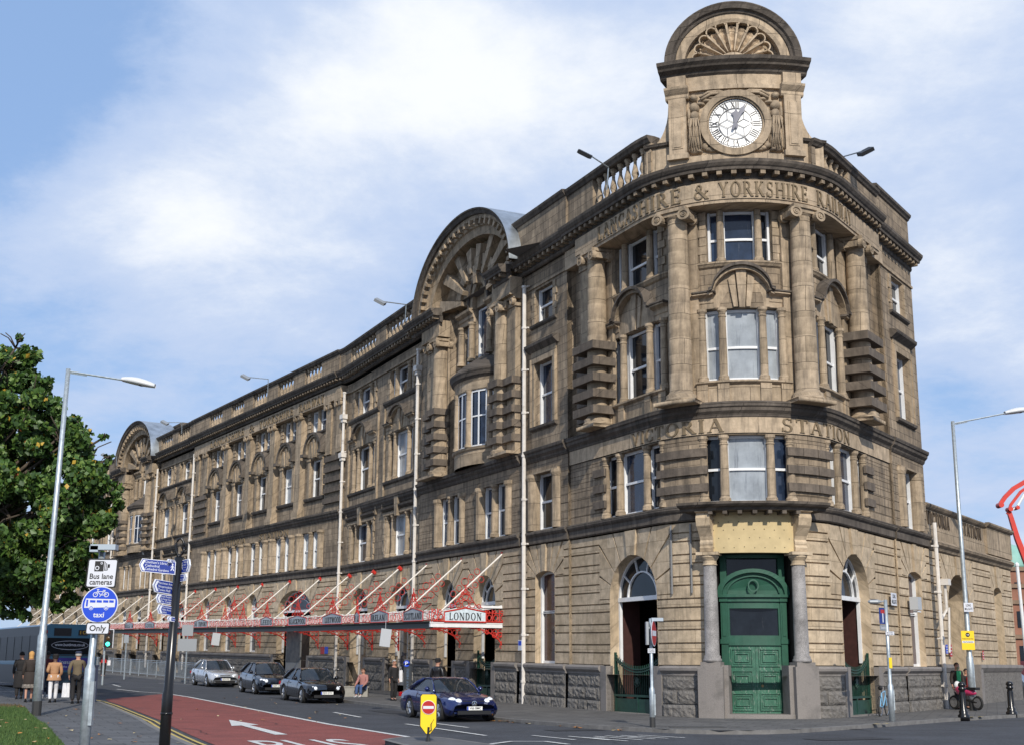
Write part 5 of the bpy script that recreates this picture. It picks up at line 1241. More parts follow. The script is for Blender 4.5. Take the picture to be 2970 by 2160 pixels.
for x,y,w_,h_ in ((-4.2,46.5,1.0,2.6),(1.2,36.2,1.6,.8),(-9.5,57,.9,3.5),(7.5,32.2,2.2,.9)): gstrip(mb,[(x,y),(x-h_*.4,y+h_*.9)],[(x+w_*.9,y+w_*.4),(x+w_*.9-h_*.4,y+w_*.4+h_*.9)],6,3,ROADZ+.006)
structure(mb.build('tarmac_patch',mat('newer_tarmac',(.026,.027,.031),.85,bump=.006,bscale=70,grain=.35,gscale=34)))
mb=MB(); random.seed(8)
for x,y,n_ in ((-6,38,9),(-3.6,44,8),(-7.4,33.5,8),(2.5,30.5,8),(6.0,31.5,8),(-12.6,52.5,9),(10.5,36,7),(14,40.5,7)):
    P_=[(x,y)]
    for k in range(n_): P_.append((P_[-1][0]-.16+random.uniform(-.2,.2),P_[-1][1]+.36+random.uniform(-.12,.12)))
    gline(mb,P_,.022,ROADZ+.0125,n=n_*2)
structure(mb.build('tarmac_crack',mat('crack_seal',(.014,.014,.015),.7)))
mb=MB()
for x,y in ((.25,41.0),(-6.0,54.3),(9.7,37.7)):
    for k in range(5): gline(mb,[(x+.07*k,y-.0+.03*k),(x-.16+.07*k,y+.36+.03*k)],.035,ROADZ+.013,n=1)
structure(mb.build('drain_grate',mat('cast_iron_dark',(.012,.012,.012),.6)))
# traffic island
IS=[(-2.75,29.5),(-2.55,30.35),(-2.05,30.85),(-1.6,30.5),(-1.1,29.4),(-.1,27.2),(1.4,23.5),(.4,22),(-1.2,24.8),(-2.35,28.2)]
mb=MB(); top=[mb.v.append((x,y,.03)) or mb.uv.append((x,y)) or len(mb.v)-1 for x,y in IS]; bot=[mb.v.append((x*1.0,y,-.11)) or mb.uv.append((x,y)) or len(mb.v)-1 for x,y in IS]; mb.F(*top)
for i in range(len(IS)): mb.F(top[i],top[(i+1)%len(IS)],bot[(i+1)%len(IS)],bot[i])
structure(mb.build('traffic_island',mat('island_tarmac',(.10,.10,.105),.9,bump=.006,bscale=60,var=.25,vscale=2)))
mb=MB(); gline(mb,IS+[IS[0]],.14,.034,n=40); structure(mb.build('island_kerb',KERB))
for v in bpy.data.objects['island_kerb'].data.vertices: pass
mb=MB(); mb.wbox((5.1,36.6,.006),(.75,.35,.006)); structure(mb.build('manhole_cover',mat('cast_iron',(.05,.05,.05),.7)))
# ================================================================ canopy
CN=empty('entrance_canopy',(*pt(60,1.7)[0],3.3),'long glazed iron canopy with red scrollwork and destination names over the station pavement','canopy')
CS0,CS1,CO=16.35,123.5,3.4
def dz(s): return 0
cb=MB(); cb.box(CS0,CS1,2.98,3.24,CO-.06,CO+.06); cb.mould([(.06,3.18),(.12,3.2),(.14,3.26),(.02,3.28)],CS0,CS1,CO,back=-.1); cb.build('gutter_beam',mat('dark_green_iron',(.015,.022,.02),.5),CN)
mb=MB(); mb.box(CS0-.1,CS0+.05,3.04,3.22,0,CO+.1); mb.box(CS0-.12,CS0-.06,3.2,3.26,0,CO+.12); mb.box(CS0-.08,CS0+.06,3.86,3.96,.1,1.9); mb.tube([(CS0,3.92,.05),(CS0,3.5,CO)],.03,6); mb.build('end_beam',WHITE,CN)
mb=MB(); st=mb.stations(CS0,CS1)
x=CS0
while x<CS1:
    e=min(x+.62,CS1); mb.quad((x,3.98,.05),(e,3.98,.05),(e,3.32,CO-.1),(x,3.32,CO-.1)); x=e
wg=mat('wired_glass',(.33,.36,.37),.3,var=.3,vscale=2); wg.node_tree.nodes['Principled BSDF'].inputs['Alpha'].default_value=.4; mb.build('glazed_roof',wg,CN)
mb=MB(); x=CS0
while x<CS1: mb.tube([(x,4.0,.05),(x,3.35,CO-.08)],.022,4); x+=1.24
mb.build('glazing_bar',WHITE,CN)
st_s=[16.35,20.82,25.24,29.3,33.42,37.7,42.06,46.85,51.66,56.34,60.99,65.59,70.2,74.8,79.4,84,88.6,93.2,97.8,102.4,107,111.6,116.2]
def ringz(m,s,z,r,o=CO,t=.022,n=10,a0=0,a1=2*PI): m.tube([(s+r*cos(a0+(a1-a0)*k/n),z+r*sin(a0+(a1-a0)*k/n),o) for k in range(n+1)],t,4)
def crest(m,c,w,h,z,o=CO,mp=None):
    """pierced red scroll cresting, triangular"""
    for q,zz,r in ((0,.18,.17),(.3,.14,.14),(-.3,.14,.14),(.58,.08,.1),(-.58,.08,.1),(0,.5,.15),(.2,.42,.11),(-.2,.42,.11),(0,.76,.1),(.12,.68,.07),(-.12,.68,.07)):
        ringz(m,c+q*w/1.5,z+zz*h/.9,r*h/.9,o,.017,9)
    for sg in (1,-1): m.tube([(c+sg*.5*w,z,o),(c+sg*.32*w,z+.12*h,o),(c+sg*.16*w,z+.5*h,o),(c,z+1.02*h,o)],.016,4)
    m.tube([(c,z+.8*h,o),(c,z+1.2*h,o)],.02,4); m.tube([(c-.07,z+1.08*h,o),(c+.07,z+1.08*h,o)],.02,4)
for i,s in enumerate(st_s):
    m=MB(); m.tube([(s,6.25,.12),(s,3.55,CO-.25)],.038,6); sb=m.build('tie_rod',PIPE,CN)
    m=MB(); m.tube([(s,6.17,.02),(s,6.3,.2)],.11,8)
    if s<70:
        for k in range(5):
            t=.38+.09*k; z=6.25+(3.55-6.25)*t; o=.12+(CO-.37)*t
            for sg in (1,-1):
                r=.13 if k!=2 else .17; zc=z+sg*(r+.06)*.86; oc=o+sg*(r+.06)*.5
                m.tube([(s,zc+r*cos(a*.785),oc+r*sin(a*.785)) for a in range(9)],.016,4)
    m.build('scrollwork',RED,sb)
    m=MB()
    if s<80:
        m.tube([(s,3.05,.05),(s,3.05,1.75)],.035,5); m.tube([(s,3.05,.08),(s,2.0,.08)],.035,5)
        m.tube([(s,2.95-.95*(1-cos(a*PI/2/8)) if 0 else 3.02-1.0*(1-sin(a*PI/16)),.1+1.6*(1-cos(a*PI/16))) for a in range(9)],.03,5)
        for o_,z_,r in ((.25,2.85,.14),(.5,2.86,.12),(.75,2.9,.1),(1.0,2.93,.09),(.22,2.55,.12),(.2,2.28,.09),(.42,2.66,.08),(1.25,2.97,.06)): m.tube([(s,z_+r*cos(a*.785),o_+r*sin(a*.785)) for a in range(9)],.02,4)
        if s<17:
            for o_,z_,r in ((.3,2.75,.1),(.55,2.74,.1),(.15,2.4,.1),(.9,2.85,.07)): m.tube([(s-.03,z_+r*cos(a*.785),o_+r*sin(a*.785)) for a in range(9)],.03,4)
        m.build('bracket',RED,CN)
# fascia signs: (centre s, width, text)
GLZ=mat('leaded_sign_glass',(.36,.39,.41),.35,var=.2,vscale=6)
def fasc(c,w,txt):
    m=MB(); m.prism([(c-w/2,3.3),(c+w/2,3.3),(c+w/2,3.68),(c+w*.3,3.74),(c,3.84),(c-w*.3,3.74),(c-w/2,3.68)],CO+.04,CO+.07,back=True); p=m.build('name_panel',GLZ,CN)
    m=MB(); P_=[(c+w/2,3.3),(c+w/2,3.68),(c+w*.3,3.75),(c,3.85),(c-w*.3,3.75),(c-w/2,3.68),(c-w/2,3.3),(c+w/2,3.3)]
    for a,b in zip(P_,P_[1:]): m.tube([(a[0],a[1],CO+.07),(b[0],b[1],CO+.07)],.024,4)
    crest(m,c,w*.72,.72,3.85 if w>1.2 else 3.7,CO+.05); m.build('red_frame',RED,p)
    if txt:
        m=MB(); inscription(m,txt,c+w*.44,c-w*.44,3.38,.27,CO+.075,CO+.085); m.build('lettering',BLK,p)
names=[(18.4,2.4,'SCOTLAND'),(22.75,2.5,'IRELAND'),(26.0,.8,'HULL'),(30.0,3.4,'FLEETWOOD'),(36.4,3.6,'BLACKPOOL'),(42.0,2.0,'LEEDS'),(53.9,2.8,'SOUTHPORT'),(59.5,2.6,'LIVERPOOL'),(65.5,2.6,'GOOLE'),(71,2.6,'BELGIUM')]
for c,w,t in names: fasc(c,w,t)
m=MB(); m.tube([(CS0,3.95,CO+.06)]+[(s,3.72,CO+.06) for s in (17.2,)],.02,4)
segs=[CS0+.1]; 
for c,w,t in names: segs+=[c-w/2,c+w/2]
segs.append(80)
for a,b in zip(segs[::2],segs[1::2]):
    m.tube([(a,3.66,CO+.06),(b,3.66,CO+.06)],.016,4); m.tube([(a,3.32,CO+.06),(b,3.32,CO+.06)],.016,4); x=a+.18
    while x<b-.12:
        ringz(m,x,3.49,.13,CO+.06,.016,8); m.tube([(x-.17,3.3,CO+.06),(x-.17,3.72,CO+.06)],.012,4); x+=.46
m.build('fascia_scrollwork',RED,CN)
for c in (45.5+7,):     # large crest on the middle of the canopy
    m=MB(); crest(m,47.6,3.2,1.25,3.75,CO+.08); crest(m,49.2,1.5,.8,3.75,CO+.08); crest(m,45.9,1.5,.8,3.75,CO+.08); m.build('large_crest',RED,CN)
# end panel: LONDON
def emap(s,z,o): return fmap(CS0-.12-o,z,s)      # s runs along the end face = distance from the wall
m=MB(mp=emap); P_=[(2.9,3.26),(2.9,3.66),(2.45,3.74),(1.95,3.84),(1.45,3.76),(1.0,3.68),(1.0,3.26)]; m.prism(P_,.0,.03,back=True); p=m.build('name_panel',mat('london_sign_glass',(.55,.64,.70),.35,var=.25,vscale=7),CN)
m=MB(mp=emap)
for a,b in zip(P_,P_[1:]+P_[:1]): m.tube([(a[0],a[1],.03),(b[0],b[1],.03)],.032,4)
crest(m,1.95,1.6,.8,3.85,.02)
for x in (.22,.55,.85,3.05,3.3):
    m.tube([(x+.16,3.26,.02),(x+.16,3.8,.02)],.024,4); m.tube([(x+.1*cos(a*.785),3.45+.12*sin(a*.785),.02) for a in range(9)],.026,4); m.tube([(x+.05+.07*cos(a*.785),3.68+.07*sin(a*.785),.02) for a in range(9)],.022,4)
m.tube([(0,3.28,.02),(CO,3.28,.02)],.03,4); m.tube([(.02,3.26,.02),(.02,3.95,.02)],.04,4); m.tube([(.02,3.62,.02),(1,3.66,.02)],.024,4); m.build('red_frame',RED,p)
m=MB(mp=emap); W6=0
inscription(m,'LONDON',2.68,1.22,3.34,.30,.035,.05); m.build('lettering',BLK,p)
# shallow soffit lights / hanging banners
def small_sign(name,label,cat,c,size,m,rz=0,group=None,th=.02):
    mb=MB(); M=Matrix.Rotation(rz,3,'Z'); mb.wbox(c,(size[0]/2,th,size[1]/2),M); o=mb.build(name,m); return tag(o,label,cat,group)
BAN=mat('pale_grey_plate',(.42,.44,.46),.5)
def atpix(px,py,Y):
    d=fw*3756+rt*(px-1485)-CUP*(py-1080); t=Y/d.y; return Vector((d.x*t,Y,EYE+d.z*t))
fz=R_(-65)
for px,py,Y,w,h,lb in ((1118,1848,47,.38,.62,'pale hanging sign under the canopy near the wider arched doorway'),(626,1852,68,.4,.62,'pale tilted hanging sign under the canopy above the silver car')):
    c=atpix(px,py,Y); mb=MB(); mb.wbox(c,(w/2,.015,h/2),Matrix.Rotation(R_(20),3,'Z')@Matrix.Rotation(R_(6),3,'Y')); mb.wtube([c+Vector((0,0,h/2)),c+Vector((0,0,h/2+.5))],.01,4); tag(mb.build('hanging_sign',BAN),lb,'hanging sign')
# ================================================================ street objects
ORIGIN=Vector((0,0,0))
def local(parent): return Matrix.LocRotScale(parent.location,parent.rotation_euler,None)
class LB(MB):
    """mesh in the local frame of its thing (x forward, y left, z up)"""
    def __init__(s_,root): 
        super().__init__(); s_.M=local(root); s_.root=root
    def build(s_,name,m,parent=None,smooth=False):
        s_.v=[tuple(s_.M@Vector(p)) for p in s_.v]; return super().build(name,m,parent or s_.root,smooth)
    def lath(s_,c,axis,prof,n=20):
        """profile (r, t) turned about an axis through c"""
        ax=Vector(axis).normalized(); a=ax.orthogonal().normalized(); b=ax.cross(a); R=[]
        for r,t in prof:
            ring=[]
            for k in range(n):
                q=Vector(c)+ax*t+(a*cos(2*PI*k/n)+b*sin(2*PI*k/n))*r; s_.v.append(tuple(q)); s_.uv.append((k/n,t)); ring.append(len(s_.v)-1)
            R.append(ring)
        for p,q in zip(R,R[1:]):
            for k in range(n): s_.F(p[k],p[(k+1)%n],q[(k+1)%n],q[k])
        s_.F(*R[-1]); s_.F(*R[0][::-1])
    def text(s_,body,c,right,upv,h,w=None,out=.0,bold=True,align='CENTER'):
        V,F=textmesh(body,1.0,align=align,bold=bold); vx=[v.x for v in V]; vy=[v.y for v in V]; H=max(.7,max(vy)-min(vy)) ; k=h; kx=(w/(max(vx)-min(vx))) if w else k
        right=Vector(right).normalized(); upv=Vector(upv).normalized(); nrm=right.cross(upv); c=Vector(c)+nrm*out; b=len(s_.v)
        for v in V:
            s_.v.append(tuple(c+right*(v.x-( (min(vx)+max(vx))/2 if align=='CENTER' else min(vx)))*kx+upv*v.y*k)); s_.uv.append((0,0))
        for f in F: s_.F(*[b+i for i in f])
BLACKP=mat('black_plastic',(.012,.012,.013),.5); TYRE=mat('tyre_rubber',(.018,.018,.018),.8); ALLOY=mat('alloy',(.55,.56,.58),.25,metal=.9); CHROME=mat('chrome',(.7,.72,.74),.12,metal=1)
LAMPG=mat('lamp_glass',(.78,.82,.88),.08,spec=1,var=.3,vscale=18); CARGL=mat('car_glass',(.02,.026,.032),.03,spec=.9); CARGL.node_tree.nodes['Principled BSDF'].inputs['Alpha'].default_value=.72; PLATE=mat('white_plate',(.8,.8,.76),.4); EUB=mat('eu_blue',(.02,.06,.4),.4); MIRR=mat('rear_lamp',(.35,.01,.01),.2)
def car(name,label,wheel_px,Yw,L,W,H,wb,fo,paint,prof,gh,kind,plate,az=25.,group='cars parked along the station kerb',back=0):
    """wheel_px: picture column of the near front wheel, Yw its distance; prof: body top line [(x,z)], gh: greenhouse (xA windscreen foot, xB roof front, xC roof back, xD rear foot, belt, roof z)"""
    f=Vector((sin(R_(az)),-cos(R_(az)),0)); nin=Vector((cos(R_(az)),sin(R_(az)),0)); wp=atpix(wheel_px,2000,Yw); wp.z=0
    xf=L/2-fo; ctr=wp+nin*(W/2-.04)-f*xf; ctr.z=ROADZ+gz(ctr.x,ctr.y)
    pz=(ROADZ+gz(*(ctr+f)[:2])-(ROADZ+gz(*(ctr-f)[:2])))/2
    T=empty(name,ctr,label,'car',group,rz=math.atan2(f.y,f.x)); T.rotation_euler.y=-math.atan(pz)
    R=.315 if H<1.4 else .32; zc=R; hw=W/2; xr=xf-wb
    def top(x):
        for (a,za),(b,zb) in zip(prof,prof[1:]):
            if a<=x<=b: t=(x-a)/(b-a); t=t*t*(3-2*t) if 0 else t; return za+(zb-za)*t
        return prof[0][1] if x<prof[0][0] else prof[-1][1]
    N_=60; b=LB(T); rings=[]
    for i in range(N_+1):
        x=-L/2+L*i/N_; e=min((L/2-abs(x)),.75)/.75; w=hw*(.80+.20*math.sqrt(max(0,1-(1-e)**2.2))) if e<1 else hw
        zt=top(x); zb=.20 if e>.15 else .26
        ar=0
        for xw in (xf,xr):
            q=(R+.055)**2-(x-xw)**2
            if q>0: ar=max(ar,zc+math.sqrt(q))
        zs=max(zb,ar); 
        endf=1 if 0<i<N_ else .86
        mid=max(zs+.04,.30+.22*(zt-.3)); sh=max(zs+.07,zt-.17)
        P_=[(0,zb),(w*.80,zb),(w*.93,zs if ar else zb),(w*(1.0 if ar else .985),zs+.02 if ar else zb+.10),(w*1.0,mid),(w*1.0,lerp(mid,sh,.55)),(w*.985,sh),(w*.93,zt-.05),(w*.84,zt-.008),(w*.45,zt+.022),(0,zt+.032)]
        row=[]
        for y,z in P_: row.append((x,y,z))
        rings.append(row)
    # round the nose and tail a little
    for side in (1,-1):
        idx=N_ if side>0 else 0
        for k,(x,y,z) in enumerate(rings[idx]): rings[idx][k]=(x-side*.10*(abs(z-.48)/.4)**2-side*.02,y*.97,z)
    ids=[]
    for row in rings:
        r=[]
        for x,y,z in row: b.v.append((x,y,z)); b.uv.append((x,z)); r.append(len(b.v)-1)
        l=[]
        for x,y,z in row: b.v.append((x,-y,z)); b.uv.append((x,z)); l.append(len(b.v)-1)
        ids.append((r,l))
    for (r0_,l0),(r1,l1) in zip(ids,ids[1:]):
        for k in range(len(r0_)-1): b.F(r0_[k],r1[k],r1[k+1],r0_[k+1]); b.F(l0[k],l0[k+1],l1[k+1],l1[k])
    for r,l in (ids[0],ids[-1]):
        for k in range(len(r)-1): b.F(r[k],r[k+1],l[k+1],l[k])
    body=b.build('body',paint,smooth=True)
    # greenhouse
    xA,xB,xC,xD,belt,roof=gh; wr=hw*.66; wbt=hw*.86
    def row(x,y,z,crown,n=6): return [(x+crown*(1-(2*j/n-1)**2),lerp(-y,y,j/n),z+ (.02*(1-(2*j/n-1)**2))) for j in range(n+1)]
    zA,zD=top(xA),top(xD)
    def sheet(name,rows,m,par=None):
        g=LB(T); I=[]
        for r in rows:
            q=[]
            for p in r: g.v.append(p); g.uv.append((p[0],p[1])); q.append(len(g.v)-1)
            I.append(q)
        for a,c in zip(I,I[1:]):
            for j in range(len(a)-1): g.F(a[j],a[j+1],c[j+1],c[j])
        return g.build(name,m,par,smooth=True)
    sheet('windscreen',[row(xA,wbt*.93,zA+.01,.22),row(lerp(xA,xB,.5),lerp(wbt,wr,.5)*.93,lerp(zA,roof,.53),.16),row(xB,wr*.93,roof-.03,.1)],CARGL)
    sheet('rear_window',[row(xC,wr*.9,roof-.03,-.06),row(xD,wbt*.88,zD+.01,-.12)],CARGL)
    nR=7; rr=[]
    for i in range(nR+1):
        t=i/nR; x=lerp(xB+.08,xC-.04,t); z=roof-.03+.05*sin(PI*t)**.8; rr.append([(x+.02*(1-(2*j/8-1)**2),lerp(-wr,wr,j/8),z-.03*abs(2*j/8-1)**3+.012) for j in range(9)])
    sheet('roof',rr,paint)
    for sg in (1,-1):
        g=LB(T)
        def sidept(x,t):  # t 0 belt..1 roof
            y=lerp(wbt,wr,t); z=lerp(top(x)-.005 if t==0 else belt,roof-.02,t); return (x,sg*y,z)
        bx=[xA,lerp(xA,xD,.12)]; 
        pts=[(xA+.02,sg*wbt*1.0,top(xA)),(xB+.05,sg*wr*1.0,roof-.035),(xC,sg*wr,roof-.035),(xD,sg*wbt,top(xD))]
        I=[]
        n=12; up_=[];lo=[]
        for i in range(n+1):
            t=i/n; xl=lerp(xA,xD,t); xu=lerp(xB+.04,xC,t); lo.append((xl,sg*wbt,top(xl)-.02)); up_.append((xu,sg*wr,roof-.03-.04*abs(2*t-1)**3))
        for p in lo+up_: g.v.append(p); g.uv.append((p[0],p[2]))
        for i in range(n): g.F(i,i+1,n+1+i+1,n+1+i)
        sw=g.build('side_window',CARGL,smooth=False)
        g=LB(T)
        M3=lambda p: p
        A_=Vector((xA,sg*(wbt+.004),top(xA))); B_=Vector((xB+.05,sg*(wr+.008),roof-.02)); C_=Vector((xC,sg*(wr+.008),roof-.03)); D_=Vector((xD,sg*(wbt+.004),top(xD)))
        g.wtube([A_,lerp(A_,B_,.5)+Vector((.03,0,.03)),B_],.032,5); g.wtube([B_,lerp(B_,C_,.5)+Vector((0,0,.022)),C_],.028,5); g.wtube([C_,lerp(C_,D_,.5)+Vector((-.02,0,.03)),D_],[.05,.07,.085],5)
        if kind!='roadster':
            xm=lerp(xA,xD,.50); g.wtube([(xm,sg*(wbt+.003),top(xm)),(lerp(xB,xC,.44),sg*(wr+.006),roof-.02)],.03,4)
        g.build('pillar',paint,smooth=True)
        # panel gaps
        for xg in ((xA-.05,lerp(xA,xD,.62)) if kind in ('roadster','coupe') else (xA-.05,lerp(xA,xD,.5),lerp(xA,xD,.88))):
            q_=LB(T); q_.wtube([(xg,sg*(hw*.94),top(xg)-.035),(xg,sg*(hw*.987+.003),top(xg)-.17),(xg,sg*(hw+.003),.55),(xg,sg*(hw*.992+.003),.33)],.006,4); q_.build('door_gap',BLACKP)
        # mirror
        g=LB(T); xm=xA-.28; g.lath((xm,sg*(hw+.02),belt+.06),(1,0,0),[(.02,-.06),(.075,-.04),(.085,.03),(.03,.08)],10); g.wtube([(xm,sg*hw*.9,belt),(xm,sg*(hw+.02),belt+.05)],.025,5); g.build('mirror',paint,smooth=True)
        # lights
        hx=L/2-.16; hz=.60 if H<1.45 else .64
        g=LB(T)
        if kind=='roadster':
            for dy,rx in ((.66,.15),(.49,.11)): g.lath((L/2-.27+.10*(.66-dy)/.14,sg*dy*hw/.915,hz+.01),(.8,sg*.32,.42),[(.01,-.05),(rx,-.03),(rx*.98,.02),(rx*.6,.05),(.01,.06)],16)
        else:
            for q in range(3): g.lath((L/2-.085-.065*q,sg*(hw-.40+.105*q),hz+.012*q),(.8,sg*.35,.35),[(.01,-.05),(.085,-.03),(.085,.02),(.05,.045),(.01,.05)],12)
        hl=g.build('headlight',LAMPG,smooth=True)
        g=LB(T); g.lath((L/2-.07,sg*(hw-.26),.33),(1,sg*.2,0),[(.05,-.03),(.05,.02),(.01,.03)],12); g.build('fog_lamp',LAMPG)
        g=LB(T); g.wbox((-L/2+.1,sg*(hw-.14),.72),(.06,.1,.07)); g.build('rear_lamp',MIRR)
        # door line and handle
        g=LB(T); g.wbox((lerp(xA,xD,.55)+.05,sg*(hw+.006),belt-.12),(.09,.012,.014)); g.build('door_handle',CHROME if kind!='coupe' else paint)
    g=LB(T)
    for y_ in (.35,-.35): g.lath((-.35,y_,belt-.12),(0,0,1),[(.2,-.3),(.22,.1),(.13,.2),(.12,.32),(.05,.38)],10)
    g.wbox((xA-.25,0,belt-.08),(.2,hw*.7,.05)); g.build('seats_and_dash',mat('car_interior',(.05,.048,.045),.8)); g=LB(T); g.wtube([(xA-.42+.05*sin(k*PI/6)*0,-.36+.17*cos(k*PI/6),belt+.0+.15*sin(k*PI/6)) for k in range(13)],.014,5); g.build('steering_wheel',BLACKP)
    # grille, plate
    g=LB(T); gx=L/2-.03
    if kind=='roadster':
        for z in (.50,.56,.62): g.wbox((gx-.04-.4*(z-.5),0,z),(.02,.36-.35*(z-.5)*0,.012))
        g.build('grille',CHROME); g=LB(T); g.wbox((gx-.07,0,.56),(.02,.36,.085)); g.build('grille_opening',BLACKP)
        g=LB(T); R0=.085; cst=Vector((gx+.0,0,.56)); g.lath(cst,(1,0,0),[(R0,-.01),(R0,.012),(R0-.014,.014)],20); e=g.build('emblem_ring',CHROME)
        g=LB(T); 
        for k in range(3): A=PI/2+k*2*PI/3; g.wtube([cst+Vector((.018,0,0)),cst+Vector((.018,R0*cos(A),R0*sin(A)))],[.016,.004],4)
        g.build('emblem_star',CHROME); g=LB(T); g.lath(cst+Vector((.003,0,0)),(1,0,0),[(R0-.014,.0),(R0-.014,.012)],18); g.build('emblem_back',BLACKP)
    elif kind=='coupe':
        for sg in (1,-1): g.lath((gx-.05,sg*.13,.56),(1,0,.25),[(.10,-.03),(.105,.01),(.085,.018),(.082,.0)],14)
        g.build('grille',CHROME)
        g=LB(T)
        for sg in (1,-1): g.lath((gx-.045,sg*.13,.56),(1,0,.25),[(.082,-.01),(.08,.012)],14)
        g.build('grille_opening',BLACKP); g=LB(T); g.lath((gx-.13,0,.70),(.6,0,1),[(.035,-.01),(.035,.012)],12); g.build('emblem_disc',EUB)
    else:
        for z in (.52,.57,.62): g.wbox((gx-.03-.3*(z-.5),0,z),(.02,.28 if kind=='saloon' else .2,.012))
        g.build('grille',CHROME); g=LB(T); g.wbox((gx-.055,0,.57),(.02,.28,.08)); g.build('grille_opening',BLACKP)
    g=LB(T); g.wbox((gx+.0,0,.29),(.03,hw*.62,.055)); g.build('lower_intake',BLACKP)
    g=LB(T); pc=Vector((gx+.035,0,.42)); g.wbox(pc,(.006,.26,.056)); p=g.build('number_plate',PLATE)
    g=LB(T); g.wbox(pc+Vector((.007,-.235,0)),(.002,.024,.054)); g.build('plate_band',EUB,p)
    g=LB(T); g.text(plate,pc+Vector((.0085,.02,-.0)),(0,1,0),(0,0,1),.10,.40); g.build('registration',BLACKP,p)
    # wheels
    for xw in (xf,xr):
        for sg in (1,-1):
            g=LB(T); y0=sg*(hw-.20); g.lath((xw,y0,zc),(0,sg,0),[(R*.62,0),(R*.97,.0),(R,.03),(R,.17),(R*.96,.20),(R*.68,.20),(R*.66,.15)],28); w_=g.build('wheel',TYRE,smooth=False)
            g=LB(T); g.lath((xw,y0,zc),(0,sg,0),[(R*.68,.14),(R*.70,.195),(R*.64,.2),(R*.62,.16)],28); 
            for k in range(5):
                A=2*PI*k/5+.3; 
                for dA in (-.11,.11): g.wtube([(xw+.05*cos(A),y0+sg*.195,zc+.05*sin(A)),(xw+R*.64*cos(A+dA),y0+sg*.18,zc+R*.64*sin(A+dA))],[.035,.022],5)
            g.lath((xw,y0,zc),(0,sg,0),[(.06,.16),(.055,.215),(.02,.22)],12); g.build('rim',ALLOY,w_)
            g=LB(T); g.lath((xw,y0,zc),(0,sg,0),[(R*.66,.10),(R*.66,.11)],20); g.build('hub_shadow',BLACKP,w_)
    # dark wheel wells / underbody
    g=LB(T); g.wbox((0,0,.30),(L/2-.35,hw-.22,.12)); g.wbox((xf,0,.45),(R+.03,hw-.1,.17)); g.wbox((xr,0,.45),(R+.03,hw-.1,.17)); g.build('underbody',BLACKP)
    # dashboard and seats hinted behind the glass
    return T
def paint(n,c,m=.4): return mat(n,c,.22,metal=m,coat=1,spec=.6)
car('parked_roadster','dark blue two-seat roadster parked nearest the corner behind the yellow island sign',1274,41.9,4.53,1.82,1.30,2.56,.80,paint('navy_blue_paint',(.008,.018,.105)),
    [(-2.27,.70),(-2.1,.86),(-1.4,.93),(-.3,.90),(.55,.88),(1.2,.83),(1.9,.72),(2.15,.62),(2.27,.52)],(.82,.12,-.55,-1.25,.90,1.29),'roadster','V66 BMC')
car('parked_coupe','black two-door coupe parked with pale xenon lamps third from the silver saloon',876,55.0,4.49,1.76,1.37,2.73,.77,paint('black_paint_gloss',(.006,.006,.008)),
    [(-2.25,.72),(-2.1,.90),(-1.5,.95),(-.3,.92),(.6,.90),(1.3,.85),(1.95,.75),(2.15,.66),(2.25,.52)],(.85,.18,-.85,-1.55,.92,1.36),'coupe','FJ53 OYC')
car('parked_hatchback','black rounded hatchback parked between the silver saloon and the black coupe',737,63.6,4.27,1.78,1.46,2.61,.90,paint('deep_black_blue_paint',(.007,.009,.016)),
    [(-2.13,.8),(-2.0,1.0),(-1.5,1.02),(-.3,.97),(.7,.95),(1.3,.88),(1.85,.76),(2.05,.66),(2.13,.5)],(.98,.15,-1.0,-1.78,.97,1.45),'hatch','KS54 UVG')
car('parked_saloon','silver four-door saloon at the far end of the parked row beside the railings',598,73.2,4.53,1.73,1.43,2.72,.78,paint('silver_paint',(.50,.52,.55),.45),
    [(-2.26,.75),(-2.1,.92),(-1.6,.97),(-.3,.94),(.7,.92),(1.3,.86),(1.95,.75),(2.15,.66),(2.26,.52)],(.9,.2,-.9,-1.6,.94,1.42),'saloon','HK54 XWR',az=28)
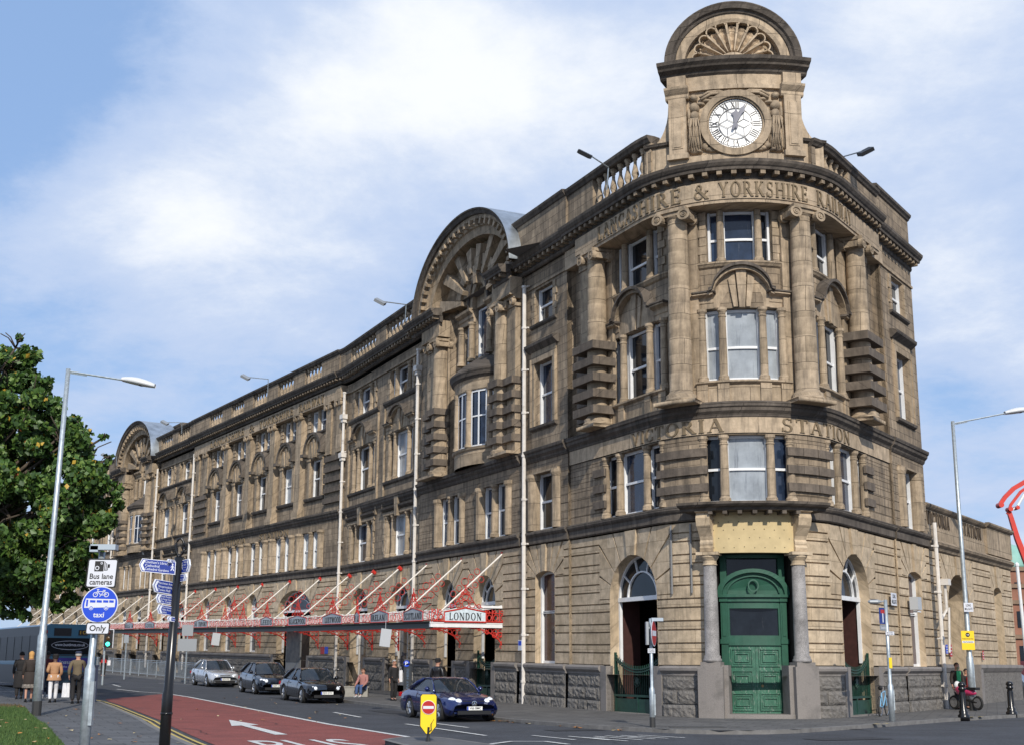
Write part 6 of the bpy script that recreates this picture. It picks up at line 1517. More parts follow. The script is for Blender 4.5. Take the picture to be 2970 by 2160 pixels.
# ---- lamp posts and sign posts
GALV=mat('galvanised_steel',(.42,.47,.50),.45,metal=.6,var=.25,vscale=9); BAND=mat('black_band',(.03,.03,.03),.6)
def post(T,h,r0,r1,hb=1.3,rb=None,band=.35,m=GALV,lean=0):
    g=LB(T); rb=rb or r0*1.35; g.wtube([(0,0,-.2),(0,0,hb),(0,0,hb+.08),(lean*.5,0,h/2),(lean,0,h)],[rb,rb,r0,(r0+r1)/2,r1],12); p=g.build('post',m,smooth=True)
    if band: g=LB(T); g.wtube([(0,0,-.1),(0,0,band)],rb+.004,12); g.build('black_band',BAND,p)
    if hb>.5: g=LB(T); g.wbox((rb*.9,0,hb*.6),(.02,.05,hb*.28)); g.build('service_door',m,p)
    return p
def lum(T,a,b,hd_len=1.05,droop=.1):
    """arm from a to b (local), cobra head beyond b"""
    a,b=Vector(a),Vector(b); g=LB(T); g.wtube([a,b],.032,6); d=(b-a).normalized(); g.wtube([a-Vector((0,0,.05)),a+d*.6+Vector((0,0,-.05))],.015,5); g.build('arm',GALV)
    c=b+d*.02; n=7; g=LB(T); R=[]; side=d.cross(Vector((0,0,1))).normalized()
    for i in range(n+1):
        t=i/n; w=.06+.17*sin(PI*min(1,t*.85+.12))**.7; hgt=.06+.10*sin(PI*min(1,t*.8+.1)); p=c+d*hd_len*t+Vector((0,0,-.05*t*t)); R.append([g.v.append(tuple(p+side*w*cos(k*PI/5)+Vector((0,0,1))*(hgt*sin(k*PI/5) if k<=5 else hgt*.5*sin(k*PI/5)))) or g.uv.append((0,0)) or len(g.v)-1 for k in range(10)])
    for p,q in zip(R,R[1:]):
        for k in range(10): g.F(p[k],p[(k+1)%10],q[(k+1)%10],q[k])
    g.F(*R[0]); g.F(*R[-1][::-1]); h=g.build('lamp_head',mat('pale_grey_lamp',(.6,.62,.64),.4),smooth=True)
    g=LB(T); p=c+d*hd_len*.6; g.lath(p+Vector((0,0,-.05)),(0,0,-1),[(.12,0),(.11,.03),(.05,.05)],12); g.build('lens',mat('dark_lens',(.05,.05,.05),.2),h)
def base(x,y,extra=0): return (x,y,gz(x,y)+extra)
T=empty('street_lamp',base(-14.03,39.6),'tall galvanised street lamp with a curved head on the left pavement','street lamp','tall street lamps'); post(T,10.5,.10,.07,2.3,.135,.42,lean=.12); lum(T,(.12,0,10.42),(1.82,.0,10.16)); 
T=empty('street_lamp',base(17.79,51.4),'tall galvanised street lamp carrying a yellow sign by the low stone wing','street lamp','tall street lamps'); post(T,11.3,.10,.07,2.0,.135,.42); lum(T,(0,0,11.2),(2.1,0,11.62))
LAMP2=T
WH=mat('sign_white',(.62,.64,.70),.45); SB=mat('sign_blue',(.01,.06,.55),.4); SR_=mat('sign_red',(.42,.012,.012),.4); SK=mat('sign_black',(.01,.01,.01),.5); SG=mat('sign_grey_back',(.30,.32,.34),.5,metal=.3); SY=mat('sign_yellow',(.85,.58,.01),.45); NAVY=mat('finger_blue',(.012,.035,.26),.4)
def rrect(g,c,right,upv,w,h,r,t,o0=0):
    right=Vector(right).normalized(); upv=Vector(upv).normalized(); n=right.cross(upv); P_=[]
    for sx,sy,a0 in ((1,1,0),(-1,1,90),(-1,-1,180),(1,-1,270)):
        for k in range(4): A=R_(a0+30*k); P_.append((sx*(w/2-r)+r*cos(A),sy*(h/2-r)+r*sin(A)))
    I=[];J=[]
    for u,v in P_:
        p=Vector(c)+right*u+upv*v; q=p+n*(o0+t); p=p+n*o0; g.v.append(tuple(p)); g.v.append(tuple(q)); g.uv+=[(0,0)]*2; I.append(len(g.v)-2); J.append(len(g.v)-1)
    g.F(*J); g.F(*I[::-1])
    for k in range(len(I)): g.F(I[k],I[(k+1)%len(I)],J[(k+1)%len(I)],J[k])
def poly2(g,c,right,upv,pts,o):
    right=Vector(right).normalized(); upv=Vector(upv).normalized(); n=right.cross(upv); I=[]
    for u,v in pts: g.v.append(tuple(Vector(c)+right*u+upv*v+n*o)); g.uv.append((0,0)); I.append(len(g.v)-1)
    g.F(*I)
def ring2d(g,c,right,upv,cx_,cy_,r0_,r1_,o,n=18,a0=0,a1=2*PI):
    for k in range(n):
        a,b=a0+(a1-a0)*k/n,a0+(a1-a0)*(k+1)/n; poly2(g,c,right,upv,[(cx_+r0_*cos(a),cy_+r0_*sin(a)),(cx_+r1_*cos(a),cy_+r1_*sin(a)),(cx_+r1_*cos(b),cy_+r1_*sin(b)),(cx_+r0_*cos(b),cy_+r0_*sin(b))],o)
# bus lane sign assembly, 22 m away
YS=22.; b0=atpix(262,2160,YS); tp=atpix(297,1600,YS); T=empty('traffic_sign_post',(tp.x,YS,gz(tp.x,YS)),'galvanised post with bus lane cameras, blue cycle-bus-taxi disc and Only plates','traffic sign')
g=LB(T); lean=(tp.x-(b0.x+(b0.x-tp.x)*.12)); zt=tp.z-T.location.z; g.wtube([(-.06,0,-.1),(-.06,0,1.55),(-.055,0,1.63),(0,0,zt)],[.085,.085,.055,.055],14); g.build('post',GALV,smooth=True); g=LB(T); g.wbox((.02,-.04,1.0),(.03,.05,.35)); g.build('service_door',GALV)
Rr=Vector((.995,-.06,0)).normalized(); rx=Vector((cos(R_(3)),sin(R_(3)),0)); upv=Vector((.045,0,1)).normalized(); nrm=rx.cross(upv)
def SP(px,py,Y=YS-.12): return atpix(px,py,Y)-T.location
def sgn(name,c,w,h,face,edge,bw=.03,r=.05):
    g=LB(T); rrect(g,c,rx,upv,w,h,r,.012); p=g.build(name,edge,smooth=False); g=LB(T); rrect(g,c,rx,upv,w-2*bw,h-2*bw,r*.7,.003,.012); g.build('face',face,p); return p
c1=SP(296,1661); w1=(342-252)/3850*YS; p=sgn('bus_lane_camera_sign',c1,.50,.485,WH,SK,.022,.035)
g=LB(T); 
poly2(g,c1,rx,upv,[(-.13,.03),(.02,.03),(.02,.20),(-.13,.20)],.017); poly2(g,c1,rx,upv,[(.085,.09),(.12,.09),(.12,.15),(.085,.15)],.017)
for u in (.03,.055,.08): poly2(g,c1,rx,upv,[(u,.05),(u+.012,.05),(u+.012,.19-.02*((u-.03)/.025)),(u,.19-.02*((u-.03)/.025))],.017)
poly2(g,c1,rx,upv,[(.025,.045),(.08,.045),(.08,.055),(.025,.055)],.017)
for t,v in (('Bus lane',-.055),('cameras',-.15)): g.text(t,c1+upv*v+nrm*.017,rx,upv,.125,.385 if t[0]=='B' else .37,bold=True)
g.build('symbol_and_words',SK,p); g=LB(T); ring2d(g,c1,rx,upv,-.085,.085,.022,.035,.019); ring2d(g,c1,rx,upv,-.02,.165,.01,.019,.019); g.build('lens_rings',WH,p)
c2=SP(290,1752); g=LB(T); 
def disc2(g,c,r,o0,t,n=40,rxv=None):
    rv=rxv or rx; nn=rv.cross(upv); I=[];J=[]
    for k in range(n): q=Vector(c)+rv*r*cos(2*PI*k/n)+upv*r*sin(2*PI*k/n); g.v.append(tuple(q+nn*o0)); g.v.append(tuple(q+nn*(o0+t))); g.uv+=[(0,0)]*2; I.append(len(g.v)-2); J.append(len(g.v)-1)
    g.F(*J); g.F(*I[::-1])
    for k in range(n): g.F(I[k],I[(k+1)%n],J[(k+1)%n],J[k])
disc2(g,c2,.30,0,.012); p=g.build('round_bus_lane_sign',WH); g=LB(T); disc2(g,c2,.284,.012,.003); g.build('blue_face',SB,p)
g=LB(T); O=.018
poly2(g,c2,rx,upv,[(-.25,-.055),(.25,-.04),(.25,.06),(.245,.09),(-.235,.10),(-.25,.02)],O)
for cx_ in (-.135,.11): ring2d(g,c2,rx,upv,cx_,-.055,.0,.036,O+.001)
for cx_ in (-.09,.09): ring2d(g,c2,rx,upv,cx_,.165,.030,.042,O,16)
def ln2(g,a,b,w,o=O):
    d=Vector((b[0]-a[0],b[1]-a[1])); n=Vector((-d.y,d.x)).normalized()*w/2; poly2(g,c2,rx,upv,[(a[0]-n.x,a[1]-n.y),(b[0]-n.x,b[1]-n.y),(b[0]+n.x,b[1]+n.y),(a[0]+n.x,a[1]+n.y)],o)
for a,b in (((-.09,.165),(-.05,.245)),((-.05,.215),(.04,.215)),((-.06,.215),(0,.155)),((0,.155),(.05,.225)),((0,.155),(.09,.165)),((.09,.165),(.045,.235)),((.025,.235),(.07,.235)),((-.075,.25),(-.035,.25)),((-.02,.13),(.02,.17))): ln2(g,a,b,.011)
g.text('taxi',c2-upv*.17+nrm*O,rx,upv,.12,.18,bold=True); g.build('symbols',WH,p)
g=LB(T)
for x0,x1 in ((-.165,-.075),(-.055,.03),(.05,.135),(.15,.225)): poly2(g,c2,rx,upv,[(x0,.035),(x1,.032),(x1,.07),(x0,.074)],O+.002)
poly2(g,c2,rx,upv,[(-.225,-.03),(-.195,-.03),(-.195,.08),(-.225,.08)],O+.002)
for cx_ in (-.135,.11): ring2d(g,c2,rx,upv,cx_,-.055,.016,.027,O+.003)
g.build('windows',SB,p)
c3=SP(284,1821); p=sgn('only_sign',c3,.39,.20,WH,SK,.018,.03); g=LB(T); g.text('Only',c3+nrm*.017-upv*.0,rx,upv,.135,.27,bold=True); g.build('words',SK,p)
g=LB(T); cl=SP(303,1586); g.wbox(cl,(.21,.09,.045)); g.wbox(cl+Vector((-.15,-.02,-.03)),(.07,.07,.05)); g.build('sign_light',mat('pale_blue_grey',(.38,.44,.50),.4)); 
# finger post, 20 m away
YF=20.; tp=atpix(519,1615,YF); T=empty('finger_post',(tp.x,YF,gz(tp.x,YF)),'black finger post with ring finial and blue pedestrian direction signs','finger post'); zt=tp.z-T.location.z
BP=mat('gloss_black_iron',(.008,.008,.009),.25)
g=LB(T); g.wtube([(-.05,0,-.1),(-.045,0,1.2),(-.04,0,1.25),(0,0,zt)],[.085,.08,.07,.065],14); g.wtube([(-.045,0,.9),(-.045,0,.93)],.09,12); g.build('post',BP,smooth=True)
g=LB(T); rc=Vector((.005,0,zt+.16)); g.wtube([rc+Vector((.062*cos(k*PI/8)*1,0,.13*sin(k*PI/8))) for k in range(17)],.02,6); g.wtube([(0,0,zt),(0,0,zt+.05)],[.05,.02],8); g.build('ring_finial',BP,smooth=True)
FW=mat('finger_white',(.75,.78,.85),.4)
def finger(px0,px1,py0,py1,dirn,lines,ang=0,ped=True):
    """blade from the post edge px1 to the tip px0"""
    a=atpix(px0,(py0+py1)/2,YF-.09)-T.location; b=atpix(px1,(py0+py1)/2,YF-.09)-T.location; w=abs(b.x-a.x)/max(.2,cos(R_(ang))); h=(py1-py0)/3850*YF
    rv=Vector((cos(R_(ang)),sin(R_(ang)),0)) if dirn<0 else Vector((cos(R_(ang)),-sin(R_(ang)),0)); uv_=Vector((-.05 if dirn<0 else .08,0,1)).normalized()
    rv=Vector((rv.x,rv.y,-.09 if dirn<0 else .04)).normalized()
    c=Vector(((a.x+b.x)/2,a.y,a.z)); u=Vector((0,0,1)); tipw=h*.22; s=dirn
    P0=[(s*w/2,0),(s*(w/2-tipw),h/2),(-s*w/2,h/2),(-s*w/2,-h/2),(s*(w/2-tipw),-h/2)]
    def ins(P_,d): return [((abs(x)-d)*(1 if x>0 else -1),(abs(y)-d)*(1 if y>0 else -1) if abs(y)>1e-6 else 0) for x,y in P_]
    if s<0: P0=[(x,y) for x,y in P0][::-1]
    g=LB(T); nn=rv.cross(u); 
    F0=[c+rv*x+u*y for x,y in P0]; g.wpoly([tuple(p+nn*.012) for p in F0]); g.wpoly([tuple(p-nn*.012) for p in F0[::-1]])
    for k in range(5): p,q=F0[k],F0[(k+1)%5]; g.wpoly([tuple(p-nn*.012),tuple(q-nn*.012),tuple(q+nn*.012),tuple(p+nn*.012)])
    o=g.build('finger_sign',FW); g=LB(T); poly2(g,c,rv,u,ins(P0,.009),.0135); g.build('blue_face',NAVY,o)
    g=LB(T); n=len(lines); tx=c+rv*(s*(-.0)+(-s)*(-.0)); lh=h*.80/n
    # white chevron at the tip
    e=s*(w/2-.02); g2=[(e,0),(e-s*tipw,h*.40),(e-s*(tipw+.035),h*.40),(e-s*.04,0),(e-s*(tipw+.035),-h*.40),(e-s*tipw,-h*.40)]
    poly2(g,c,rv,u,[g2[0],g2[1],g2[2],g2[3]],.0155); poly2(g,c,rv,u,[g2[0],g2[3],g2[4],g2[5]],.0155)
    x0=-w/2+(tipw+.05 if s<0 else .03); avail=w-tipw-.08-(.07 if ped else 0)
    for i,t in enumerate(lines):
        V,F=textmesh(t,1.0,align='LEFT',bold=True); vx=max(v.x for v in V)-min(v.x for v in V); hh=min(lh*1.1,avail/vx*1.35); wid=min(avail,vx*hh*.95); hh*=.92
        g.text(t,c+rv*(x0+(0 if s<0 else (.06 if ped else 0)))+u*(h*.40-lh*(i+.5))+(rv.cross(u))*.0155,rv,u,hh,wid,align='LEFT',bold=False)
    if ped:      # walking figure
        mx=(w/2-.045 if s<0 else -w/2+.04); k=h*.22
        def L2(a,b,wd): 
            d=Vector((b[0]-a[0],b[1]-a[1])); nq=Vector((-d.y,d.x)).normalized()*wd/2; poly2(g,c,rv,u,[(mx+a[0]-nq.x,a[1]-nq.y),(mx+b[0]-nq.x,b[1]-nq.y),(mx+b[0]+nq.x,b[1]+nq.y),(mx+a[0]+nq.x,a[1]+nq.y)],.0155)
        k=min(k,.05); L2((0,k*.9),(0,0),.016); L2((0,0),(-k*.55,-k),.012); L2((0,0),(k*.5,-k),.012); L2((0,k*.7),(-k*.6,k*.1),.009); L2((0,k*.7),(k*.55,k*.15),.009); ring2d(g,c,rv,u,mx,k*1.2,0,.012,.0155,8)
    g.build('words',FW,o)
finger(404,509,1622,1660,-1,["Chetham's Library",'Cathedral','Cathedral Gardens'],4)
finger(452,508,1683,1720,-1,['Manchester Arena','Shopmobility','Town Hall'],52)
finger(460,508,1724,1751,-1,['Royal Exchange','Exchange Square','The Triangle'],52)
finger(463,508,1755,1782,-1,['The Printworks','MEN Arena','Urbis'],52)
finger(488,508,1787,1801,-1,['Tours'],52,ped=False)
finger(557,522,1621,1659,1,['Market','Piccadilly','Piccadilly Gardens','Northern Quarter'],50)
finger(545,520,1663,1684,1,['Chinatown','Arts Centre'],50,ped=False)
finger(490,508,1622,1632,-1,[' Victoria'],60,ped=False)
# no-entry post
def sidepost(px,py,Y,top_py,label,name='traffic_sign_post',r=.045):
    b=atpix(px,py,Y); z0=gz(b.x,Y); T=empty(name,(b.x,Y,z0),label,'traffic sign'); h=atpix(px,top_py,Y).z-z0; return T,h
T,h=sidepost(1893,2108,36.46,1792,'slim grey post with a no entry disc seen almost edge-on, at the corner kerb'); post(T,h,.045,.045,1.0,.075,.27)
def dsc(T,c,r,m1,m2,rv,o=.0,bar=True,name='no_entry_sign'):
    u=Vector((0,0,1)); n=rv.cross(u)
    def dd(g,r,o0,t):
        I=[];J=[]
        for k in range(32): q=c+rv*r*cos(2*PI*k/32)+u*r*sin(2*PI*k/32); g.v.append(tuple(q+n*o0)); g.v.append(tuple(q+n*(o0+t))); g.uv+=[(0,0)]*2; I.append(len(g.v)-2); J.append(len(g.v)-1)
        g.F(*J); g.F(*I[::-1])
        for k in range(32): g.F(I[k],I[(k+1)%32],J[(k+1)%32],J[k])
    g=LB(T); dd(g,r,0,.012); p=g.build(name,WH); g=LB(T); dd(g,r*.93,.012,.003); g.build('red_face',SR_,p); g=LB(T); poly2(g,c,rv,u,[(-r*.78,-r*.2),(r*.78,-r*.2),(r*.78,r*.2),(-r*.78,r*.2)],.017); g.build('white_bar',WH,p)
rv=Vector((cos(R_(73)),sin(R_(73)),0)); zc=atpix(1896,1835,36.4).z-T.location.z; dsc(T,Vector((.07,-.05,zc)),.355,SR_,WH,rv)
g=LB(T); g.wbox((-.11,-.02,zc-.0),(.035,.15,.31),Matrix.Rotation(R_(0),3,'Z')); g.wbox((-.05,0,zc+.15),(.05,.02,.02)); g.wbox((-.05,0,zc-.2),(.05,.02,.02)); g.build('rear_facing_sign',SG)
g=LB(T); c=Vector((0,-.06,zc-.47)); g.wbox(c,(.10,.008,.06)); p=g.build('small_plate',WH); g=LB(T); g.text('No loading',c+Vector((0,-.011,.022)),(1,0,0),(0,0,1),.05,.16); g.text('at any time',c+Vector((0,-.011,-.025)),(1,0,0),(0,0,1),.05,.16); g.build('words',SK,p)
g=LB(T); g.wbox((.18,-.02,h-.03),(.16,.07,.045)); g.wtube([(0,0,h-.1),(.05,0,h-.03)],.03,6); g.build('sign_light',mat('pale_blue_grey',(.4,.4,.4)))
# no-through-road post
T,h=sidepost(2588,2088,41.0,1738,'grey post with a blue no-through-road sign on the right-hand kerb'); post(T,h,.055,.055,1.05,.09,0)
BSQ=mat('deep_sign_blue',(.008,.03,.2),.45); c=Vector((-.14,-.08,atpix(2570,1785,41).z-T.location.z)); rv=Vector((cos(R_(52)),-sin(R_(52))*-1,0)); rv=Vector((cos(R_(50)),sin(R_(50)),0))
g=LB(T); rrect(g,c,rv,(0,0,1),.48,.50,.03,.012); p=g.build('no_through_road_sign',BSQ); g=LB(T); poly2(g,c,rv,(0,0,1),[(-.04,-.2),(.04,-.2),(.04,.08),(-.04,.08)],.014); g.build('white_stem',WH,p); g=LB(T); poly2(g,c,rv,(0,0,1),[(-.15,.08),(.15,.08),(.15,.19),(-.15,.19)],.015); g.build('red_bar',SR_,p)
c2_=c+Vector((.02,0,-.36)); g=LB(T); rrect(g,c2_,rv,(0,0,1),.56,.17,.01,.012); p=g.build('small_plate',SG); g=LB(T); g.text('Except cycles',c2_+rv.cross(Vector((0,0,1)))*.015,rv,(0,0,1),.1,.46); g.build('words',WH,p)
c3_=c+Vector((.2,0,-.53)); g=LB(T); rrect(g,c3_,(1,0,0),(0,0,1),.26,.11,.005,.012); p=g.build('small_plate',WH); g=LB(T); g.text('No loading',c3_+Vector((0,-.015,.02)),(1,0,0),(0,0,1),.045,.2); g.text('at any time',c3_+Vector((0,-.015,-.025)),(1,0,0),(0,0,1),.045,.2); g.build('words',SK,p)
g=LB(T); g.wbox((.03,-.07,1.75),(.045,.01,.16)); p=g.build('yellow_sticker',SY)
g=LB(T); g.lath((-.35,-.02,h-.06),(1,0,0),[(.02,-.2),(.06,-.15),(.07,.1),(.04,.2)],10); g.wtube([(0,0,h-.04),(-.2,0,h-.06)],.025,6); g.build('sign_light',SG)
# yellow direction sign and name plate strapped to the right lamp
def plate_on(parent_loc,px,py,w,h,Y,label,face,name,cat,draw,rzdeg=0):
    c=atpix(px,py,Y); T=empty(name,c,label,cat); rv=Vector((cos(R_(rzdeg)),sin(R_(rzdeg)),0)); T.rotation_euler.z=0
    g=LB(T); rrect(g,(0,0,0),rv,(0,0,1),w,h,.01,.015); g.build('plate',face); draw(T,rv); return T
def dy(T,rv):
    g=LB(T); n=rv.cross(Vector((0,0,1))); ring2d(g,(0,0,0),rv,(0,0,1),0,.43-.12,0,.14,.018); poly2(g,(0,0,0),rv,(0,0,1),[(-.45,-.13),(.45,-.13),(.45,-.135),(-.45,-.135)],.018)
    g.text('Replacement buses',Vector((0,0,.09))+n*.018,rv,(0,0,1),.11,.82); g.text('City Connection',Vector((0,0,-.10))+n*.02,rv,(0,0,1),.12,.7)
    g.build('symbol_and_words',SK); g=LB(T); poly2(g,(0,0,0),rv,(0,0,1),[(-.44,-.19),(.44,-.19),(.44,-.02),(-.44,-.02)],.0165); g.build('white_strip',WH)
    g=LB(T); O_=.020
    poly2(g,(0,0,0),rv,(0,0,1),[(-.08,.295),(.02,.295),(.02,.325),(-.08,.325)],O_); poly2(g,(0,0,0),rv,(0,0,1),[(.01,.25),(.09,.31),(.01,.37)],O_); g.build('white_arrow',WH)
plate_on(None,2450+775/2.1692,1400+988/2.1692,1.0*.5*1.0,.72,51.0,'yellow sign with a black arrow roundel strapped low on the right lamp post',SY,'direction_sign','direction sign',lambda T,rv:dy2(T,rv)) if 0 else None
def dy2(T,rv):
    n=rv.cross(Vector((0,0,1))); g=LB(T); ring2d(g,(0,0,0),rv,(0,0,1),0,.21,0,.085,.018); g.text('Replacement bus',Vector((0,0,.06))+n*.018,rv,(0,0,1),.07,.42); g.text('City Connection',Vector((0,0,-.06))+n*.021,rv,(0,0,1),.07,.38); g.build('symbol_and_words',SK)
    g=LB(T); poly2(g,(0,0,0),rv,(0,0,1),[(-.23,-.1),(.23,-.1),(.23,-.02),(-.23,-.02)],.0185); g.build('white_strip',WH)
    g=LB(T); poly2(g,(0,0,0),rv,(0,0,1),[(-.05,.2),(.015,.2),(.015,.22),(-.05,.22)],.021); poly2(g,(0,0,0),rv,(0,0,1),[(.01,.175),(.055,.21),(.01,.245)],.021); g.build('white_arrow',WH)
plate_on(None,2450+775/2.1692,1400+988/2.1692,.50,.72,51.2,'yellow sign with a black arrow roundel strapped low on the right lamp post',SY,'direction_sign','direction sign',dy2)
def nm(T,rv):
    n=rv.cross(Vector((0,0,1))); g=LB(T); g.text('LONG',Vector((0,0,.07))+n*.018,rv,(0,0,1),.13,.2); g.text('MILLGATE',Vector((0,0,-.07))+n*.018,rv,(0,0,1),.13,.3); g.build('words',SK)
plate_on(None,2450+778/2.1692,1400+780/2.1692,.36,.34,51.2,'white street name plate high on the right lamp post above the yellow sign',WH,'street_name_plate','street name plate',nm)
(x,y),d=pt(-8.75,.13); e=empty('street_name_plate',(x,y,4.08),'white street name plate fixed to the stone wall beside the right arch','street name plate'); rv=Vector((-d[1],d[0],0)); g=LB(e); rrect(g,(0,0,0),rv,(0,0,1),.62,.46,.01,.02); g.build('plate',WH); g=LB(e); n_=rv.cross(Vector((0,0,1))); g.text('LONG',Vector((0,0,.1))+n_*.024,rv,(0,0,1),.2,.34); g.text('MILLGATE',Vector((0,0,-.1))+n_*.024,rv,(0,0,1),.2,.52); g.build('words',SK)
(x,y),d=pt(-10.75,.35); e=empty('alarm_box',(x,y,3.95),'pale grey box on a bracket beside the narrow right-hand window','wall box'); g=LB(e); rv=Matrix.Rotation(math.atan2(d[1],d[0])+PI/2,3,'Z'); g.wbox((0,0,.05),(.24,.16,.24),rv); g.build('box',BAN); g=LB(e); g.wbox((.05,.05,-.25),(.2,.1,.03),rv); g.build('bracket',WHITE)
for s,z,w,h,m,lb in ((-15.75,2.35,.28,.36,SB,'small blue notice on the wall by the arch'),(-16.35,2.3,.3,.5,SR_,'small red and white notice on the wall by the arch'),(-21.6,2.15,.2,.4,SR_,'narrow red notice on the pier right of the open arch'),):
    (x,y),d=pt(s,.04); e=empty('wall_notice',(x,y,z),lb,'notice'); rv=Vector((-d[1],d[0],0)); g=LB(e); rrect(g,(0,0,0),rv,(0,0,1),w,h,.01,.015); g.build('plate',m); g=LB(e)
    for k in range(3): poly2(g,(0,0,0),rv,(0,0,1),[(-w*.35,h*.3-h*.28*k-.04),(w*.35,h*.3-h*.28*k-.04),(w*.35,h*.3-h*.28*k),(-w*.35,h*.3-h*.28*k)],.017)
    g.build('print',WH)
(x,y),d=pt(14.05,.42); e=empty('parking_plate',(x,y,2.42),'small blue and white parking plate on the cream downpipe','parking sign'); g=LB(e); rv=Vector((-d[1],d[0],0)); rrect(g,(0,0,0),rv,(0,0,1),.34,.42,.02,.02); g.build('plate',WH); g=LB(e); rrect(g,(-.0,0,.08),rv,(0,0,1),.28,.18,.01,.004,.02); g.build('blue_field',SB)
# island bollard sign
c=atpix(1241,2158,28.9); T=empty('keep_clear_sign',(c.x,28.9,.03),'scuffed yellow sign with a no entry disc standing on the traffic island tip','traffic sign'); g=LB(T); g.wtube([(0,0,-.02),(0,.0,.12),(.01,0,.3)],[.06,.03,.03],8); g.build('stub',BLACKP)
u=Vector((0,0,1)); rv=Vector((1,.05,0)).normalized(); w=.335; z0=.16
P_=[(-.04,0),(.04,0),(w/2,.16),(w/2,.78),(w/2-.03,.82),(-w/2+.03,.82),(-w/2,.78),(-w/2,.16)]
def extr(g,P_,c,rv,o0,o1):
    n=rv.cross(u); A=[Vector(c)+rv*x+u*z+n*o0 for x,z in P_]; B_=[Vector(c)+rv*x+u*z+n*o1 for x,z in P_]; g.wpoly([tuple(p) for p in B_]); g.wpoly([tuple(p) for p in A[::-1]])
    for k in range(len(P_)): q=(k+1)%len(P_); g.wpoly([tuple(A[k]),tuple(A[q]),tuple(B_[q]),tuple(B_[k])])
g=LB(T); extr(g,[(x*1.12,z*1.02-.01) for x,z in P_],(0,0,z0-.0),rv,-.05,0); g.build('black_backing',BLACKP)
g=LB(T); extr(g,P_,(0,0,z0),rv,.0,.012); g.build('yellow_face',mat('scuffed_yellow',(.88,.60,.01),.45,dirt=((.12,.09,.03),-.06,9,(1,1,1))))
dsc(T,Vector((0,-.015,z0+.55)),.148,SR_,WH,rv); g=LB(T); g.wtube([(.12,-.02,z0+.3),(.06,-.022,z0+.2),(.07,-.022,z0+.08),(.0,-.022,z0+.02)],[.006,.012,.014,.012],5); g.build('tear',BLACKP)
# cast iron bollards
def bollard(loc,lb):
    T=empty('bollard',loc,lb,'bollard','black iron bollards on the right kerb'); g=LB(T); r=.1
    g.lath((0,0,0),(0,0,1),[(.19,-.1),(.19,.08),(.14,.12),(.15,.2),(.105,.26),(.10,.8),(.085,.86),(.125,.9),(.125,.95),(.09,.98),(.12,1.02),(.125,1.06),(.10,1.12),(.03,1.15)],18); g.build('shaft',BP,smooth=True)
    g=LB(T); 
    for k in range(8): A=2*PI*k/8; g.wtube([(.102*cos(A),.102*sin(A),.3),(.10*cos(A),.10*sin(A),.78)],.012,4)
    g.build('fluting',BP); return T
T=bollard(base(14.98,44.23),'black fluted bollard in front of the motorcycle'); bollard(base(17.73,47.33),'black fluted bollard standing alone nearest the right edge of the picture')
# guard railing
def railing(s0,s1,o,label):
    a=pt(s0,o)[0]; T=empty('guard_railing',(a[0],a[1],gz(*a)),label,'guard railing','grey guard railings along the station kerb'); g=MB(); P0=[pt(s0+(s1-s0)*i/max(1,int((s1-s0)/2)),o)[0] for i in range(int((s1-s0)/2)+1)]
    P3=[Vector((x,y,gz(x,y))) for x,y in P0]
    for p in P3: g.wtube([p,p+Vector((0,0,1.08))],.03,6)
    g.build('post',GALV,T); g=MB()
    for z in (1.05,.95,.15): g.wtube([p+Vector((0,0,z)) for p in P3],.022,5)
    g.build('rail',GALV,T); g=MB()
    for a,b in zip(P3,P3[1:]):
        for k in range(1,16): q=a.lerp(b,k/16); g.wtube([q+Vector((0,0,.15)),q+Vector((0,0,.95))],.011,3,cap=False)
    g.build('infill_bars',GALV,T)
railing(45,61,5.9,'grey guard railing nearest the silver saloon'); railing(61.2,79,5.9,'grey guard railing running away towards the bus')
# traffic signals
def signal(px,py,Y,tpy,label,lit=True):
    b=atpix(px,py,Y); z0=gz(b.x,Y); T=empty('traffic_light',(b.x,Y,z0),label,'traffic light','traffic signals by the bus'); h=3.0; g=LB(T); g.wtube([(0,0,-.1),(0,0,h+.2)],.06,8); g.build('post',GALV)
    c=atpix(px+ (18 if lit else -8),tpy,Y-.2)-T.location; g=LB(T); g.wbox(c,(.26,.03,.50)); g.build('white_border',WH); g=LB(T); g.wbox(c+Vector((0,-.08,0)),(.22,.08,.46)); hd_=g.build('signal_head',BLACKP)
    for k,(m,e) in enumerate(((mat('red_lens',(.08,.01,.01),.3),0),(mat('amber_lens',(.08,.04,.01),.3),0),(mat('green_lens_lit',(.02,.5,.35),.3,emit=(.05,1,.65,4.5)) if lit else mat('green_lens',(.01,.06,.03),.3),0))):
        g=LB(T); g.lath(c+Vector((0,-.16,.3-.3*k)),(0,-1,0),[(.11,0),(.1,.03),(.05,.045)],14); g.build('lens',m,hd_); g=LB(T); g.wtube([c+Vector((0.13*cos(A),-.16,.3-.3*k+.13*sin(A))) for A in [PI*q/8 for q in range(9)]],.012,4); g.build('visor',BLACKP,hd_)
signal(298,1958,72,1850,'traffic light showing green beside the blue sign post')
for px,Y,tp_,lb in ((361,84,1842,'slim grey post with a small plate beside the railings, nearer the bus'),(538,78,1809,'slim grey post with two grey plates seen from behind, by the silver saloon')):
    b=atpix(px,1950,Y); z0=gz(b.x,Y); T=empty('traffic_sign_post',(b.x,Y,z0),lb,'traffic sign'); hh=atpix(px,tp_,Y).z-z0; g=LB(T); g.wtube([(0,0,-.1),(0,0,hh)],.05,6); g.build('post',GALV); g=LB(T)
    if px>500:
        for dx,dz_,w_,h_ in ((.0,-.35,.33,.32),(.02,-1.2,.56,.36)): g.wbox((dx,-.07,hh+dz_),(w_,.012,h_))
    else: g.wbox((0,-.07,hh-.2),(.15,.012,.25))
    g.build('plate_back',SG)
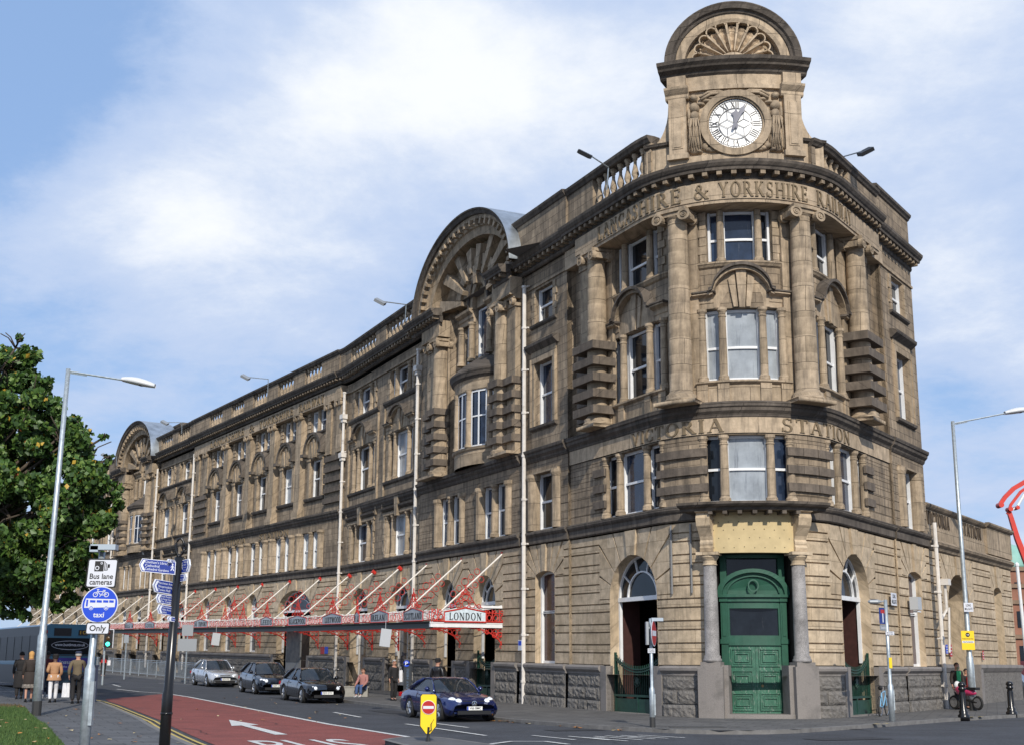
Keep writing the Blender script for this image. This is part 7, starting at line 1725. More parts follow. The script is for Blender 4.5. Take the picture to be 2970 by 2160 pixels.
# roof floodlights
fl=[((1765,487),(1705,447),46.5,'black floodlight on a pole left of the clock tower'),((2418,463),(2500,440),46.5,'black floodlight on a pole right of the clock tower'),((1178,884),(1110,875),62,'floodlight on the parapet just left of the nearer arched gable'),((778,1099),(718,1093),80,'floodlight above the middle of the long parapet'),((528,1224),(483,1224),96,'floodlight beside the far arched gable'),((338,1321),(308,1319),112,'floodlight on the parapet beyond the far arched gable')]
for (ax_,ay_),(bx_,by_),Y,lb in fl:
    a=atpix(ax_,ay_,Y); b=atpix(bx_,by_,Y-1.2); T=empty('floodlight',a,lb,'floodlight','floodlights on poles along the roof'); g=LB(T); la=Vector((0,0,0)); lb_=b-a; g.wtube([la+Vector((-.05*(1 if bx_<ax_ else -1),.3,-.8)),la,lb_],.03,5); g.build('pole',GALV)
    sg=1 if bx_<ax_ else -1; g=LB(T); M=Matrix.Rotation(R_(28*sg),3,'Y')@Matrix.Rotation(R_(25),3,'X'); g.wbox(lb_+Vector((-.12*sg,-.05,-.03)),(.27,.2,.07),M); g.build('lamp_head',BLACKP if Y<50 else SG)
    g=LB(T); g.wbox(lb_+Vector((-.12*sg,-.05,-.03))+M@Vector((0,0,-.075)),(.22,.16,.008),M); g.build('glass',mat('flood_glass',(.1,.11,.13),.1))
# ================================================================ people
SKIN=mat('skin',(.42,.22,.15),.6)
def skin_obj(T,name,V,E,R,m,sub=1):
    """one continuous surface grown round connected joints; V in the thing's frame"""
    me=bpy.data.meshes.new(name); M=local(T); me.from_pydata([tuple(M@Vector(v)) for v in V],E,[]); me.materials.append(m); o=bpy.data.objects.new(name,me); COL.objects.link(o); o.parent=T; o.matrix_parent_inverse=M.inverted()
    md=o.modifiers.new('Skin','SKIN'); md.use_smooth_shade=True
    if not me.skin_vertices: me.skin_vertices.new() if hasattr(me.skin_vertices,'new') else None
    sv=me.skin_vertices[0].data
    for i,r in enumerate(R): sv[i].radius=r if isinstance(r,tuple) else (r,r); sv[i].use_root=(i==0)
    s=o.modifiers.new('Subsurf','SUBSURF'); s.levels=sub; s.render_levels=sub
    return o
def person(label,x,y,h,head_az,jacket,trousers,hair,shoes=None,coat=None,skirt=None,cap=None,step=.16,arms=((0,.0),(0,.0)),bag=None,z=None,sit=False,skinm=SKIN,fem=False,group=None,wide=1.,nametag='person',hairlong=False,lean=0):
    """faces the direction head_az (degrees, 0 = away from the camera); step: stride; arms: (forward swing, bend) per side"""
    k=h/1.75; z=gz(x,y) if z is None else z; T=empty(nametag,(x,y,z),label,'person',group,rz=R_(-head_az))
    S=lambda p:(p[0]*k*wide,p[1]*k,p[2]*k)
    sh=.185*(.9 if fem else 1)
    if sit: hips=.47; kn=lambda sg:(sg*.1,.43,.50); an=lambda sg:(sg*.11,.46,.09)
    else: hips=.93; kn=lambda sg:(sg*.095,.05+sg*step*.55,.50); an=lambda sg:(sg*.09,sg*step*1.15-.02,.09)
    ht=hips-.93
    base_=[(0,0,.96+ht),(0,.01,1.1+ht),(0,.0,1.28+ht),(0,-.0,1.42+ht),(0,.015,1.50+ht),(0,.03,1.58+ht),(0,.035,1.66+ht),(0,.03,1.72+ht)]
    V=list(base_); Rr=[(.12,.1),(.11,.085),(.14,.10),(.10,.08),(.052,.055),(.066,.085),(.078,.095),(.05,.06)]; E=[(i,i+1) for i in range(7)]
    V.append((0,.125,1.615+ht)); Rr.append(.012); E.append((5,8))     # nose
    for sg in (1,-1): V.append((sg*.088,.03,1.62+ht)); Rr.append((.012,.02)); E.append((5,len(V)-1))
    armj=[]
    for sg,(fwd,bend) in zip((1,-1),arms):
        s_=(sg*sh,0,1.40+ht); e_=(sg*(sh+.06),.0+fwd*.5-.02,1.13+ht+abs(fwd)*.08); w_=(sg*(sh+.06-.12*bend),.05+fwd+bend*.22,.90+ht+bend*.28+abs(fwd)*.15)
        i=len(V); V+=[s_,e_,w_]; Rr+=[.055,.042,.027]; E+=[(3,i),(i,i+1),(i+1,i+2)]
        d=(Vector(w_)-Vector(e_)).normalized(); p=Vector(w_)+d*.05; V.append(tuple(p)); Rr.append((.036,.02)); E.append((i+2,i+3)); side=Vector((0,1,0)) if abs(d.z)>.5 else Vector((1,0,0))
        for q,(off,ln) in enumerate(((-.028,.07),(-.010,.08),(.010,.077),(.028,.06))):
            a=p+side*off+d*.03; b=a+d*ln*.5; c=b+d*ln*.45+Vector((-sg*.02,0,0)); j=len(V); V+=[tuple(a),tuple(b),tuple(c)]; Rr+=[.0095,.009,.0075]; E+=[(i+3,j),(j,j+1),(j+1,j+2)]
        a=p+side*.03-d*.02; b=a+side*.03+d*.03; j=len(V); V+=[tuple(a),tuple(b)]; Rr+=[.011,.009]; E+=[(i+3,j),(j,j+1)]
        armj.append((s_,e_,w_))
    legj=[]
    for sg in (1,-1):
        hp=(sg*.09,0,.90+ht); K=kn(sg); A=an(sg); to=(A[0],A[1]+.17,.035); he=(A[0],A[1]-.04,.04); i=len(V); V+=[hp,K,A,to]; Rr+=[.08,.055,.036,(.035,.025)]; E+=[(0,i),(i,i+1),(i+1,i+2),(i+2,i+3)]; legj.append((hp,K,A,to))
    skin_obj(T,'body',[S(v) for v in V],E,[tuple(a*k for a in r) if isinstance(r,tuple) else r*k for r in Rr],skinm)
    # jacket: torso and sleeves
    V=[(0,0,.99+ht),(0,.01,1.12+ht),(0,0,1.28+ht),(0,-.0,1.405+ht),(0,.01,1.46+ht)]; Rr=[(.185,.135),(.17,.125),(.19,.135),(.135,.10),(.07,.065)]; E=[(0,1),(1,2),(2,3),(3,4)]
    if not coat: V.insert(0,(0,0,.88+ht)); Rr.insert(0,(.185,.135)); E=[(i,i+1) for i in range(5)]
    tp=len(V)-2
    for s_,e_,w_ in armj: i=len(V); V+=[s_,e_,tuple(Vector(e_).lerp(Vector(w_),.92))]; Rr+=[.082,.066,.052]; E+=[(tp,i),(i,i+1),(i+1,i+2)]
    skin_obj(T,'jacket' if not coat else 'coat',[S(v) for v in V],E,[tuple(a*k for a in r) if isinstance(r,tuple) else r*k for r in Rr],jacket)
    g=LB(T)
    def ell(rows,n=18,mm=None):
        R=[]
        for (cy_,zz,rx_,ry_) in rows: R.append([g.v.append(S((rx_*cos(2*PI*q/n),cy_+ry_*sin(2*PI*q/n),zz))) or g.uv.append((0,0)) or len(g.v)-1 for q in range(n)])
        for a,b in zip(R,R[1:]):
            for q in range(n): g.F(a[q],a[(q+1)%n],b[(q+1)%n],b[q])
        g.F(*R[0][::-1]); g.F(*R[-1])
    if coat: ell([(0,coat,.235,.19),(0,coat+.02,.24,.195),(0,.9,.215,.165),(0,1.04,.19,.14)]); g.build('coat_skirt',jacket,smooth=True)
    if skirt: g=LB(T); ell([(0,skirt[0],.25,.2),(0,skirt[0]+.02,.25,.2),(0,.9,.19,.15)]); g.build('skirt',skirt[1],smooth=True)
    V=[(0,0,.93+ht)];Rr=[(.145,.115)];E=[]
    for hp,K,A,to in legj: i=len(V); V+=[hp,K,(A[0],A[1],.10)]; Rr+=[.105,.082,.072]; E+=[(0,i),(i,i+1),(i+1,i+2)]
    if trousers: skin_obj(T,'trousers',[S(v) for v in V],E,[tuple(a*k for a in r) if isinstance(r,tuple) else r*k for r in Rr],trousers)
    for hp,K,A,to in legj:
        g=LB(T); y0,y1=A[1]-.09,A[1]+.20; R=[]
        for yy,w_,z1 in ((y0,.02,.05),(y0+.03,.04,.12),(A[1],.045,.14),(A[1]+.08,.046,.09),(y1-.04,.045,.06),(y1,.02,.04)):
            R.append([g.v.append(S((A[0]+w_*cos(q*PI/6)*1.0,yy,max(.0,z1*sin(q*PI/6)) if q<=6 else 0))) or g.uv.append((0,0)) or len(g.v)-1 for q in range(12)])
        for a,b in zip(R,R[1:]):
            for q in range(12): g.F(a[q],a[(q+1)%12],b[(q+1)%12],b[q])
        g.F(*R[0]); g.F(*R[-1][::-1]); g.build('shoe',shoes or BLACKP,smooth=True)
    # hair / cap
    g=LB(T); n=16; R=[]; c=(0,.015,1.655+ht); rx_,ry_,rz_=.098,.118,.115
    low=-1.15 if hairlong else -.25
    for j in range(9):
        ph=PI/2-(PI/2-low)*j/8; row=[]
        for q in range(n):
            a=2*PI*q/n; yy=sin(a); cutf=1
            lo=max(ph,-.05 if yy>.25 else low) if yy>.25 and ph<0 else ph
            if yy>.25: lo=max(lo,.42)
            zz=c[2]+rz_*sin(lo) if lo>-.6 else c[2]+rz_*sin(lo)-.05*(1 if hairlong else 0)
            row.append(g.v.append(S((rx_*cos(max(lo,-.5))*cos(a),c[1]+ry_*cos(max(lo,-.5))*sin(a),zz))) or g.uv.append((0,0)) or len(g.v)-1)
        R.append(row)
    for a,b in zip(R,R[1:]):
        for q in range(n): g.F(a[q],a[(q+1)%n],b[(q+1)%n],b[q])
    g.build('hair',hair,smooth=True)
    if cap: g=LB(T); ell([(.02,1.70+ht,.104,.124),(.02,1.75+ht,.098,.115),(.02,1.785+ht,.06,.07)]); ell([(.13,1.695+ht,.08,.075),(.13,1.705+ht,.08,.075)]); g.build('cap',cap,smooth=True)
    g=LB(T)
    for sg in (1,-1): g.lath(S((sg*.032,.112,1.64+ht)),(0,1,0),[(.009*k,0),(.008*k,.008*k)],6)
    g.build('eyes',BLACKP); g=LB(T); g.wbox(S((0,.115,1.572+ht)),(.02*k,.006*k,.005*k)); g.build('mouth',mat('lips',(.28,.08,.07),.5))
    if bag:
        for (bx_,by_,bz_,hx_,hy_,hz_,m,nm_) in bag: 
            g=LB(T); q=Vector(S((bx_,by_,bz_))); g.wbox(q,(hx_,hy_,hz_)); g.wbox(q+Vector((0,0,.003)),(hx_*.96,hy_*1.04,hz_*.92)); o=g.build(nm_,m); g=LB(T); g.wtube([q+Vector((-hx_*.6,0,hz_)),q+Vector((-hx_*.3,0,hz_+.14)),q+Vector((hx_*.3,0,hz_+.14)),q+Vector((hx_*.6,0,hz_))],.008,4); g.build('handle',m,o)
    return T
C=lambda n,c,r=.85:mat(n,c,r,bump=.004,bscale=35,var=.12,vscale=6)
BLC=C('black_cloth',(.014,.013,.014)); DKB=C('dark_brown_cloth',(.03,.022,.018)); MAR=C('maroon_cloth',(.10,.015,.022)); TAN=C('tan_cloth',(.42,.23,.12)); OLV=C('olive_brown_cloth',(.13,.10,.06)); WHC=C('white_cloth',(.68,.68,.70)); NAV=C('navy_cloth',(.02,.028,.06)); JN=C('blue_denim',(.05,.09,.20)); BLO=C('blonde_hair',(.55,.30,.10)); BLH=C('black_hair',(.012,.010,.010)); BRH=C('brown_hair',(.05,.025,.015)); GRH=C('grey_hair',(.35,.34,.33)); DSK=mat('dark_skin',(.10,.045,.028),.55); ORB=C('orange_leather',(.30,.07,.03)); PNK=C('pink_cloth',(.55,.05,.16)); GRN=C('green_cloth',(.04,.35,.14)); PAT=mat('patterned_cloth',(.16,.14,.12),.8,var=.9,vscale=22)
GRP='people walking away along the left pavement'
def on(px,Y): return atpix(px,1926,Y).x
person('person in a long black coat walking away, leftmost of the group under the tree',on(62,50.5),50.5,1.74,-24,BLC,BLC,BLH,coat=.42,group=GRP,step=.1)
person('person with blonde hair, dark coat, patterned skirt and an orange shoulder bag, walking away',on(90,48.2),48.2,1.78,-20,DKB,None,BLO,coat=.62,skirt=(.48,PAT),fem=True,group=GRP,hairlong=True,bag=[(.24,.0,1.02,.05,.11,.17,ORB,'shoulder_bag')],step=.14)
person('person in a maroon jacket and dark trousers with white trainers, walking away',on(137,52.3),52.3,1.76,-20,MAR,NAV,BLH,shoes=WHC,group=GRP,step=.1,skinm=DSK)
person('person in a tan coat, white trousers and dark hat, arm bent at the hip',on(160,48.3),48.3,1.68,-22,TAN,WHC,BLH,coat=.80,cap=BLC,fem=True,wide=1.13,group=GRP,step=.15,arms=((.02,.2),(-.05,.7)),skinm=DSK)
person('person in an olive brown jacket and dark trousers beside a dark blue cabinet',on(226,47.7),47.7,1.80,-20,OLV,BLC,GRH,cap=NAV,group=GRP,step=.09,wide=1.12,arms=((.05,.1),(-.08,.1)))
# white shirt hem and carrier bags
c=atpix(190,1990,48.0); T=empty('carrier_bag',(c.x,48.0,gz(c.x,48)+.22),'two white carrier bags hanging between the tan coat and the brown jacket','carrier bag')
g=LB(T)
for dx,w_ in ((-.03,.08),(.1,.07)):
    R=[[g.v.append((dx+w_*cc*(1-.25*t),.05*ss,-.02+.5*t)) or g.uv.append((0,0)) or len(g.v)-1 for cc,ss in ((-1,-.6),(0,-1),(1,-.6),(1,.6),(0,1),(-1,.6))] for t in (0,.4,1)]
    for a,b in zip(R,R[1:]):
        for q in range(6): g.F(a[q],a[(q+1)%6],b[(q+1)%6],b[q])
    g.F(*R[0]); g.F(*R[-1])
g.build('bags',WHC)
c=atpix(258,1980,49.2); T=empty('utility_cabinet',(c.x,49.2,gz(c.x,49.2)),'dark blue street cabinet beside the group of people','utility cabinet'); g=LB(T); Mx=Matrix.Rotation(R_(20),3,'Z'); g.wbox((0,.2,.62),(.22,.3,.66),Mx); g.wbox((0,.2,1.30),(.25,.33,.03),Mx); g.build('cabinet',mat('dark_blue_steel',(.012,.018,.045),.4)); g=LB(T); g.wbox((-.05,-.11,.6),(.14,.01,.5),Mx); g.build('door',mat('dark_blue_steel',(.02,.02,.05)))
person('person in black with a red shoulder bag far off near the traffic light',on(300,86),86,1.68,160,BLC,BLC,BRH,fem=True,step=.1,bag=[(.0,.16,1.0,.16,.06,.10,mat('red_bag',(.45,.01,.01),.4),'red_bag'),(-.34,0,.9,.1,.06,.16,WHC,'carrier_bag')])
person('person in a black leather jacket and flat cap behind the blue roadster',on(1269,50),50,1.76,30,mat('black_leather',(.012,.012,.014),.32),BLC,BLH,cap=BLC,step=.05,wide=1.1)
person('person in dark clothes with grey hair holding a white bag in the dark doorway',on(1143,56),56,1.66,150,BLC,BLC,GRH,fem=True,step=.04,bag=[(-.30,.05,1.05,.07,.05,.24,WHC,'white_bag')])
# seated on a ledge by the doorway
sx=on(1055,60.0); person('person in a pale top and blue jeans sitting on a low ledge under the canopy',sx,60.0,1.7,200,C('rose_top',(.35,.16,.14)),JN,BRH,sit=True,shoes=WHC,arms=((.25,.2),(.25,.2)))
T=empty('stone_ledge',(sx-.15,60.25,gz(sx,60.2)),'low pale box ledge below the shop window where someone sits','ledge'); g=LB(T); g.wbox((-.55,.1,.2),(.9,.25,.2)); g.wbox((-.55,.1,.425),(.95,.28,.025)); g.build('ledge',mat('pale_panel',(.3,.29,.26),.6,var=.2))
# parking machine
c=atpix(1180,1923,53.5); T=empty('parking_machine',(c.x,53.5,gz(c.x,53.5)),'dark pay column with a round blue P sign on top','parking machine'); zt=c.z-T.location.z; g=LB(T); g.wbox((.05,0,.75),(.16,.12,.75)); g.wbox((.05,0,1.52),(.18,.14,.03)); g.build('column',mat('charcoal_steel',(.02,.024,.03),.4)); g=LB(T); g.lath((-.0,-.12,zt),(0,-1,0),[(.125,0),(.125,.02)],24); p=g.build('round_sign',SB); g=LB(T); g.text('P',(0,-.145,zt),(1,0,0),(0,0,1),.2,.11); g.build('letter',WH,p); g=LB(T); g.text('PAY HERE',(.06,-.125,.95),(0,0,1),(-1,0,0),.13,.8); g.build('words',mat('dim_blue',(.06,.10,.16),.5))
# poster cases and notices under the canopy
(x,y),d=pt(45.4,.25); T=empty('poster_case',(x,y,zw(45,1.9)),'tall framed poster case with a dark group photograph beside the wide arch','poster case'); rv=Vector((-d[1],d[0],0)); g=LB(T); rrect(g,(0,0,0),rv,(0,0,1),2.3,2.9,.03,.08); g.build('frame',mat('grey_frame',(.2,.2,.2),.5)); g=LB(T); rrect(g,(0,0,.3),rv,(0,0,1),2.1,2.0,.02,.01,.085); g.build('poster',mat('dark_poster',(.05,.045,.04),.4,var=.9,vscale=2.5)); g=LB(T); rrect(g,(0,0,-1.05),rv,(0,0,1),2.1,.6,.02,.01,.085); g.build('caption_panel',mat('pale_caption',(.22,.22,.22),.6))
(x,y),d=pt(41.2,.2); T=empty('wall_notice',(x,y,zw(41,1.95)),'small red and blue notices on the wall under the canopy','notice'); rv=Vector((-d[1],d[0],0)); g=LB(T); rrect(g,(0,0,0),rv,(0,0,1),.5,.42,.01,.02); g.build('plate',SR_); g=LB(T); rrect(g,rv*.6,rv,(0,0,1),.45,.4,.01,.02); g.build('plate',SB)
# motorcycle with two people on the right
c=atpix(2798,1990,51.6); T=empty('motorcycle',(c.x,51.6,0),'small pink and white motorbike parked between the lamp post and the arch','motorcycle',rz=R_(115)); 
g=LB(T)
for xx in (.62,-.62): g.lath((xx,-.05,.29),(0,1,0),[(.17,0),(.25,.0),(.27,.03),(.25,.08),(.17,.08)],20)
g.build('tyre',TYRE); g=LB(T)
for xx in (.62,-.62): g.lath((xx,-.02,.29),(0,1,0),[(.20,0),(.19,.05),(.02,.06)],12)
g.build('rim',ALLOY); g=LB(T); g.wtube([(.62,0,.3),(.45,0,.85),(.40,0,1.0)],.03,6); g.wtube([(.40,-.3,1.02),(.40,.3,1.02)],.018,6); g.wtube([(-.62,0,.3),(0,0,.4),(.4,0,.8)],.05,6); g.build('frame',BLACKP)
g=LB(T); g.lath((.0,0,.72),(1,0,.12),[(.05,-.55),(.14,-.3),(.17,0),(.2,.25),(.12,.45),(.03,.5)],12); g.build('fairing',mat('pink_paint',(.5,.03,.12),.25,coat=1),smooth=True); g=LB(T); g.lath((.35,0,.95),(1,0,-.3),[(.05,-.1),(.16,0),(.12,.12),(.02,.18)],12); g.build('screen',WHITE,smooth=True); g=LB(T); g.wbox((-.35,0,.82),(.32,.12,.05)); g.build('seat',BLACKP)
person('person in a dark coat over a green top standing behind the pink motorbike',on(2773,52.6),52.6,1.78,170,DKB,BLC,BRH,step=.04,bag=[(.0,.14,1.25,.08,.02,.2,GRN,'green_top')])
person('person in black with a red rucksack strap bending beside the pink motorbike',on(2799,53.0),53.0,1.55,150,BLC,BLC,BLH,step=.05,bag=[(.05,.15,1.15,.05,.03,.2,mat('red_bag',(.4,.01,.01)),'red_strap')])
# bicycle
(x,y),d=pt(-5.1,.7); rzb=math.atan2(d[1],d[0])+PI/2; T=empty('bicycle',(x,y,0),'pale blue bicycle leaning by the green gate of the right arch','bicycle',rz=rzb+R_(6)); LBU=mat('pale_blue_paint',(.20,.42,.62),.3)
def bseg(g,a,b,r): g.wtube([a,b],r,6)
Rw=.33
for xx in (.52,-.52):
    g=LB(T); g.wtube([(xx+Rw*cos(k*PI/14),0,Rw+Rw*sin(k*PI/14)) for k in range(29)],.018,6); w_=g.build('wheel',TYRE); g=LB(T); g.wtube([(xx+(Rw-.025)*cos(k*PI/14),0,Rw+(Rw-.025)*sin(k*PI/14)) for k in range(29)],.010,5)
    for k in range(14): g.wtube([(xx,0,Rw),(xx+(Rw-.03)*cos(k*PI/7),0,Rw+(Rw-.03)*sin(k*PI/7))],.0022,3)
    g.build('rim',ALLOY,w_)
bb=(-.05,0,.28); st_=(-.2,0,.76); hd=(.34,0,.82); hb=(.37,0,.66)
g=LB(T)
for a,b in ((bb,st_),(bb,hb),(st_,hd),(hd,hb),(bb,(-.52,0,Rw)),(st_,(-.52,0,Rw)),(hb,(.52,0,Rw))): bseg(g,a,b,.019)
g.build('frame',LBU); g=LB(T); g.lath((-.25,0,.93),(1,0,0),[(.03,-.14),(.08,-.08),(.04,.05),(.02,.14)],10); bseg(g,st_,(-.23,0,.9),.014); g.build('saddle',BLACKP); g=LB(T); g.wtube([(.27,-.28,.98),(.36,-.22,1.0),(.34,0,.97),(.36,.22,1.0),(.27,.28,.98)],.013,6); bseg(g,hd,(.33,0,.97),.014); g.build('handlebar',BLACKP); g=LB(T); g.lath((-.05,-.05,.28),(0,1,0),[(.09,0),(.09,.01)],16); bseg(g,(-.05,.07,.28),(.1,.07,.2),.01); bseg(g,(-.05,-.07,.28),(-.2,-.07,.36),.01); g.build('crankset',BLACKP)
# ================================================================ bus
bazi=R_(34); fb=Vector((-sin(bazi),cos(bazi),0)); nb=Vector((cos(bazi),sin(bazi),0))      # forward and right-hand side of the bus
rc_=atpix(198,1926,59.5); rc_.z=0; ctr=rc_+fb*5.6; ctr.z=ROADZ+gz(ctr.x,ctr.y)-.02
T=empty('single_deck_bus',ctr,'blue single-deck bus seen from behind at the left, with a purple advert on its tail','bus',rz=math.atan2(fb.y,fb.x)); BB=mat('bus_blue',(.010,.15,.25),.35,coat=.3); Lb,Wb,Hb=5.6,1.25,2.95
g=LB(T); P_=[(-Wb,.35),(-Wb,2.55),(-Wb+.12,2.85),(-Wb+.35,Hb),(Wb-.35,Hb),(Wb-.12,2.85),(Wb,2.55),(Wb,.35)]
R=[]
for x,k_ in ((-Lb,.975),(-Lb+.08,1),(Lb-.25,1),(Lb,.95)): R.append([g.v.append((x,y*k_,z)) or g.uv.append((x,z)) or len(g.v)-1 for y,z in P_])
for a,b in zip(R,R[1:]):
    for k in range(8): g.F(a[k],a[(k+1)%8],b[(k+1)%8],b[k])
g.F(*R[0]); g.F(*R[-1][::-1]); g.build('body',BB)
g=LB(T); g.wbox((0,Wb+.008,1.9),(Lb-.5,.012,.55)); g.wbox((0,-Wb-.008,1.9),(Lb-.5,.012,.55)); sw=g.build('side_windows',mat('bus_glass',(.008,.010,.012),.3,spec=.12)); g=LB(T)
for k in range(8): g.wbox((-Lb+.6+k*1.4,Wb+.02,1.9),(.035,.012,.55))
g.wbox((0,Wb+.018,.75),(Lb-.1,.01,.42)); g.wbox((0,Wb+.012,2.65),(Lb-.1,.01,.2)); g.build('window_bars',mat('dark_grey_panel',(.035,.037,.04),.4))
g=LB(T); g.wbox((-Lb-.012,.02,1.98),(.012,.98,.36)); g.wbox((-Lb-.03,0,2.0),(.01,.9,.30)); g.build('rear_window',MAT['bus_glass'])
g=LB(T); g.text('www.bustimes.co.uk',(-Lb-.045,0,2.04),(0,-1,0),(0,0,1),.18,1.35); 
for k in range(24): a,b=2*PI*k/24,2*PI*(k+1)/24; g.wpoly([(-Lb-.043,-.82*cos(a),2.02+.2*sin(a)),(-Lb-.043,-.80*cos(a),2.02+.18*sin(a)),(-Lb-.043,-.80*cos(b),2.02+.18*sin(b)),(-Lb-.043,-.82*cos(b),2.02+.2*sin(b))])
g.build('window_lettering',WH)
g=LB(T); g.wbox((-Lb-.012,.35,2.6),(.012,.38,.17)); g.build('destination_blank',BLACKP); g=LB(T); g.wbox((-Lb-.012,-.55,2.58),(.012,.2,.12)); g.build('route_box',BLACKP); g=LB(T); g.text('10',(-Lb-.027,-.55,2.58),(0,-1,0),(0,0,1),.2,.28); g.build('route_number',mat('amber_display',(.6,.35,.02),.5))
g=LB(T); g.wbox((-Lb-.012,-.15,1.2),(.012,.75,.27)); g.build('advert_panel',mat('purple_advert',(.05,.03,.28),.4,var=.5,vscale=3)); g=LB(T); g.text('insurance',(-Lb-.027,-.15,1.28),(0,-1,0),(0,0,1),.22,1.1); g.text('the call is free',(-Lb-.027,-.15,1.08),(0,-1,0),(0,0,1),.12,.8); g.build('advert_words',WH)
g=LB(T); g.wbox((-Lb-.012,0,.62),(.012,1.05,.22)); g.wbox((-Lb-.02,0,.35),(.05,1.15,.08)); g.wbox((-Lb-.015,0,1.58),(.02,1.1,.02)); g.build('bumper',mat('dark_blue_panel',(.01,.03,.05),.4))
for sg in (1,-1):
    g=LB(T); g.wbox((-Lb-.015,sg*1.08,2.6),(.015,.06,.07)); g.wbox((-Lb-.015,sg*1.12,.9),(.015,.06,.22)); g.build('rear_lamp',MIRR)
g=LB(T); g.wbox((-Lb-.015,-1.06,1.9),(.008,.13,.36)); g.build('yellow_notice',mat('yellow_notice_mix',(.8,.5,.05),.5,var=.5,vscale=8))
for xx in (-Lb+2.4,Lb-2.6):
    for sg in (1,-1): g=LB(T); g.lath((xx,sg*(Wb-.22),.46),(0,sg,0),[(.28,0),(.46,0),(.48,.1),(.46,.24),(.28,.24),(.1,.18)],20); g.build('wheel',TYRE)
# small parked van and umbrellas at the far right edge
T=empty('parked_van',base(24.2,66.5),'dark van mostly hidden behind the end of the low wing','van',rz=R_(50)); g=LB(T); P_=[(-.85,.35),(-.88,1.1),(-.75,1.75),(.75,1.75),(.88,1.1),(.85,.35)]; R=[]
for x,kz in ((-2,1),(1.0,1),(1.5,.72),(2.1,.62)): R.append([g.v.append((x,y,z*kz if z>.5 else z)) or g.uv.append((0,0)) or len(g.v)-1 for y,z in P_])
for a,b in zip(R,R[1:]):
    for k in range(6): g.F(a[k],a[(k+1)%6],b[(k+1)%6],b[k])
g.F(*R[0]); g.F(*R[-1][::-1]); g.build('body',paint('slate_paint',(.05,.07,.10))); g=LB(T)
for xx in (-1.3,1.3):
    for sg in (1,-1): g.lath((xx,sg*.7,.32),(0,sg,0),[(.2,0),(.32,0),(.32,.18),(.2,.18)],14)
g.build('wheels',TYRE); g=LB(T); g.wbox((0,.86,1.3),(1.2,.02,.22)); g.wbox((-2.01,0,1.3),(.02,.6,.22)); g.build('windows',CARGL)
# ================================================================ crane boom (concrete pump) at the right edge
CR=mat('crane_red',(.55,.035,.02),.4,var=.1); YC=82.
def cp(px,py,dy=0): return atpix(px,py,YC+dy)
root=cp(3010,1780); T=empty('crane_boom',(root.x+2.5,YC,0),'red articulated crane boom reaching up behind the low wing','crane'); Mi=local(T).inverted()
def boom(pts,w0,w1,name='boom_section'):
    g=LB(T); P3=[Mi@cp(*p) for p in pts]; n=len(P3); R=[]
    for i,p in enumerate(P3):
        t=(P3[min(i+1,n-1)]-P3[max(i-1,0)]).normalized(); s_=t.cross(Vector((0,1,0))).normalized(); w=lerp(w0,w1,i/(n-1))
        R.append([g.v.append(tuple(p+s_*a*w+Vector((0,1,0))*b*w*.8)) or g.uv.append((0,0)) or len(g.v)-1 for a,b in ((-1,-1),(1,-1),(1,1),(-1,1))])
    for a,b in zip(R,R[1:]):
        for k in range(4): g.F(a[k],a[(k+1)%4],b[(k+1)%4],b[k])
    g.F(*R[0]); g.F(*R[-1][::-1]); return g.build(name,CR)
boom([(2925,1478),(2932,1500),(2950,1560),(2985,1650),(3040,1790)],.12,.19); boom([(2900,1462),(2915,1440),(2940,1415),(2975,1395),(3020,1370)],.12,.15); boom([(2922,1490),(2932,1462),(2960,1425),(3010,1390)],.08,.09)
g=LB(T); g.wtube([Mi@cp(2952,1465),Mi@cp(2975,1425)],.09,8); g.wtube([Mi@cp(2936,1478),Mi@cp(2952,1465)],.05,8); g.build('hydraulic_ram',WHITE); g=LB(T)
for px,py,r in ((2900,1464,.17),(2927,1476,.15),(2948,1472,.12)): g.lath(Mi@cp(px,py),(0,1,0),[(r,-.3),(r,.3)],14)
g.build('pivot',CR); g=LB(T); a=Mi@cp(3040,1790); g.wtube([a,(a.x+1,0,1.5)],.4,8); g.wbox((a.x+1,0,1.2),(2.5,1.2,.8)); g.build('truck_base',CR)
# ================================================================ terracotta building with green dome, trees, pole at the far right
BR=mat('red_brick_far',(.25,.115,.075),.85,bump=.01,bscale=4,var=.25,vscale=.6); TC=mat('brown_terracotta',(.20,.135,.09),.8,var=.3,vscale=.8); COPPER=mat('verdigris_copper',(.22,.42,.36),.6,var=.15,vscale=.5)
T=empty('domed_building',base(62,150),'red brick and terracotta building with a pale green copper dome beyond the low wing','building'); L0=local(T).inverted()
c=atpix(2937,1926,150); ox=c.x-62+.3
g=LB(T); g.wbox((ox,0,5.8),(2.6,2.6,6.0)); g.build('turret_wall',BR); g=LB(T)
for z in (4.2,8.0,9.8,11.7): g.wbox((ox,0,z),(2.85,2.85,.22))
for sx in (-1,1):
    for sy in (-1,): g.wbox((ox+sx*2.4,sy*2.4,6),(.35,.35,5.8))
g.build('terracotta_bands',TC); g=LB(T); R_a=[(2.5,0),(2.55,.3),(2.4,1.1),(1.9,2.0),(1.1,2.6),(.4,2.85),(.2,3.4),(.02,3.9)]; g.lath((ox,0,11.9),(0,0,1),R_a,24); g.build('dome',COPPER,smooth=True)
g=LB(T)
for z in (1.2,5.0,8.8):
    for x_ in (-1.4,0,1.4): g.wbox((ox+x_,-2.63,z+1.1),(.38,.05,.9 if z<8 else .3))
g.build('turret_windows',GLASS)
g=LB(T); g.wbox((ox+13,4,4.0),(10.4,4,5.2)); g.build('wall',TC); g=LB(T); g.wbox((ox+13,4,9.35),(10.7,4.3,.25)); g.wbox((ox+13,4,5.0),(10.5,4.1,.15)); g.build('cornice',TC); g=LB(T)
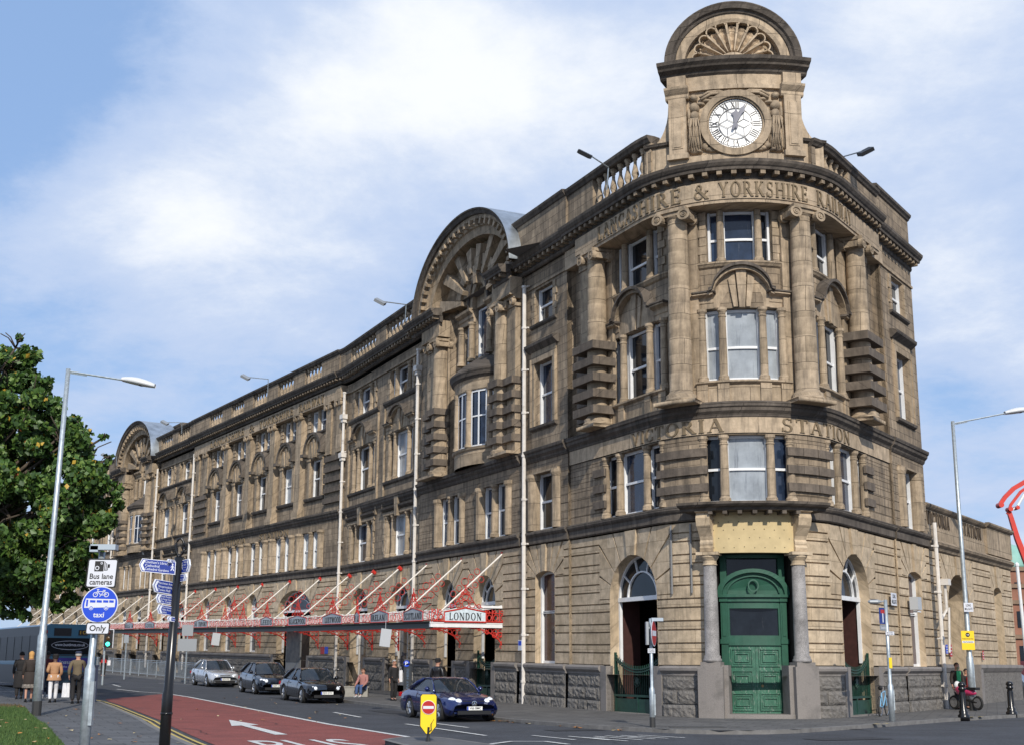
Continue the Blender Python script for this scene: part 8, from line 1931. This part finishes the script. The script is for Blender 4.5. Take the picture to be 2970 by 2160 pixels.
for z in (1.5,5.9):
    for k in range(9): g.wbox((ox+4+2.1*k,-.03,z+1.2),(.5,.06,1.2))
g.build('windows',GLASS)
tp=atpix(2950,1640,70); bt=atpix(2985,1975,70); T=empty('flagpole',(bt.x,70,0),'thin white pole leaning slightly in front of the domed building','pole'); g=LB(T); g.wtube([(0,0,0),(tp.x-bt.x,0,tp.z)],.09,8); g.build('pole',WHITE); g=LB(T); g.lath((tp.x-bt.x,0,tp.z),(0,0,1),[(.12,0),(.12,.1),(.03,.2)],8); g.build('cap',WHITE)
# ================================================================ trees
LG=[mat('leaf_dark',(.026,.060,.013),.55,spec=.35),mat('leaf_mid',(.052,.110,.020),.5,spec=.4),mat('leaf_light',(.11,.18,.035),.5,spec=.4),mat('leaf_yellow',(.42,.27,.03),.6),mat('leaf_rust',(.32,.09,.02),.6)]
BARK=mat('bark',(.07,.055,.04),.9,bump=.03,bscale=9,var=.4,vscale=4)
def leafcloud(mb,c,r,n,size,rng,up=.25):
    for _ in range(n):
        while True:
            p=Vector((rng.uniform(-1,1),rng.uniform(-1,1),rng.uniform(-1,1)))
            if .25<p.length<1: break
        p=p*(p.length**-.25); q=Vector(c)+Vector((p.x*r,p.y*r,p.z*r*.85))
        d=Vector((rng.gauss(0,1),rng.gauss(0,1),rng.gauss(0,.6)+up)).normalized(); a=d.orthogonal().normalized(); a=(a*cos(t:=rng.uniform(0,6.28))+d.cross(a)*sin(t)); b=d.cross(a); s=size*rng.uniform(.65,1.3)
        k=len(mb.v); tip=-.25*s*d
        mb.v+=[tuple(q-a*s*.5),tuple(q+b*s*.42+tip*.3),tuple(q+a*s*.5+tip),tuple(q-b*s*.42+tip*.3)]; mb.uv+=[(0,0)]*4
        x=rng.random(); mb.cur=0 if x<.36 else 1 if x<.76 else 2 if x<.978 else 3 if x<.996 else 4; mb.F(k,k+1,k+2,k+3)
def tree(name,label,loc,trunk_h,tr,lobes,dens,size,seed,group=None):
    rng=random.Random(seed); T=empty(name,loc,label,'tree',group); o=Vector(loc); mb=MB(); top=o+Vector((0,0,trunk_h)); mb.wtube([o-Vector((0,0,.3)),o+Vector((tr*.2,0,trunk_h*.4)),top],[tr*1.3,tr,tr*.8],10)
    for c,r in lobes:
        c=Vector(c); m1=top.lerp(c,.5)+Vector((rng.uniform(-.4,.4),rng.uniform(-.4,.4),-.3)); mb.wtube([top-Vector((0,0,.4)),m1,c],[tr*.45,tr*.28,tr*.12],6)
        for _ in range(5): e=c+Vector((rng.uniform(-1,1),rng.uniform(-1,1),rng.uniform(-.6,1)))*r*.9; mb.wtube([c,c.lerp(e,.5)+Vector((0,0,.12)),e],[tr*.12,tr*.07,.02],5)
    mb.build('trunk',BARK,T,smooth=True); lf=MB()
    for c,r in lobes:
        nsub=max(5,int(13*r)); 
        for _ in range(nsub):
            while True:
                p=Vector((rng.uniform(-1,1),rng.uniform(-1,1),rng.uniform(-1,1)))
                if p.length<1: break
            p=p.normalized()*p.length**.45; sr=r*rng.uniform(.16,.42); leafcloud(lf,Vector(c)+p*r*.88,sr,int(dens*sr*sr*14),size,rng)
    lf.build('crown',LG,T); return T
def lob(px,py,rp,Y): c=atpix(px,py,Y); return (tuple(c),rp/3850*Y)
LT=[(15,1075,95,48),(45,1010,48,48),(-90,1110,170,50),(90,1190,105,47.5),(125,1120,35,47.5),(25,1320,170,49),(180,1290,95,47.5),(245,1330,70,48),(268,1380,45,47),(295,1440,68,48),(330,1450,42,47.5),(190,1450,120,46.5),(235,1560,100,47),(130,1600,130,47.5),(30,1500,150,46.5),(255,1660,55,48),(160,1700,80,48),(45,1710,110,48),(-90,1600,180,49),(-100,1350,200,50),(290,1500,55,49),(215,1230,28,47.5),(150,1240,60,48),(-220,1450,260,51),(300,1268,14,47.5),(312,1330,16,48)]
tree('plane_tree','large broadleaf tree with first yellow leaves filling the left edge',(-24.5,50,gz(-24.5,50)),4.2,.32,[lob(*a) for a in LT],62,.215,5)
random.seed(21)
for x,y,h,lb,sd_ in ((40,95,5.5,'dark rounded tree beyond the right end of the low wing',9),(-62,150,9,'distant tree at the far end of the street behind the bus',12)):
    tree('broadleaf_tree',lb,(x,y,gz(x,y)),h*.35,.2,[((x+random.uniform(-1,1)*h*.25,y+random.uniform(-1,1)*h*.25,gz(x,y)+h*random.uniform(.45,.8)),h*.25) for _ in range(7)],16,.5,sd_)
